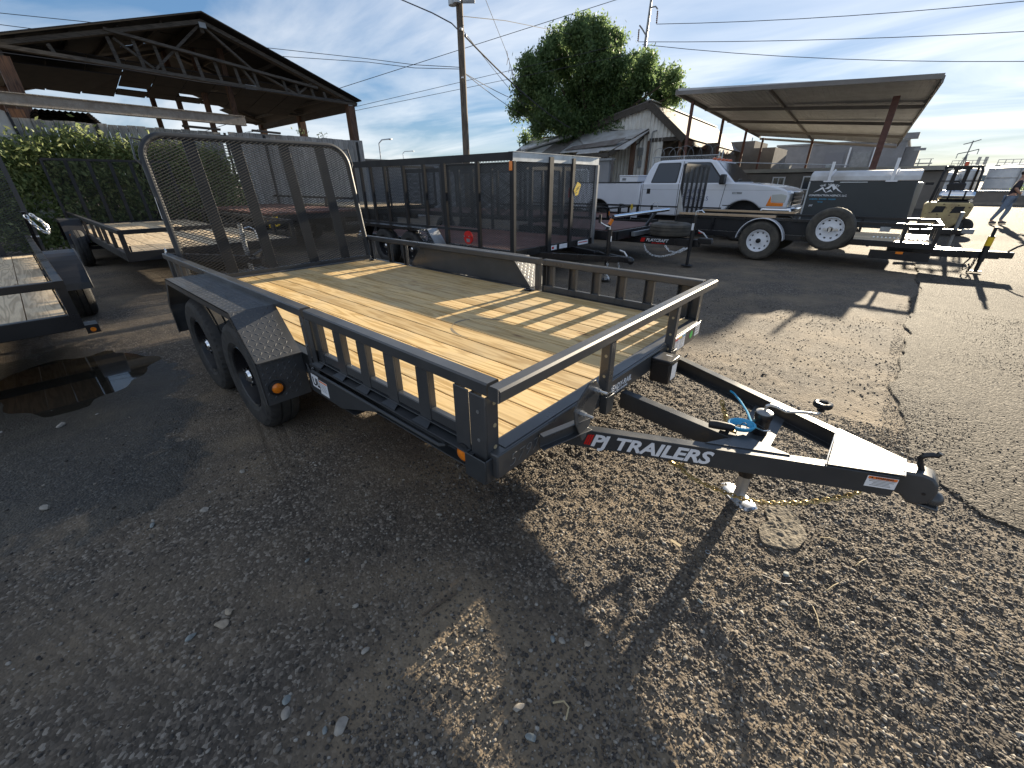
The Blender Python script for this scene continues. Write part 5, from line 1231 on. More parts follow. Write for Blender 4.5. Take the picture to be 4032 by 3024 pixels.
flatpoly([(-.86, 1.22), (-.70, 1.345), (-.66, 1.29), (-.60, 1.21), (-.66, 1.25), (-.70, 1.30), (-.76, 1.26), (-.80, 1.245)], WHITE, t8, 11.999)
flatpoly([(-.66, 1.30), (-.52, 1.41), (-.42, 1.32), (-.30, 1.22), (-.40, 1.27), (-.44, 1.31), (-.48, 1.27), (-.53, 1.36), (-.58, 1.30)], WHITE, t8, 11.999)
flatpoly([(-.62, 1.22), (-.54, 1.29), (-.48, 1.23), (-.53, 1.25), (-.56, 1.24)], WHITE, t8, 11.9985)
text('CONSTRUCTION AGENCY, LLC.', .052, WHITE, t8, (-.935, 11.999, 1.145), (1, 0, 0), (0, 0, 1), bold=.0012, shear=.15, depth=.0006, sx=.98)
text('LICENSED - BONDED - INSURED', .036, BLUE, t8, (-.90, 11.999, 1.07), (1, 0, 0), (0, 0, 1), bold=.0006, depth=.0006)
text('ROC#', .036, BLUE, t8, (-.72, 11.999, 1.01), (1, 0, 0), (0, 0, 1), bold=.0006, depth=.0006)
text('(62', .055, WHITE, t8, (-.88, 11.999, .925), (1, 0, 0), (0, 0, 1), bold=.001, shear=.15, depth=.0006)

# ================================================================== PICKUP
tk = thing('pickup_truck', 'white crew cab pickup truck parked behind the trailers', 'truck', (-4.6, 13, 0))
YS = 12.0; TW = 2.0
def arch(xc, zc, r, a0, a1, n=12): return [(xc + r * math.cos(math.radians(a0 + (a1 - a0) * k / n)), zc + r * math.sin(math.radians(a0 + (a1 - a0) * k / n))) for k in range(n + 1)]
bed = [(-7.83, .66), (-7.86, 1.40), (-7.84, 1.45), (-5.275, 1.45), (-5.275, .60)] + arch(-6.72, .50, .48, 12, 168) + [(-7.4, .66)]
P('cargo_bed', MB().prism([(x_, YS + .02, z_) for x_, z_ in bed], (0, TW - .04, 0)), WHITEP, tk, bevel=.035)
P('bed_rim', MB().box(-7.84, -5.28, YS + .0, YS + .12, 1.452, 1.470), BLACKM, tk)
P('bed_interior', MB().box(-7.7, -5.35, YS + .14, YS + TW - .14, 1.30, 1.4525), BLACKM, tk)
for k, (z_, h_) in enumerate(((.60, .03),)):
    P('side_molding', MB().box(-5.24, -2.86, YS - .008, YS + .01, .80, .835), BLACKM, tk); P('side_molding', MB().box(-6.2, -5.3, YS + .01, YS + .02, .80, .835), BLACKM, tk)
front = [(-5.245, .58), (-5.245, 1.40), (-5.20, 1.44), (-2.75, 1.44), (-2.3, 1.425), (-1.85, 1.375), (-1.5, 1.30), (-1.38, 1.24), (-1.33, 1.12), (-1.33, .86), (-1.78, .84)] + arch(-2.34, .50, .52, 42, 166, 12) + [(-2.90, .58)]
P('body', MB().prism([(x_, YS, z_) for x_, z_ in front], (0, TW, 0)), WHITEP, tk, bevel=.05)
# cab with tumblehome
z0, z1 = 1.40, 2.02; ins = .13
cb = [(-5.23, z0), (-2.62, z0), (-3.24, z1 - .05), (-3.42, z1 - .01), (-4.2, z1 + .01), (-4.78, z1), (-4.99, z1 - .06), (-5.10, 1.8)]
def yoff(z_): return ins * max(0, (z_ - z0)) / (z1 - z0)
mb = MB(); n = len(cb)
for x_, z_ in cb: mb.v.append((x_, YS + .02 + yoff(z_), z_))
for x_, z_ in cb: mb.v.append((x_, YS + TW - .02 - yoff(z_), z_))
mb.f = [tuple(range(n)), tuple(range(2 * n - 1, n - 1, -1))] + [(i, i + n, (i + 1) % n + n, (i + 1) % n) for i in range(n)]
P('cab', mb, WHITEP, tk, bevel=.045)
def roundpoly(pts, r=.05, n=4):
    out = []; m_ = len(pts)
    for i in range(m_):
        p0, p1, p2 = (Vector((*pts[(i + k) % m_], 0)) for k in (-1, 0, 1))
        a = p1 + (p0 - p1).normalized() * r; b = p1 + (p2 - p1).normalized() * r
        for k in range(n + 1):
            t_ = k / n; q = a.lerp(p1, t_).lerp(p1.lerp(b, t_), t_); out.append((q.x, q.y))
    return out
def side_glass(pts, m_, off=.004, nm='side_window', r=.05):
    mb = MB(); pp = roundpoly(pts, r)
    P(nm, mb.prism([(x_, YS + .02 + yoff(z_) - off, z_) for x_, z_ in pp], (0, .006, 0)), m_, tk, smooth=0)
side_glass([(-4.98, 1.435), (-4.20, 1.435), (-4.18, 1.955), (-4.84, 1.955)], BLACKM, .003, 'window_seal'); side_glass([(-4.95, 1.455), (-4.225, 1.455), (-4.205, 1.935), (-4.82, 1.935)], GLASS_D, .007)
side_glass([(-4.05, 1.415), (-2.86, 1.40), (-3.38, 1.94), (-4.03, 1.955)], BLACKM, .003, 'window_seal'); side_glass([(-4.025, 1.435), (-2.93, 1.42), (-3.40, 1.92), (-4.01, 1.935)], GLASS_D, .007)
# windscreen set on the raked front face
A_ = Vector((-2.62, 0, z0)); B_ = Vector((-3.24, 0, z1 - .05)); dr = (B_ - A_); nn = Vector((dr.z, 0, -dr.x)).normalized(); nn = nn if nn.x > 0 else -nn
def wsp(t_, y_): q = A_ + dr * t_ + nn * .006; return (q.x, y_, q.z)
P('windscreen', MB().prism([wsp(.10, YS + .09), wsp(.93, YS + .22), wsp(.93, YS + TW - .22), wsp(.10, YS + TW - .09)], nn * .004), GLASS_D, tk)
P('wiper', MB().tube([wsp(.10, YS + .3), (wsp(.16, YS + .5)[0] + .02, YS + .55, wsp(.16, 0)[2] + .02), wsp(.18, YS + .9)], .012, 6), BLACKM, tk)
for xa, za, xb, zb in ((-5.19, .60, -5.19, 1.42), (-4.10, .60, -4.12, 1.42), (-2.93, .66, -2.86, 1.40)): P('door_gap', MB().beam((xa, YS - .0005, za), (xb, YS - .0005, zb), .012, .004, upv=(0, 1, 0)), BLACKM, tk)
for xa in (-4.12,): P('door_gap', MB().beam((xa, YS + .018, 1.42), (xa + .01, YS + .015 + yoff(1.98), 1.98), .012, .006, upv=(0, 1, 0)), BLACKM, tk)
P('body_crease', MB().box(-5.2, -1.55, YS - .0015, YS + .002, 1.262, 1.268), STEEL, tk)
for xc, zc in ((-5.0, 1.22), (-4.02, 1.20)): P('door_handle', MB().box(xc - .055, xc + .055, YS - .006, YS + .01, zc - .07, zc + .07), BLACKM, tk, bevel=.01)
P('badge', MB().box(-2.66, -2.42, YS - .004, YS + .002, 1.17, 1.22), STEEL, tk); text('F-350', .042, WHITE, tk, (-2.64, YS - .005, 1.178), (1, 0, 0), (0, 0, 1), depth=.0008, bold=.0008)
NAVY = mat('navy_lettering', (.03, .06, .20), .5)
text('JAKES', .17, NAVY, tk, (-3.93, YS - .003, 1.17), (1, 0, 0), (0, 0, 1), depth=.001, space=1.35); text('TRAILERS', .15, NAVY, tk, (-3.95, YS - .003, 1.00), (1, 0, 0), (0, 0, 1), depth=.001, space=1.15)
text('www', .07, NAVY, tk, (-4.06, YS - .003, .72), (1, 0, 0), (0, 0, 1), depth=.001, space=1.3)
P('fuel_box', MB().box(-2.85, -2.6, YS - .003, YS + .001, .88, .90), BLACKM, tk)
# lamps, grille and bumper
P('headlight', MB().box(-1.50, -1.315, YS + .02, YS + .38, 1.0, 1.20), GALV, tk, bevel=.02)
P('headlight', MB().prism([(-1.69, YS - .009, .99), (-1.40, YS - .009, .98), (-1.38, YS - .009, 1.15), (-1.50, YS - .009, 1.19), (-1.72, YS - .009, 1.17)], (0, .05, 0)), mat('clear_lens', (.45, .47, .45), .15, coat=1.0), tk, bevel=.012)
P('turn_signal', MB().prism([(-1.80, YS - .009, .90), (-1.42, YS - .009, .90), (-1.42, YS - .009, .975), (-1.70, YS - .009, .985), (-1.735, YS - .009, 1.15)], (0, .05, 0)), AMBER, tk, bevel=.008)
P('grille_frame', MB().box(-1.345, -1.29, YS + .36, YS + TW - .36, .90, 1.23), CHROME, tk, bevel=.015)
for k in range(3): P('grille_opening', MB().box(-1.30, -1.284, YS + .42, YS + TW - .42, .93 + k * .095, .995 + k * .095), BLACKM, tk)
P('grille_edge', MB().box(-1.40, -1.30, YS + .34, YS + .42, .88, 1.24), CHROME, tk, bevel=.02)
P('bumper', MB().box(-1.92, -1.20, YS - .012, YS + TW + .012, .68, .862), CHROME, tk, bevel=.05)
P('tail_light', MB().box(-7.875, -7.82, YS + .005, YS + .16, 1.0, 1.30), RED, tk, bevel=.01)
P('rear_bumper', MB().box(-8.02, -7.84, YS + .05, YS + TW - .05, .55, .72), CHROME, tk, bevel=.03)
P('mirror', MB().box(-2.98, -2.86, YS - .26, YS - .02, 1.40, 1.64), BLACKM, tk, bevel=.03)
for k in range(5): P('roof_light', MB().ball((-3.36, YS + .30 + k * .35, 2.02), .05, 10, 6, (1.2, 1.4, .7)), mat('roof_lens%d' % k, (.55, .12, .03), .3) if k == 0 else bpy.data.materials['roof_lens0'], tk)
for xc in (-6.72, -2.34):
    for yc, s_ in ((YS + .14, -1), (YS + TW - .14, 1)): wheel(tk, (xc, yc, .40), .40, .24, STEEL, RUBBER, axis=(0, s_, 0), holes=8, rim_r=.22, n=40)
[P('wheel_well', MB().box(a_, b_, YS + .3, YS + TW - .3, .5, 1.2), BLACKM, tk) for a_, b_ in ((-7.25, -6.2), (-2.9, -1.8))]
P('underbody', MB().box(-7.6, -1.6, YS + .35, YS + TW - .35, .42, .66), BLACKM, tk)
tb = thing('tool_box', 'white steel tool box standing in the bed of the pickup', 'tool box', (-5.6, 13, 1.45))
P('box_body', MB().box(-6.02, -5.42, YS + .06, YS + TW - .06, 1.47, 1.62), WHITE, tb, bevel=.01); P('box_lid', MB().box(-6.04, -5.40, YS + .04, YS + TW - .04, 1.622, 1.655), WHITE, tb, bevel=.01); P('latch', MB().box(-5.92, -5.80, YS + .045, YS + .058, 1.52, 1.58), STEEL, tb)

# ================================================================== FORKLIFT
fk = thing('forklift', 'worn yellow forklift seen from behind with gas bottle and overhead guard', 'forklift', (1.85, 17.8, 0))
cwt = [(1.36, .30), (1.30, .82), (1.36, .90), (2.28, .90), (2.34, .82), (2.30, .55), (2.02, .22), (1.6, .20)]
P('counterweight', MB().prism([(x_, 17.05, z_) for x_, z_ in cwt], (0, .9, 0)), FORK, fk, bevel=.04)
for xa in (1.50, 1.90): P('vent', MB().prism([(xa, 17.045, .62), (xa + .06, 17.045, .80), (xa + .27, 17.045, .80), (xa + .25, 17.045, .64)], (0, .02, 0)), BLACKM, fk)
mb = MB(); rs = random.Random(5)
for k in range(34):
    x_, z_ = rs.uniform(1.38, 2.26), rs.uniform(.3, .86)
    if z_ < .5 and x_ > 2.05: continue
    m_ = rs.uniform(.008, .03); mb.add([(x_ + m_ * math.cos(a) * rs.uniform(.6, 1.4), 17.046 + .0001 * k, z_ + m_ * .6 * math.sin(a)) for a in [j * PI / 3.5 for j in range(7)]], [tuple(range(7))[::-1]])
P('rust_patches', mb, RUST, fk, kind='stuff', smooth=0)
P('chassis', MB().box(1.40, 2.26, 17.9, 18.9, .25, .80), FORK, fk, bevel=.03)
for x_ in (1.40, 2.16):
    wheel(fk, (x_ + .04, 17.4, .22), .22, .18, FORK, RUBBER, axis=(-1 if x_ < 1.8 else 1, 0, 0), holes=0, n=32)
    wheel(fk, (x_ + .04, 18.7, .28), .28, .2, FORK, RUBBER, axis=(-1 if x_ < 1.8 else 1, 0, 0), holes=0, n=32)
tyx = MB(); tyx.lathe([(.10, -.09), (.2, -.1), (.24, -.07), (.25, 0), (.24, .07), (.2, .1), (.10, .09), (.001, .06)], (2.28, 17.35, .25), (0, -1, 0), 28); P('rear_tyre', tyx, RUBBER, fk)
# guard
for x_, s_ in ((1.43, 1), (2.24, -1)):
    P('guard_post', MB().tube([(x_ - .03 * s_, 17.35, .88), (x_, 17.32, 1.3), (x_ + .02 * s_, 17.34, 1.70), (x_ + .05 * s_, 17.42, 1.80), (x_ + .06 * s_, 17.6, 1.82)], .030, 8), BLACKM, fk)
    P('guard_post', MB().tube([(x_, 18.75, .8), (x_ + .04 * s_, 18.4, 1.5), (x_ + .06 * s_, 18.2, 1.82)], .028, 8), BLACKM, fk)
P('guard_rail', MB().beam((1.45, 17.42, 1.81), (2.22, 17.42, 1.81), .05, .05), BLACKM, fk); P('guard_rail', MB().beam((1.45, 18.2, 1.82), (2.22, 18.2, 1.82), .05, .05), BLACKM, fk)
for k in range(5): P('guard_bar', MB().beam((1.52 + k * .16, 17.42, 1.825), (1.52 + k * .16, 18.2, 1.83), .025, .03), BLACKM, fk)
P('guard_cross', MB().beam((1.46, 17.33, 1.45), (2.22, 17.33, 1.45), .03, .03), BLACKM, fk)
for x_ in (1.72, 1.98): P('mast_rail', MB().box(x_, x_ + .09, 18.9, 19.0, .1, 1.86), BLACKM, fk)
[P('mast_cross', MB().box(1.68, 2.1, 18.88, 18.91, a_, a_ + .06), BLACKM, fk) for a_ in (1.3, 1.76)]
P('gas_bottle', MB().lathe([(.001, -.38), (.09, -.37), (.135, -.31), (.14, -.28), (.14, .28), (.135, .31), (.09, .37), (.001, .38)], (1.90, 17.28, 1.07), (1, 0, 0), 24), CHROME, fk)
for x_ in (1.74, 2.06): P('bottle_strap', MB().lathe([(.143, -.02), (.146, -.02), (.146, .02), (.143, .02)], (x_, 17.28, 1.07), (1, 0, 0), 20), BLACKM, fk)
P('bottle_cradle', MB().box(1.55, 2.22, 17.15, 17.45, .90, .94), BLACKM, fk)
P('seat', MB().box(1.66, 2.04, 17.75, 18.15, .85, 1.0).box(1.66, 2.04, 17.70, 17.78, 1.0, 1.4), BLACKM, fk, bevel=.04)
P('steering_wheel', MB().tube([(1.85 + .16 * math.cos(a), 18.45 + .06 * math.sin(a), 1.30 + .13 * math.sin(a)) for a in [k * PI / 9 for k in range(18)]], .014, 6, closed=True), BLACKM, fk)
P('warning_light', MB().lathe([(.001, .11), (.035, .10), (.045, .05), (.045, 0)][::-1], (1.86, 17.5, 1.84), (0, 0, 1), 14), mat('red_beacon', (.7, .10, .03), .3), fk)
P('side_mirror', MB().box(1.15, 1.33, 17.33, 17.35, 1.35, 1.42), BLACKM, fk); P('tail_lamp', MB().box(2.18, 2.28, 17.2, 17.24, .91, .97), CHROME, fk)
P('hydraulic_levers', MB().tube([(1.5, 18.3, .85), (1.52, 18.35, 1.25)], .012, 6).tube([(1.58, 18.3, .85), (1.60, 18.35, 1.22)], .012, 6), BLACKM, fk)

# ================================================================== PERSON
ps = thing('person', 'person in dark shirt and faded jeans walking across the yard holding papers', 'person', (3.55, 23.2, 0))
def skin_body(name, joints, edges, mat_, root, root_i=0, sub=2):
    me = bpy.data.meshes.new(name); bmm = bmesh.new(); ly = bmm.verts.layers.skin.verify(); vv = []
    for i, j in enumerate(joints):
        v_ = bmm.verts.new(Vector(j[0]) - wloc(root)); v_[ly].radius = (j[1], j[2] if len(j) > 2 else j[1]); v_[ly].use_root = (i == root_i); vv.append(v_)
    for a, b in edges: bmm.edges.new((vv[a], vv[b]))
    bmm.to_mesh(me); bmm.free()
    o_ = bpy.data.objects.new(name, me); COL.objects.link(o_); o_.parent = root
    sk = o_.modifiers.new('skin', 'SKIN'); sb_ = o_.modifiers.new('sub', 'SUBSURF'); sb_.levels = sub; sb_.render_levels = sub
    me.materials.append(mat_); return o_
px_, py_ = 3.66, 23.2
J = lambda x_, y_, z_: (px_ + x_, py_ + y_, z_ + .01)
# one body: pelvis, torso, neck, head, arms, legs (striding)
joints = [(J(.0, 0, .92), .13, .11), (J(.03, 0, 1.12), .12, .10), (J(.05, 0, 1.32), .15, .11), (J(.06, 0, 1.46), .07), (J(.08, 0, 1.53), .05), (J(.09, 0, 1.60), .08, .09), (J(.09, 0, 1.70), .075, .085),
 (J(.05, -.19, 1.40), .065), (J(.00, -.26, 1.18), .05), (J(.16, -.20, 1.04), .038), (J(.20, -.18, 1.03), .03),
 (J(.06, .19, 1.40), .065), (J(.02, .27, 1.18), .05), (J(.18, .20, 1.06), .038), (J(.22, .17, 1.06), .03),
 (J(.0, -.10, .86), .095), (J(-.10, -.10, .50), .06), (J(-.24, -.10, .12), .04), (J(-.12, -.10, .05), .04),
 (J(.0, .10, .86), .095), (J(.10, .10, .50), .06), (J(.02, .10, .12), .04), (J(.15, .10, .05), .04)]
edges = [(0, 1), (1, 2), (2, 3), (3, 4), (4, 5), (5, 6), (2, 7), (7, 8), (8, 9), (9, 10), (2, 11), (11, 12), (12, 13), (13, 14), (0, 15), (15, 16), (16, 17), (17, 18), (0, 19), (19, 20), (20, 21), (21, 22)]
skin_body('body', joints, edges, SKIN, ps)
k_ = 1.16
def grow(ids, remap, m_, nm, extra=1.16):
    jj = [(joints[i][0], joints[i][1] * extra, (joints[i][2] if len(joints[i]) > 2 else joints[i][1]) * extra) for i in ids]
    skin_body(nm, jj, remap, m_, ps)
grow([0, 1, 2, 7, 8, 11, 12], [(0, 1), (1, 2), (2, 3), (3, 4), (2, 5), (5, 6)], SHIRT, 'shirt', 1.2)
grow([0, 15, 16, 17, 19, 20, 21], [(0, 1), (1, 2), (2, 3), (0, 4), (4, 5), (5, 6)], JEANS, 'jeans', 1.25)
for a, b in (((-.26, -.10, .05), (-.07, -.10, .045)), ((.00, .10, .05), (.20, .10, .045))):
    P('shoe', MB().tube([J(*a), J(*((a[0] + b[0]) / 2, a[1], .06)), J(*b)], [.045, .055, .035], 10), SHOE, ps)
P('hair', MB().ball(J(.075, 0, 1.69), .10, 14, 8, (1, .9, .85)), HAIR, ps)
P('papers', MB().box(px_ + .20, px_ + .42, py_ - .20, py_ - .19, .98, 1.16), WHITE, ps)
for s_ in (-1, 1):
    for k in range(4): P('finger', MB().tube([J(.20 + .015 * k, s_ * .175, 1.035 - .008 * k), J(.245 + .01 * k, s_ * .165, 1.02 - .012 * k), J(.26, s_ * .15, 1.01 - .014 * k)], [.011, .010, .008], 6), SKIN, ps)
    P('thumb', MB().tube([J(.20, s_ * .165, 1.05), J(.24, s_ * .145, 1.06)], [.012, .009], 6), SKIN, ps)
for s_ in (-1, 1): P('eye', MB().ball(J(.172, s_ * .032, 1.64), .011, 8, 5), WHITE, ps); P('ear', MB().ball(J(.08, s_ * .088, 1.63), .026, 8, 5, (.7, .4, 1)), SKIN, ps)
P('nose', MB().ball(J(.182, 0, 1.615), .016, 8, 5, (1, .7, 1.3)), SKIN, ps)
P('mouth', MB().ball(J(.168, 0, 1.575), .02, 8, 4, (.5, 1.1, .25)), RED, ps)

# ================================================================== BARN, FENCE, IVY
bn = thing('pole_barn', 'open timber pole barn with sagging rusty roof and truss gable', 'barn', (-22, 6, 0))
BX = -20.0; BY0, BY1, BYP = .45, 11.62, 5.99; ZE0, ZE1, ZP = 5.16, 4.93, 6.83
def rz(y_): return ZE0 + (ZP - ZE0) * (y_ - BY0) / (BYP - BY0) if y_ < BYP else ZP + (ZE1 - ZP) * (y_ - BYP) / (BY1 - BYP)
def bt_(p, q, w_, h, n_='truss_member', m_=None, up_=(1, 0, 0)): P(n_, MB().beam(p, q, w_, h, upv=up_), m_ or TIMBER, bn)
# roof, left slope in ragged sheets, right slope whole
XB = -31.0
rs = random.Random(11)
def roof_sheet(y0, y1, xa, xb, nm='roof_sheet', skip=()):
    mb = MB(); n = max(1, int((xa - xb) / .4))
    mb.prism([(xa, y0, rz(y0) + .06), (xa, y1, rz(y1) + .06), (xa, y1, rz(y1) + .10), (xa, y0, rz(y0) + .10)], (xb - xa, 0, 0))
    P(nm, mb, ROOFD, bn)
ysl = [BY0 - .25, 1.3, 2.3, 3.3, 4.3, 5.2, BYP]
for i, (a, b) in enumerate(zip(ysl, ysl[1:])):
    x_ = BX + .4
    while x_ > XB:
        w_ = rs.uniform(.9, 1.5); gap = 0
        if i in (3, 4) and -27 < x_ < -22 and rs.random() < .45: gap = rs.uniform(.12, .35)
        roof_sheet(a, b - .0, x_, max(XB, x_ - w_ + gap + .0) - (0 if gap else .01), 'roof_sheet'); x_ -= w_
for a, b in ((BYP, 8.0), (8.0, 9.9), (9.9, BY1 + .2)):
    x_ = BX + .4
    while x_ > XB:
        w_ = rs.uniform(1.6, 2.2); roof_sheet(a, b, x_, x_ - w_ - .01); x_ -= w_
for xq in (BX, BX - 5.2, BX - 10.5):
    f_ = xq == BX
    bt_((xq, BY0 - .2, rz(BY0) - .14), (xq, BYP, ZP - .14), .12, .30, 'rafter'); bt_((xq, BYP, ZP - .14), (xq, BY1 + .1, ZE1 - .12), .12, .30, 'rafter')
    bt_((xq + .07, BY0, 5.06), (xq + .07, BY1, 4.80), .10, .22, 'tie_beam')
    if f_:
        zc = lambda y_: 5.06 + (4.80 - 5.06) * (y_ - BY0) / (BY1 - BY0)
        bt_((xq + .12, 3.1, 5.92), (xq + .12, 9.9, 5.22), .08, .16)
        for y_ in (1.75, 3.25, 3.9, 4.45, 5.05, 5.6, 6.2, 6.85, 7.5, 8.6, 9.1, 9.75, 10.3, 10.9):
            zt = min(rz(y_) - .25, 5.92 - (y_ - 3.1) * .103 if 3.1 < y_ < 9.9 else 9)
            bt_((xq + .03, y_, zc(y_)), (xq + .03, y_ - .10, zt), .10, .05, 'truss_post')
        for a, b in (((4.15, 5.0), (5.95, 6.62)), ((6.0, 6.62), (7.5, 5.45)), ((3.3, 5.75), (4.2, 5.05)), ((7.0, 5.55), (7.45, 4.95)), ((7.55, 5.5), (9.0, 4.9)), ((9.1, 4.95), (9.75, 5.4))):
            bt_((xq - .03, a[0], a[1]), (xq - .03, b[0], b[1]), .07, .13)
        [P('tie_plate', MB().box(xq + .165, xq + .17, *q_), STEEL, bn) for q_ in ((5.88, 6.10, 6.50, 6.66), (6.95, 7.35, 4.83, 4.97), (11.25, 11.45, 4.72, 4.86))]
    for y_ in (BY0 + .1, BY1 - .22):
        P('barn_post', MB().beam((xq, y_, 0), (xq, y_, 4.82), .32, .32, upv=(0, 1, 0)), TIMBERZ, bn)
for y_ in (BY0 + .1, BY1 - .22, BYP): 
    z_ = (rz(y_) - .35 if y_ != BYP else ZP - .3); P('roof_beam', MB().beam((BX, y_, z_), (XB, y_, z_), .12, .28), TIMBER, bn)
for k in range(9):
    y_ = BY0 + .6 + k * 1.25
    P('purlin', MB().beam((BX - .1, y_, rz(y_) - .02), (XB, y_, rz(y_) - .02), .06, .12), TIMBER, bn)
for y_, xq in ((6.9, -21.5), (6.4, -23), (5.9, -25), (5.4, -27)): P('barn_post', MB().beam((xq, y_, 0), (xq, y_, rz(y_) - .2), .18, .18, upv=(0, 1, 0)), TIMBERZ, bn)
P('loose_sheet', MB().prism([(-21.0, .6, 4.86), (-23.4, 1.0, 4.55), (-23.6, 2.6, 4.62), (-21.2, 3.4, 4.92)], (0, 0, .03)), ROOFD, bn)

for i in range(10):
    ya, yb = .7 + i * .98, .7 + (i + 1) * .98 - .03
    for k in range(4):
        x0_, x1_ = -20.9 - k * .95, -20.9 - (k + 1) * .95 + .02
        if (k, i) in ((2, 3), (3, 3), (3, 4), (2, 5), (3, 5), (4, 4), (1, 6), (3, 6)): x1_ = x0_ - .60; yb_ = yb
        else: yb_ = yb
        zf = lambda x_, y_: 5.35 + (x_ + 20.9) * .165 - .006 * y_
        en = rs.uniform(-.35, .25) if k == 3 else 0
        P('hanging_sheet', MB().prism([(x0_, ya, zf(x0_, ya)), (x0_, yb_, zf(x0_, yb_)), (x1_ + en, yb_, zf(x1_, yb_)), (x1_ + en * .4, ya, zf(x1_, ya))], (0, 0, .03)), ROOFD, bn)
# board fence
FX = -15.0
fn = thing('board_fence', 'tall fence of grey vertical boards behind the parked trailers', 'fence', (FX, 3.6, 0))
rs = random.Random(3); y_ = -1.1; k = 0
while y_ < 8.6:
    wd_ = rs.uniform(.185, .20); gap = .010
    top = 2.85 + rs.uniform(-.012, .012) + (.03 if y_ > 4.1 else 0) + (.015 if y_ > 5.3 else 0)
    if 3.93 < y_ < 4.12: y_ += .20; continue
    P('fence_board', MB().box(FX, FX + .025 + rs.uniform(0, .012), y_, y_ + wd_ - gap, .05, top), BOARD, fn); y_ += wd_; k += 1
for z_ in (.5, 1.6, 2.7): P('fence_rail', MB().box(FX - .06, FX - .002, -1.1, 8.6, z_, z_ + .09), TIMBER, fn)
for y_ in (-.9, 1.35, 4.2, 5.3, 8.5): P('fence_post', MB().box(FX + .04, FX + .075, y_ - .03, y_ + .03, 0, 2.84), BLACKM, fn)
# far lower stretch of dark wall beyond the fence
wl = thing('block_wall', 'low dark wall running on beyond the end of the board fence', 'wall', (-17, 11, 0))
P('wall_panel', MB().box(-17.2, -17.0, 8.2, 19, 0, 2.35), STUCCO, wl); P('wall_cap', MB().box(-17.25, -16.95, 8.2, 19, 2.352, 2.42), CONC, wl)
pn = thing('concrete_panel', 'pale concrete panel leaning on the fence above the ivy', 'panel', (-14.8, -.7, 1.5))
P('panel', MB().prism([(-14.85, -1.1, .1), (-14.85, .03, .1), (-14.95, -.13, 2.96), (-14.95, -1.0, 3.25)], (.07, 0, 0)), mat('pale_board', (.42, .41, .39), .85, var=.15, scale=3), pn)
P('panel_edge', MB().beam((-14.77, .06, .1), (-14.87, -.10, 2.94), .05, .04, upv=(0, 1, 0)), BLACKM, pn)
ib = thing('steel_beam', 'long weathered beam lying along the top of the fence', 'beam', (-14.8, 2, 3.2))
def ibz(y_): return 3.36 - .008 * y_
sec = [(-.09, -.125), (.09, -.125), (.09, -.105), (.06, -.10), (.06, .10), (.09, .105), (.09, .125), (-.09, .125), (-.09, .105), (-.06, .10), (-.06, -.10), (-.09, -.105)]
P('beam', MB().ext(sec, (-14.8, -2.2, 3.21), (-14.8, 4.80, 3.17)), CONC, ib)
cs = thing('sheet_stack', 'stack of rusty corrugated sheets lying behind the fence under the barn', 'sheets', (-16.2, .6, 3))
for k in range(7):
    mb = MB(); y0, y1 = .30 + k * .015, 1.60 - k * .03; n = 10
    prof = [(y0 + (y1 - y0) * i / 40, 2.89 + k * .034 + .014 * math.sin(i * PI / 2)) for i in range(41)]
    for i in range(40): mb.add([(-15.3, prof[i][0], prof[i][1]), (-15.3, prof[i + 1][0], prof[i + 1][1]), (-17.0, prof[i + 1][0], prof[i + 1][1] + .05), (-17.0, prof[i][0], prof[i][1] + .05)], [(0, 1, 2, 3)])
    mb2 = MB().prism([(-15.295, y0, 3.0 + k * .04), (-15.295, y1, 3.0 + k * .04), (-15.295, y1, 3.012 + k * .04), (-15.295, y0, 3.012 + k * .04)], (-.02, 0, 0))
    P('corrugated_sheet', mb, (CORRG if k % 2 else ROOFD), cs)
P('timber_block', MB().box(-15.4, -15.2, -.05, .2, 2.86, 3.05), TIMBERZ, cs)
for (y0, y1, z_, lb) in ((3.2, 4.1, 2.91, 'dark plank lying on top of the fence beside the gap'), (5.0, 5.8, 2.93, 'dark plank on the fence top under the end of the beam')):
    T1('plank', MB().beam((-14.98, y0, z_ + .03), (-14.9, y1, z_), .14, .05), TIMBER, lb, 'plank', (-14.95, y0, z_))

# leaves: numpy cards
def leaves(name, centers, size, m_, seed=1, flat=None, root=None, kind='stuff', label=None, cat=None, droop=0.0):
    r_ = np.random.default_rng(seed); n = len(centers)
    a = r_.normal(0, 1, (n, 3)); a[:, 2] -= droop; a /= np.linalg.norm(a, axis=1)[:, None]
    b = r_.normal(0, 1, (n, 3)); b -= (b * a).sum(1)[:, None] * a; b /= np.linalg.norm(b, axis=1)[:, None]
    if flat is not None:
        c = np.cross(a, b)
    s_ = size * r_.uniform(.6, 1.35, n)[:, None]
    P0 = centers - a * s_; P2 = centers + a * s_; P1 = centers + b * s_ * .42; P3 = centers - b * s_ * .42
    V = np.stack([P0, P1, P2, P3], 1).reshape(-1, 3); F = np.arange(n * 4).reshape(-1, 4)
    if root is not None: V = V - np.array(wloc(root))
    o_ = np_mesh(name, V, F, m_, 4, False)
    if root is not None: o_.parent = root
    if kind: o_['kind'] = kind
    if label: o_['label'] = label
    if cat: o_['category'] = cat
    return o_
r_ = np.random.default_rng(21)
cl = []
iv = thing('ivy', 'green ivy covering the left stretch of the board fence', 'ivy', (-14.7, .5, 0))
ytop = lambda y_: np.interp(y_, [-3, -1.2, -.6, .0, .5, 1.0, 1.5, 2.0, 2.6, 3.2, 3.9, 4.6], [2.3, 2.3, 2.3, 2.38, 2.56, 2.5, 2.42, 2.42, 2.40, 2.42, 2.1, .8])
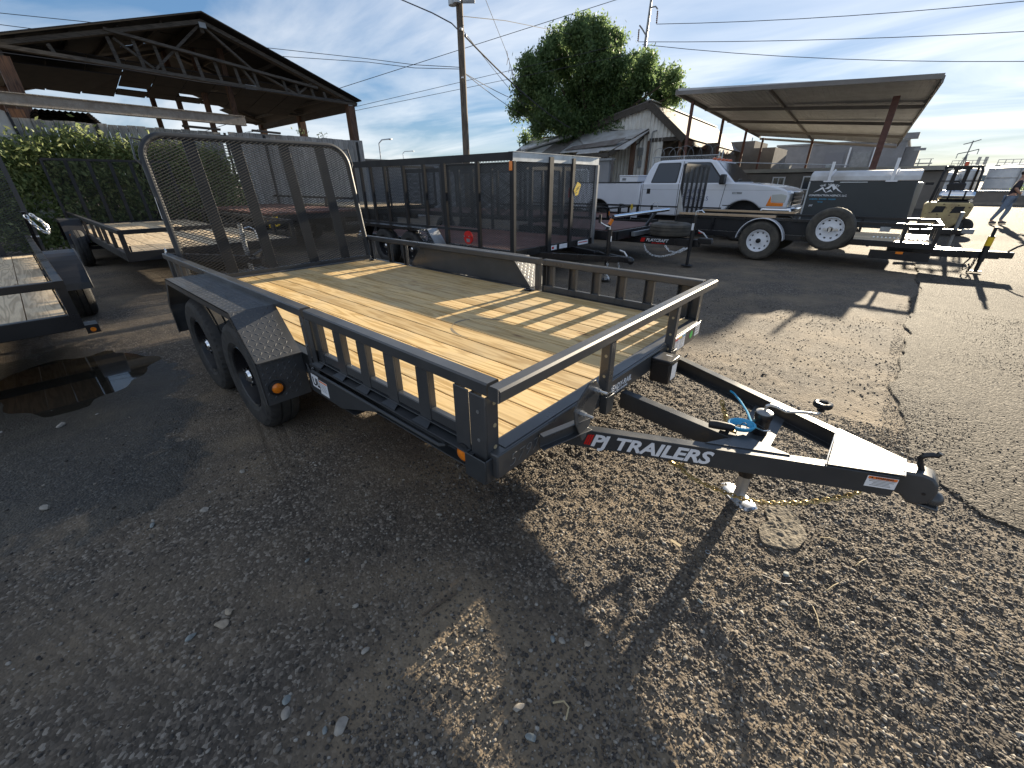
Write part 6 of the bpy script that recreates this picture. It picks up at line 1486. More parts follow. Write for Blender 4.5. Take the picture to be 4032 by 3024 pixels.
for _ in range(1500):
    y_ = r_.uniform(-3.0, 4.4); t_ = r_.random() ** .8; zt = float(ytop(y_)) + r_.normal(0, .05); z_ = zt * t_
    dens = 1.0 if y_ < 1.6 else (1.0 if z_ > 1.9 else (.35 + .3 * float(vnoise(np.array(y_), np.array(z_), .5, 5))))
    if r_.random() > dens: continue
    bulge = .35 * (0.4 + float(vnoise(np.array(y_), np.array(z_), .6, 4))) * (1.2 - .5 * t_)
    cl.append((FX + .1 + bulge * r_.uniform(.4, 1.0), y_, z_))
cl = np.array(cl); cen = (cl[:, None] + r_.normal(0, 1, (len(cl), 22, 3)) * np.array([.07, .15, .13])).reshape(-1, 3); cen[:, 0] = np.maximum(cen[:, 0], FX + .05); cen = cen[cen[:, 2] > .02]
leaves('foliage', cen, .062, IVY, 5, root=iv)
mb = MB()
for k in range(26):
    y_ = r_.uniform(-2.8, 4.3); pts = [(FX + .08, y_, 0)]
    for i in range(1, 6): pts.append((FX + .08 + r_.uniform(0, .08), y_ + r_.normal(0, .15) * i * .5, float(ytop(y_)) * i / 6))
    mb.tube(pts, .012, 5)
P('stems', mb, BARK, iv, kind='stuff')
sp = [thing('sapling', lb, 'sapling', (-15.2, yy, 3.0), 'sprigs growing over the fence') for yy, lb in ((6.7, 'leafy sprig above the fence near the barn post, taller one'), (7.35, 'small leafy sprig above the fence beside the corner post'))]
for k, s_ in enumerate(sp):
    yy = (6.7, 7.35)[k]; P('stem', MB().tube([(-15.2, yy, .1), (-15.22, yy + .05, 2.9), (-15.2, yy, 3.12 - .05 * k)], .01, 5), BARK, s_)
    leaves('foliage', np.array([(-15.2, yy, 3.05 - .05 * k)]) + r_.normal(0, 1, (26, 3)) * np.array([.08, .12, .06]), .04, IVY, 9 + k, root=s_)
dryg = r_.uniform(0, 1, (900, 3)) * np.array([1.4, 5.5, .25]) + np.array([-14.8, -2.5, 0])

# ================================================================== SHED, LEAN-TO, CANOPY
sh = thing('metal_shed', 'white corrugated metal shed with dark gabled roof and open bay', 'shed', (-14, 30, 0))
SY = 28.0; PK = (-12.9, 5.96); ER = (-10.49, 4.03); EL = (-20.6, 4.25)
DV = Vector((-.085, 1, 0)).normalized()     # the ridge runs slightly askew
def sp_(x_, z_, d=0.0): return (x_ + DV.x * d, SY + DV.y * d, z_)
def rake(x_): return PK[1] + (EL[1] - PK[1]) * (PK[0] - x_) / (PK[0] - EL[0]) if x_ < PK[0] else PK[1] + (ER[1] - PK[1]) * (x_ - PK[0]) / (ER[0] - PK[0])
# corrugated front: one rib sheet per 1.0 m, real ribs
def corr(mb, xa, xb, zb, ztf, yoff=0.0, pitch=.24, amp=.065):
    n = int((xb - xa) / (pitch / 4)); pr = None
    for i in range(n + 1):
        x_ = xa + (xb - xa) * i / n; a = amp * math.sin(2 * PI * x_ / pitch); q = ((x_, SY + yoff + a, zb(x_) if callable(zb) else zb), (x_, SY + yoff + a, ztf(x_)))
        if pr: mb.add([pr[0], q[0], q[1], pr[1]], [(0, 1, 2, 3)])
        pr = q
    return mb
xx = EL[0] + .3; 
while xx < -10.55:
    xe_ = min(xx + .95, -10.5); 
    zb = 4.0 if xx > -12.66 else 0.0
    P('wall_sheet', corr(MB(), xx, xe_, zb, lambda x_: rake(x_) - .10), CORRW, sh, smooth=60); xx = xe_ if xe_ < -10.5 else 0
    if xx == 0: break
P('fascia', MB().beam(sp_(EL[0] - .4, EL[1] - .19, -.25), sp_(PK[0], PK[1] - .12, -.25), .08, .40), TIMBER, sh)
P('fascia', MB().beam(sp_(PK[0], PK[1] - .12, -.251), sp_(ER[0] + .15, ER[1] - .24, -.251), .08, .40), TIMBER, sh)
for k in range(8):
    d0 = -.3 + k * 2.2; d1 = d0 + 2.19
    mb = MB(); m_ = 12
    for i in range(m_):
        t0, t1 = i / m_, (i + 1) / m_
        a = .035 * (1 if i % 2 else 0)
        mb.add([sp_(PK[0] + (ER[0] + .25 - PK[0]) * t0, PK[1] + .05 + (ER[1] - .2 - PK[1]) * t0, d0), sp_(PK[0] + (ER[0] + .25 - PK[0]) * t1, PK[1] + .05 + (ER[1] - .2 - PK[1]) * t1, d0), sp_(PK[0] + (ER[0] + .25 - PK[0]) * t1, PK[1] + .05 + (ER[1] - .2 - PK[1]) * t1, d1), sp_(PK[0] + (ER[0] + .25 - PK[0]) * t0, PK[1] + .05 + (ER[1] - .2 - PK[1]) * t0, d1)], [(0, 1, 2, 3)])
    P('roof_sheet', mb, CORRG, sh)
    P('roof_sheet', MB().prism([sp_(PK[0], PK[1] + .05, d0), sp_(EL[0] - .4, EL[1] + .02, d0), sp_(EL[0] - .4, EL[1] - .01, d0), sp_(PK[0], PK[1] + .02, d0)], DV * 2.19), CORRG, sh)
P('ridge_cap', MB().beam(sp_(PK[0], PK[1] + .09, -.3), sp_(PK[0], PK[1] + .09, 17.3), .3, .05), ROOFW, sh)
P('side_wall', MB().box(-10.75, -10.70, SY + .3, SY + .35, 0, .1), TIMBER, sh)
P('back_wall', MB().prism([sp_(EL[0] + .3, 0, 17), sp_(ER[0], 0, 17), sp_(ER[0], ER[1] - .3, 17), sp_(PK[0], PK[1] - .1, 17), sp_(EL[0] + .3, EL[1] - .1, 17)], (0, .05, 0)), CORRG, sh)
P('bay_wall', corr(MB(), -12.6, -10.0, 0, lambda x_: 3.9, yoff=5.0), CORRG, sh)
P('bay_side', MB().box(-12.68, -12.62, SY + .1, SY + 5, 0, 4.6), CORRG, sh); P('bay_lintel', MB().box(-12.65, -10.45, SY - .05, SY + .06, 3.78, 3.99), TIMBER, sh)
for x_ in (-12.66, -10.6): P('bay_post', MB().beam((x_, SY - .02, 0), (x_, SY - .02, 3.85), .16, .16, upv=(0, 1, 0)), TIMBERZ, sh)
# lower eave with battered fascia and porch roof to the right
mb = MB()
for i in range(12):
    a, b = i * 1.2, (i + 1) * 1.2
    P('eave_board', MB().prism([sp_(ER[0] + .22, 3.78, a), sp_(ER[0] + .22, 3.78, b - .02), sp_(ER[0] + .22, 3.48 + .05 * ((i * 7) % 3), b - .02), sp_(ER[0] + .22, 3.50 + .04 * ((i * 5) % 3), a)], (.03, 0, 0)), REDOX if i % 3 == 0 else CANOPY, sh)
P('wall_panel', MB().prism([sp_(ER[0] - .1, 0, 5.5), sp_(ER[0] - .1, 0, 16.8), sp_(ER[0] - .1, 3.6, 16.8), sp_(ER[0] - .1, 3.6, 5.5)], (.05, 0, 0)), STUCCO2, sh)
P('meter_box', MB().box(-13.3, -12.98, SY - .16, SY - .03, 3.05, 3.50), GALV, sh); P('meter_box', MB().box(-13.25, -13.0, SY - .14, SY - .03, 2.35, 2.75), GALV, sh)
P('conduit', MB().tube([(-13.15, SY - .1, 2.75), (-13.15, SY - .1, 3.05)], .04, 6).tube([(-12.5, SY - .08, 1.4), (-12.5, SY - .08, 4.25), (-12.45, SY - .08, 4.35), (-12.2, SY - .08, 4.40)], .04, 6), STEEL, sh)
P('service_cable', MB().tube([(-16.5, SY - .1, 4.80), (-14.9, SY - .12, 4.55), (-13.2, SY - .12, 4.50), (-12.9, SY - .12, 4.50), (-12.95, SY - .12, 4.2), (-13.3, SY - .12, 3.8), (-13.6, SY - .1, 3.6)], .03, 6), WIRE, sh)

lt = thing('lean_to', 'low lean-to shed with loose pale roof sheets, one curled up', 'shed', (-17, 26, 0))
def ltz(x_, y_): # plane falling towards the viewer
    t_ = (28 - y_) / 2.6; return (4.55 - 0.02 * (x_ + 17.8)) * (1 - t_) + t_ * 3.25
edges_ = [(-22.2, -20.8), (-20.85, -19.2), (-19.25, -17.6), (-17.65, -16.0), (-16.05, -14.4), (-14.5, -12.7)]
for i, (a, b) in enumerate(edges_):
    yb = 25.2 + (.25 if i % 2 else 0)
    P('roof_sheet', MB().prism([(a, 27.9, ltz(a, 27.9)), (b, 27.9, ltz(b, 27.9) + .02), (b - .3, yb, ltz(b, yb) + .02), (a - .3, yb, ltz(a, yb))], (0, 0, .03 + .012 * (i % 3))), (CORRG, ROOFW, CORRG, ROOFW, ROOFW, ROOFW)[i], lt)
P('roof_sheet', MB().prism([(-18.2, 27.8, ltz(-18, 27.8) + .10), (-12.8, 27.9, ltz(-13, 27.9) + .12), (-13.2, 26.6, ltz(-13, 26.6) + .12), (-16.6, 26.3, ltz(-16.6, 26.3) + .10)], (0, 0, .025)), ROOFW, lt)
P('bent_sheet', MB().prism([(-17.2, 26.0, ltz(-17, 26) + .12), (-13.4, 26.2, ltz(-13.4, 26.2) + .34), (-13.8, 25.7, ltz(-13.8, 25.7) + .20), (-17.6, 25.6, ltz(-17.6, 25.6) + .08)], (0, 0, .02)), CORRG, lt)
mb = MB(); A_ = Vector((-21.3, 25.5, 3.62)); B_ = Vector((-17.9, 26.9, 4.42)); d, s_, u_ = frame_from(B_ - A_)
for i in range(15):
    a0, a1 = PI * (-.15 + 1.5 * i / 15), PI * (-.15 + 1.5 * (i + 1) / 15); r1 = .26 - .004 * i
    q = [A_ + (s_ * math.cos(a0) + u_ * math.sin(a0)) * r1, A_ + (s_ * math.cos(a1) + u_ * math.sin(a1)) * r1]; q2 = [B_ + (q[1] - A_), B_ + (q[0] - A_)]
    mb.add([q[0], q[1], q2[0], q2[1]], [(0, 1, 2, 3)])
P('curled_sheet', mb, GALV, lt)
P('upright_sheet', MB().prism([(-20.9, 26.4, 4.0), (-20.1, 26.4, 4.1), (-20.3, 26.4, 4.8), (-20.9, 26.4, 4.95), (-21.1, 26.4, 4.6)], (0, .03, 0)), ROOFW, lt)
P('rake_board', MB().beam((-12.75, 27.9, 4.40), (-13.9, 25.1, 3.05), .10, .26), TIMBER, lt)
P('beam', MB().beam((-21.5, 25.3, 3.0), (-13.9, 25.15, 3.0), .12, .26), TIMBER, lt)
for x_, y_, h_ in ((-21.3, 25.3, 2.9), (-17.6, 25.3, 2.9), (-14.2, 25.3, 2.9), (-13.2, 26.9, 4.0)): P('post', MB().beam((x_, y_, 0), (x_, y_, h_), .28 if x_ > -13.5 else .16, .2, upv=(0, 1, 0)), TIMBERZ, lt)
mb = MB()
for k in range(3): P('side_sheet', MB().box(-15.9 + k * .75, -15.2 + k * .75, 25.42, 25.45, 1.2 + .1 * k, 2.8), CORRG, lt)
P('cross_rail', MB().box(-17.5, -14.1, 25.38, 25.42, 2.2, 2.36), TIMBER, lt)
P('tank_grey', MB().box(-15.4, -13.9, 24.9, 25.3, .8, 1.62), ENCL, lt) if False else None
by = thing('grey_building', 'low grey steel building seen through the mesh trailers', 'building', (-20, 22, 0))
P('wall', MB().box(-24, -12.6, 23.0, 23.2, 0, 2.6), STUCCO, by); P('roof_edge', MB().box(-24.2, -12.4, 22.9, 23.3, 2.602, 2.72), STEEL, by)
P('door', MB().box(-15.0, -14.0, 22.97, 22.998, 0, 2.1), GALV, by); P('door_frame', MB().box(-15.1, -15.0, 22.95, 22.998, 0, 2.2).box(-14.0, -13.9, 22.95, 22.998, 0, 2.2).box(-15.1, -13.9, 22.95, 22.998, 2.12, 2.2), WHITE, by)
cn = thing('carport_canopy', 'large brown steel canopy on thin posts sloping away over the yard', 'canopy', (-5, 31, 0))
cA, cB = Vector((-10.08, 25, 5.99)), Vector((.59, 25, 5.23)); cC, cD = Vector((-.78, 44, 4.0)), Vector((-10.1, 44, 5.08))
kk = Vector((-5.0, 37, 4.42))
def cpt(u, v): return cA.lerp(cB, u).lerp(cD.lerp(cC, u), v)
for i in range(12):
    u0, u1 = i / 12, (i + 1) / 12
    a, b, c, d = cpt(u0, .01), cpt(u1, .01), cpt(u1, .99), cpt(u0, .99)
    P('roof_panel', MB().add([a - Vector((0, 0, .12)), b - Vector((0, 0, .12)), c - Vector((0, 0, .12)), d - Vector((0, 0, .12)), a, b, c, d], [(0, 3, 2, 1), (4, 5, 6, 7), (0, 1, 5, 4), (1, 2, 6, 5), (2, 3, 7, 6), (3, 0, 4, 7)]), CANSHEET, cn)
    mb = MB()
    for r__ in range(4):
        uu = u0 + (r__ + .5) / 48; p_ = cpt(uu, .015) - Vector((0, 0, .125)); q_ = cpt(uu, .985) - Vector((0, 0, .125)); mb.beam(p_, q_, .03, .03)
    P('panel_rib', mb, CANSHEET, cn, kind='stuff')
for v_ in (.0, .25, .5, .75, 1.0):
    a, b = cpt(0, v_), cpt(1, v_); dz = Vector((0, 0, .30 if v_ in (0, 1) else .28)); P('roof_beam' if 0 < v_ < 1 else 'fascia', MB().beam(a - dz * (.8 if v_ == 0 else 1), b - dz * (.35 if v_ == 0 else 1), .10, .18 if v_ == 0 else .16), CANOPY, cn)
for u_ in (0, 1): P('fascia', MB().beam(cpt(u_, 0) - Vector((0, 0, .20)), cpt(u_, 1) - Vector((0, 0, .15)), .08, .24), CANOPY, cn)
P('roof_beam', MB().beam(cpt(.42, .02) - Vector((0, 0, .2)), cpt(.42, .98) - Vector((0, 0, .2)), .08, .14), CANOPY, cn)
for x_, y_, zt, w_ in ((-9.40, 25.8, 5.4, .14), (-9.45, 31.5, 5.1, .14), (-9.55, 37.5, 5.0, .14), (-9.7, 43.4, 4.8, .14), (-6.15, 43.8, 4.5, .15), (-.77, 27.0, 4.85, .25)):
    P('post', MB().beam((x_, y_, 0), (x_, y_, zt), w_, w_, upv=(0, 1, 0)), REDOX, cn)
# chain link fence with razor wire behind the pickup
cf = thing('chain_link_fence', 'chain link fence topped with coils of razor wire behind the pickup', 'fence', (-8.6, 24, 0))
P('top_pipe', MB().tube([(-10.4, 24, 2.70), (-6.9, 24, 2.70)], .03, 8), GALV, cf); P('mid_pipe', MB().tube([(-6.8, 24, 2.36), (-1.5, 24.4, 2.10)], .02, 6), GALV, cf)
for x_ in (-10.4, -8.7, -6.93, -6.78): P('post', MB().tube([(x_, 24, 0), (x_, 24, 2.9 if x_ > -7 else 2.7)], .035, 8), GALV, cf)
P('chain_link', exmesh(MB(), (-10.4, 24.02, .1), (1, 0, 0), (0, 0, 1), 3.5, 2.6, .12, .12, .012), GALV, cf, smooth=0)
for k in range(7):
    cxk = -10.2 + k * .52; r0 = .36 + .03 * (k % 2)
    P('razor_coil', MB().tube([(cxk + r0 * math.cos(a), 24 + .22 * math.sin(a * .5 + k), 2.78 + r0 * math.sin(a)) for a in [-.35 + j * (PI + .7) / 16 for j in range(17)]], .012, 5), STEEL, cf)

# ================================================================== FARTHER BUILDINGS
of = thing('office_building', 'low brown office with flat roof and windows behind the canopy', 'building', (-4, 36, 0))
P('wall', MB().box(-8.2, 2.2, 34.2, 40, 0, 1.95), STUCCO2, of); P('roof_edge', MB().box(-8.6, 2.3, 33.9, 40.2, 2.0, 2.22), mat('pale_roof_edge', (.38, .36, .32), .7, var=.1, scale=1), of)
for a, b, z0_, z1_ in ((-6.35, -5.6, 1.15, 1.75), (-4.6, -3.3, .95, 1.78), (-2.2, -1.2, 1.0, 1.75)):
    f_ = P('window', MB().box(a, b, 34.12, 34.18, z0_, z1_), WHITE, of); P('pane', MB().box(a + .08, (a + b) / 2 - .03, 34.10, 34.115, z0_ + .07, z1_ - .07), GLASS_D, f_); P('pane', MB().box((a + b) / 2 + .03, b - .08, 34.10, 34.115, z0_ + .07, z1_ - .07), GLASS_D, f_)
P('roof_vent', MB().box(-6.3, -5.7, 35, 35.6, 2.222, 2.5), STEEL, of); P('roof_duct', MB().box(-3.6, -3.2, 34.4, 35.0, 2.222, 2.45), GALV, of)
P('lumber_rack', MB().box(-4.9, -2.6, 33.0, 33.3, .5, .62).box(-4.9, -2.6, 33.0, 33.3, .8, .92), CONC, of)
wh = thing('warehouse', 'long grey warehouse standing behind the office', 'building', (-5, 60, 0))
P('wall', MB().box(-10.9, -.55, 55, 70, 0, 4.75), STUCCO, wh); P('roof_edge', MB().box(-11, -.4, 54.9, 70, 4.752, 4.9), STEEL, wh)
for a, b, m_ in ((-6.5, -4.9, BLACKM), (-4.3, -2.9, GALV)): P('roller_door', MB().box(a, b, 54.93, 54.99, 1.6, 4.0), mat('door_sheet', (.22, .22, .24), .6) if m_ is BLACKM else STEEL, wh)
P('downpipe', MB().box(-4.65, -4.5, 54.85, 54.95, 1.5, 4.4).box(-2.75, -2.6, 54.85, 54.95, 2.6, 4.5), WHITE, wh)
P('side_annex', MB().box(-.52, .5, 56, 66, 0, 4.3), STUCCO, wh); P('parapet', MB().box(-.9, .1, 54.8, 56, 4.902, 5.35), STUCCO, wh); P('flood_light', MB().box(.1, .9, 54.7, 54.9, 3.9, 4.1), STEEL, wh)
bb = thing('block_building', 'dark stepped block building beyond the shed roof', 'building', (-12, 48, 0))
P('wall', MB().box(-12.6, -8.95, 45, 50, 0, 4.15), STUCCO2, bb); P('upper_wall', MB().box(-13.8, -10.75, 45.3, 50, 4.152, 4.75), STUCCO2, bb); P('pipe', MB().tube([(-11, 45.2, 4.7), (-11, 45.2, 5.0)], .04, 6), STEEL, bb)
bw = thing('boundary_wall', 'dark low wall with a metal coping across the far side of the yard', 'wall', (20, 43, 0))
for k in range(20): P('wall_panel', MB().box(-2 + k * 4, 1.98 + k * 4, 43, 43.2, 0, .80), STUCCO2, bw)
P('coping', MB().box(-2, 78, 42.93, 43.25, .802, .86), GALV, bw); P('kerb', MB().box(-2, 78, 42.3, 42.5, 0, .16), CONC, bw)
def tank(x_, y_, r, h, lb, z0_=0):
    t = thing('storage_tank', lb, 'tank', (x_, y_, z0_), 'storage tanks beyond the yard wall')
    P('shell', MB().lathe([(r, z0_), (r, h)], (x_, y_, 0), (0, 0, 1), 40), TANK, t); P('lid', MB().lathe([(r * 1.02, h), (r * 1.02, h + .06), (r * .5, h + .22), (.01, h + .28)], (x_, y_, 0), (0, 0, 1), 40), ROOFW, t)
    P('ladder', MB().box(x_ + r * .3, x_ + r * .3 + .06, y_ - r - .06, y_ - r + .02, z0_, h).box(x_ + r * .3 + .4, x_ + r * .3 + .46, y_ - r - .06, y_ - r + .02, z0_, h), STEEL, t)
    for z_ in (h * .35, h * .7): P('hoop', MB().lathe([(r + .01, z_), (r + .04, z_), (r + .04, z_ + .08), (r + .01, z_ + .08)], (x_, y_, 0), (0, 0, 1), 40), ROOFW, t)
tank(6.9, 57, 1.35, 2.35, 'largest pale tank, right of the forklift guard'); tank(4.55, 58, .85, 2.2, 'narrow pale tank just behind the forklift mast'); tank(3.1, 57, .8, 1.9, 'short pale tank seen between the guard posts'); tank(1.6, 56, 1.1, 1.95, 'pale tank beside the nose of the enclosed trailer'); tank(10.2, 60, 1.4, 2.5, 'far pale tank by the person, near the edge')
tank(2.35, 60, .5, 2.15, 'thinnest pale tank behind the short one')
for x_, lb in ((4.6, 'elevated steel gangway above the middle tanks'), (7.9, 'elevated steel gangway above the largest tank')):
    gt = thing('gangway', lb, 'gangway', (x_, 66, 2.6), 'gangways over the tanks')
    P('deck', MB().box(x_ - 1.3, x_ + 1.3, 65.5, 66.4, 2.72, 2.84), STEEL, gt); P('handrail', MB().box(x_ - 1.3, x_ + 1.3, 65.5, 65.55, 3.28, 3.33).box(x_ - 1.3, x_ + 1.3, 65.5, 65.55, 3.02, 3.06), STEEL, gt)
    for k in range(6): P('rail_post', MB().box(x_ - 1.3 + k * .5, x_ - 1.25 + k * .5, 65.5, 65.55, 2.84, 3.28), STEEL, gt)
    for xx_ in (x_ - 1.2, x_ + 1.1): P('leg', MB().box(xx_, xx_ + .1, 65.6, 65.7, 0, 2.72), STEEL, gt)
    P('bracket', MB().box(x_ + .5, x_ + .75, 65.4, 65.5, 2.9, 3.6).box(x_ + 1.0, x_ + 1.25, 65.4, 65.5, 2.9, 3.6), STEEL, gt)
pg = thing('plant_frame', 'steel pipe frame with platform beside the warehouse end', 'frame', (1.2, 60, 0))
for x_ in (.7, 1.5): P('leg', MB().box(x_, x_ + .08, 58, 58.1, 0, 3.3), STEEL, pg)
P('platform', MB().box(.4, 1.7, 57.9, 58.3, 2.9, 3.0).box(.4, 1.7, 57.9, 57.95, 3.3, 3.34), STEEL, pg); P('brace', MB().beam((.7, 58, 1.0), (1.55, 58, 2.9), .06, .06), STEEL, pg)
# hedges at the far wall
for k, (x_, lb) in enumerate(((1.9, 'dark bush at the far wall by the enclosed trailer nose'), (6.6, 'dark bush at the foot of the largest tank'))):
    b_ = thing('bush', lb, 'bush', (x_, 42.0 + k * 3, 0)); c_ = np.array([(x_, 42.6 + k * 1.2, .35 + .5 * k)]) + np.random.default_rng(k).normal(0, 1, (500, 3)) * np.array([.35, .2, .18]); c_[:, 2] = np.maximum(c_[:, 2], .02)
    leaves('foliage', c_, .07, LEAF, 60 + k, root=b_)
    P('stem', MB().tube([(x_, 42.6 + k * 1.2, 0), (x_, 42.6 + k * 1.2, .4 + .5 * k)], .03, 5), BARK, b_)
py = thing('pylon', 'distant lattice power pylon above the forklift', 'pylon', (8, 149, 0))
for dx_, dy_ in ((-1.3, 0), (1.3, 0), (0, 1.2)): P('leg', MB().tube([(8.3 + dx_, 149 + dy_, 0), (8.4, 149, 7.0), (8.5, 149, 9.6)], .12, 5), STEEL, py)
for z_, w_ in ((7.4, 1.6), (9.3, 1.3)): P('cross_arm', MB().tube([(8.4 - w_, 149, z_ - .35), (8.4, 149, z_), (8.4 + w_, 149, z_ + .45)], .10, 5), STEEL, py)
for dx_ in (-1.6, 1.6): P('insulator', MB().tube([(8.4 + dx_, 149, 7.05 + (.75 if dx_ > 0 else 0)), (8.4 + dx_, 149, 6.1 + (.75 if dx_ > 0 else 0))], .08, 5), STEEL, py)
for k, z_ in enumerate((1.5, 3.0, 4.5, 6.0)): P('lattice', MB().beam((7.1 + k * .25, 149, z_), (9.5 - k * .25, 149, z_ + .9), .1, .1), STEEL, py)
# distant hills: low line
mb = MB(); pts = []
for i in range(120):
    a = math.radians(20 + i * 1.6); r_h = 900; pts.append((r_h * math.cos(a), r_h * math.sin(a), 5 + 7 * float(vnoise(np.array(i * 1.0), np.array(0.), 9, 3))))
for i in range(119): mb.add([(pts[i][0], pts[i][1], -2), (pts[i + 1][0], pts[i + 1][1], -2), pts[i + 1], pts[i]], [(0, 1, 2, 3)])
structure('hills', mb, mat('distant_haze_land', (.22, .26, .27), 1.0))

# ================================================================== POLES AND WIRES
up_ = thing('utility_pole', 'wooden utility pole with transformer cans near its top', 'pole', (-12.3, 11.55, 0))
P('pole', MB().lathe([(.135, 0), (.12, 4), (.11, 11)], (-12.25, 11.45, 0), (0, 0, 1), 20), POLEW, up_)
def can(x_, y_, z_, r=.20, h=.75): return MB().lathe([(.001, 0), (r * .96, 0), (r, .03), (r, h), (r * .6, h + .08), (.001, h + .1)], (x_, y_, z_), (0, 0, 1), 20)
P('transformer', can(-11.86, 11.80, 7.02), GALV, up_, label='grey transformer can on the pole'); P('transformer', can(-12.42, 11.30, 6.80, .14), GALV, up_); P('transformer', can(-12.12, 11.22, 6.78, .13), GALV, up_)
P('hanger', MB().beam((-12.25, 11.45, 6.9), (-11.86, 11.80, 6.9), .05, .08), STEEL, up_)
P('pole_tag', MB().box(-12.15, -12.05, 11.28, 11.30, 4.78, 4.82), WHITE, up_)
P('clamp', MB().ball((-12.15, 11.38, 6.15), .06, 8, 5).ball((-12.05, 11.48, 5.98), .05, 8, 5), STEEL, up_)
def wire(lb, pts, r=.012, grp='overhead wires'):
    return T1('overhead_wire', MB().tube(pts, r, 5), WIRE, lb, 'wire', pts[0], grp)
wire('thick twisted service cable falling from the pole into the tree', catenary((-12.2, 11.4, 6.1), (-16.5, 24.5, 4.6), .25, 10), .028)
wire('thick service cable from the upper left to the pole', [(-24, 15.0, 10.6), (-17.57, 12.86, 8.44), (-14.51, 12.17, 7.2), (-12.9, 11.65, 6.5), (-12.2, 11.35, 6.1)], .022)
wire('thin cable from the pole to the lean-to roof', catenary((-12.15, 11.45, 6.15), (-18, 25, 4.1), .15, 10), .010)
wire('lower cable from the pole to the tree, upper of a pair', catenary((-12.15, 11.45, 4.95), (-18.0, 24, 5.7), .2, 8), .012)
wire('lower cable from the pole to the tree, lower of a pair', catenary((-12.15, 11.45, 4.95), (-18.2, 24, 4.9), .2, 8), .012)
wire('upper thin cable from the pole towards the tree top', [(-12.1, 11.5, 6.5), (-13.32, 14.94, 7.32), (-15.53, 20.73, 8.57), (-17, 25, 9.4)], .012)
wire('sloping guy wire with hanging vine crossing the sky right of the pole', [(-9.5, 9, 7.2), (-11.11, 11.52, 6.76), (-13.47, 15.09, 6.45), (-15.23, 17.77, 5.95), (-16.95, 20.42, 5.34), (-18.5, 23.5, 4.6)], .009)
wire('long sagging wire crossing the barn roof, upper', [(-26, -2.0, 7.0), (-24.5, 1.28, 6.81), (-23.17, 3.71, 6.78), (-20.88, 8.03, 6.5), (-18.02, 11.43, 6.22), (-15, 11.5, 5.6), (-12.3, 11.4, 5.13)], .011)
wire('long sagging wire crossing the barn gable, lower', [(-26, -2.0, 6.7), (-24.58, 1.17, 6.49), (-23.23, 3.76, 6.37), (-20.95, 7.99, 6.24), (-18.04, 11.43, 6.11), (-15, 11.5, 5.5), (-12.3, 11.4, 5.08)], .011)
wire('grey wire in front of the tie beam of the barn', [(-18.8, -2, 4.65), (-18.64, .47, 4.69), (-18.56, 2.65, 4.70), (-18.98, 5.26, 4.70), (-19.4, 9.14, 4.78), (-19.7, 11.5, 4.90)], .010)
for lb_, p_, q_ in (('thin far wire rising behind the pole, upper', (-24.78, 14.24, 5.4), (-18.83, 21.04, 7.29)), ('thin far wire rising behind the pole, lower', (-24.82, 14.23, 5.22), (-18.66, 21.28, 6.96))):
    p_ = Vector(p_); q_ = Vector(q_); wire(lb_, [p_ - (q_ - p_) * 1.2, p_, q_, q_ + (q_ - p_) * .8], .012)
p_ = Vector((-33.53, 18.57, 7.86)); q_ = Vector((-18.23, 32.37, 12.99))
wire('long straight wire rising to the upper right above the tree', [p_ - (q_ - p_) * .6, p_, q_, q_ + (q_ - p_) * .8], .02)
wp = thing('steel_pole', 'tall steel power pole with curved insulator arms behind the tree', 'pole', (-25.7, 52, 0))
P('pole', MB().tube([(-26.0, 51.9, 0), (-25.6, 51.5, 14), (-25.0, 50.7, 19)], [.24, .17, .12], 12), STEEL, wp)
P('arm', MB().tube([(-25.05, 50.75, 17.9), (-24.6, 51.0, 17.95), (-24.38, 51.11, 17.7)], .07, 6), STEEL, wp); P('arm', MB().tube([(-25.5, 51.3, 15.8), (-25.8, 50.9, 16.3), (-26.03, 50.61, 16.6)], .07, 6), STEEL, wp)
for a, b in (((-24.38, 51.11, 17.7), (-24.47, 51.41, 16.57)), ((-26.03, 50.61, 16.6), (-26.17, 50.92, 15.27))):
    pr = [(.001, 0)] + [(.10 if k % 2 else .04, .05 + k * .085) for k in range(12)] + [(.001, 1.1)]
    P('insulator', MB().lathe(pr, b, Vector(a) - Vector(b), 10), REDOX, wp)
wire('power line from the upper steel pole insulator to the right', catenary((-24.47, 51.41, 16.57), (40, 80, 17.5), 1.5, 16), .03)
wire('power line from the lower steel pole insulator to the right', catenary((-26.17, 50.92, 15.27), (45, 80, 13.2), 1.2, 16), .03)
wire('lowest power line running right from the steel pole', catenary((-25.9, 51.5, 15.1), (45, 80, 11.3), 2.4, 16), .03)
for (x_, y_, h_, ar, lb) in ((-32.6, 20.9, 4.4, .62, 'nearer street lamp with long curved arm beyond the fence end'), (-56, 39.9, 5.4, 1.0, 'farther small street lamp between fence and mesh trailer')):
    sl_ = thing('street_lamp', lb, 'street lamp', (x_, y_, 0), 'street lamps beyond the fence')
    P('pole', MB().tube([(x_, y_, 0), (x_, y_, h_), (x_ + .15, y_ + .22, h_ + .25), (x_ + ar * .8, y_ + ar * 1.1, h_ + .32)], .045, 7), GALV, sl_); P('lamp_head', MB().ball((x_ + ar * .85, y_ + ar * 1.2, h_ + .31), .13, 8, 5, (1.4, 1.4, .5)), GALV, sl_)

# ================================================================== TREE
tr = thing('tree', 'large leafy green tree rising behind the corrugated shed', 'tree', (-17, 28, 0))
TC = Vector((-17.2, 30.5, 0)); sc_ = 1.16
P('trunk', MB().tube([(-17.4, 28.9, 0), (-17.5, 28.6, 2.2), (-17.4, 28.2, 4.2), (-17.2, 27.7, 6.2), (-17.0, 27.2, 8.2)], [.42, .34, .28, .2, .1], 12), BARK, tr)
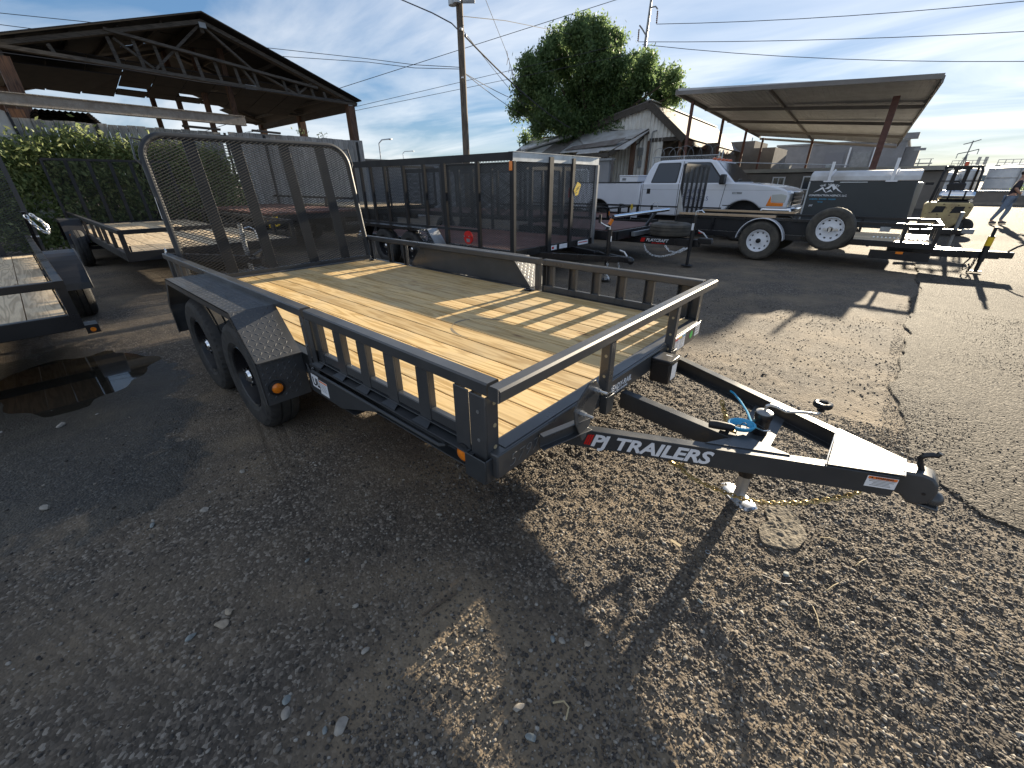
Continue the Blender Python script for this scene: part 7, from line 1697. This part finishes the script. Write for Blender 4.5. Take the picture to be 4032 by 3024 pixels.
# crown lobes measured as (position, radius)
lobes = [(-17.0, 28.2, 5.2, 1.3), (-15.6, 28.8, 5.4, 1.2), (-18.6, 27.4, 4.6, 1.2), (-17.2, 28.0, 6.6, 1.5), (-14.2, 29.4, 5.7, 1.0), (-19.47, 23.88, 7.93, 0.88), (-20.35, 24.54, 7.11, 0.84), (-21.32, 25.12, 6.11, 0.7), (-21.63, 26.27, 4.46, 0.4), (-19.21, 24.86, 7.17, 1.23), (-19.41, 25.49, 8.67, 0.88), (-19.13, 26.55, 9.73, 0.97), (-16.94, 25.34, 9.48, 0.97), (-16.44, 26.68, 9.78, 0.97), (-16.05, 28.07, 9.57, 0.88), (-19.13, 27.44, 8.57, 1.41), (-16.42, 26.57, 8.26, 1.5), (-15.78, 27.96, 8.53, 0.97), (-18.19, 27.88, 6.97, 1.58), (-18.61, 25.02, 5.77, 1.32), (-19.63, 25.48, 5.11, 0.88), (-16.39, 28.41, 7.29, 1.5), (-15.42, 29.76, 8.4, 0.97), (-13.86, 28.22, 7.39, 1.06), (-14.99, 28.81, 6.58, 1.14), (-13.63, 30.33, 7.51, 0.88), (-11.97, 28.63, 7.2, 0.62), (-12.1, 29.69, 6.51, 0.62), (-13.23, 30.19, 6.54, 0.79), (-17.24, 29.18, 6.05, 1.06), (-17.85, 26.22, 5.19, 0.97), (-17.14, 26.63, 10.29, 0.53), (-20.92, 25.99, 6.41, 1.06), (-13.32, 27.82, 8.08, 0.53)]
r_ = np.random.default_rng(77); br = MB(); cs_ = []
for (x_, y_, z_, R_) in lobes:
    c = np.array((x_, y_, z_)) 
    br.tube([(-17.4, 28.3, min(4.0, z_ - .5)), tuple((np.array((-17.4, 28.3, 4.0)) + c) / 2 + np.array((0, 0, .2))), tuple(c)], [.14, .08, .03], 6)
    nb_ = int(78 * R_ ** 2.05)
    for k in range(nb_):
        v = r_.normal(0, 1, 3); v /= np.linalg.norm(v); rr_ = R_ * (r_.random() ** .45) * (.68 + .42 * r_.random())
        p_ = c + v * rr_ * np.array([1, 1, .9]); cs_.append(p_)
        if k % 6 == 0: br.tube([tuple(c), tuple((c + p_) / 2 + np.array((0, 0, .1))), tuple(p_)], [.03, .02, .008], 4)
P('limbs', br, BARK, tr, kind='stuff')
cs_ = np.array(cs_)
# each cluster: a drooping spray of narrow leaves
m_ = 34; off = r_.normal(0, 1, (len(cs_), m_, 3)) * np.array([.20, .20, .20]); off[:, :, 2] -= .1 * np.abs(off[:, :, 0]) * 2
cen = (cs_[:, None] + off).reshape(-1, 3)
leaves('crown', cen, .11, LEAF, 31, root=tr, droop=.7)
vn = MB()
for k in range(5): vn.tube([(-13.4 - k * .3, 15.1 + k * .45, 6.4 - k * .12), (-13.38 - k * .3, 15.15 + k * .45, 6.15 - k * .14), (-13.5 - k * .3, 15.2 + k * .45, 5.95 - k * .16)], .012, 4)
T1('hanging_vine', vn, BARK, 'thin dead vine hanging from the guy wire right of the pole', 'vine', (-13.4, 15.1, 6.3))
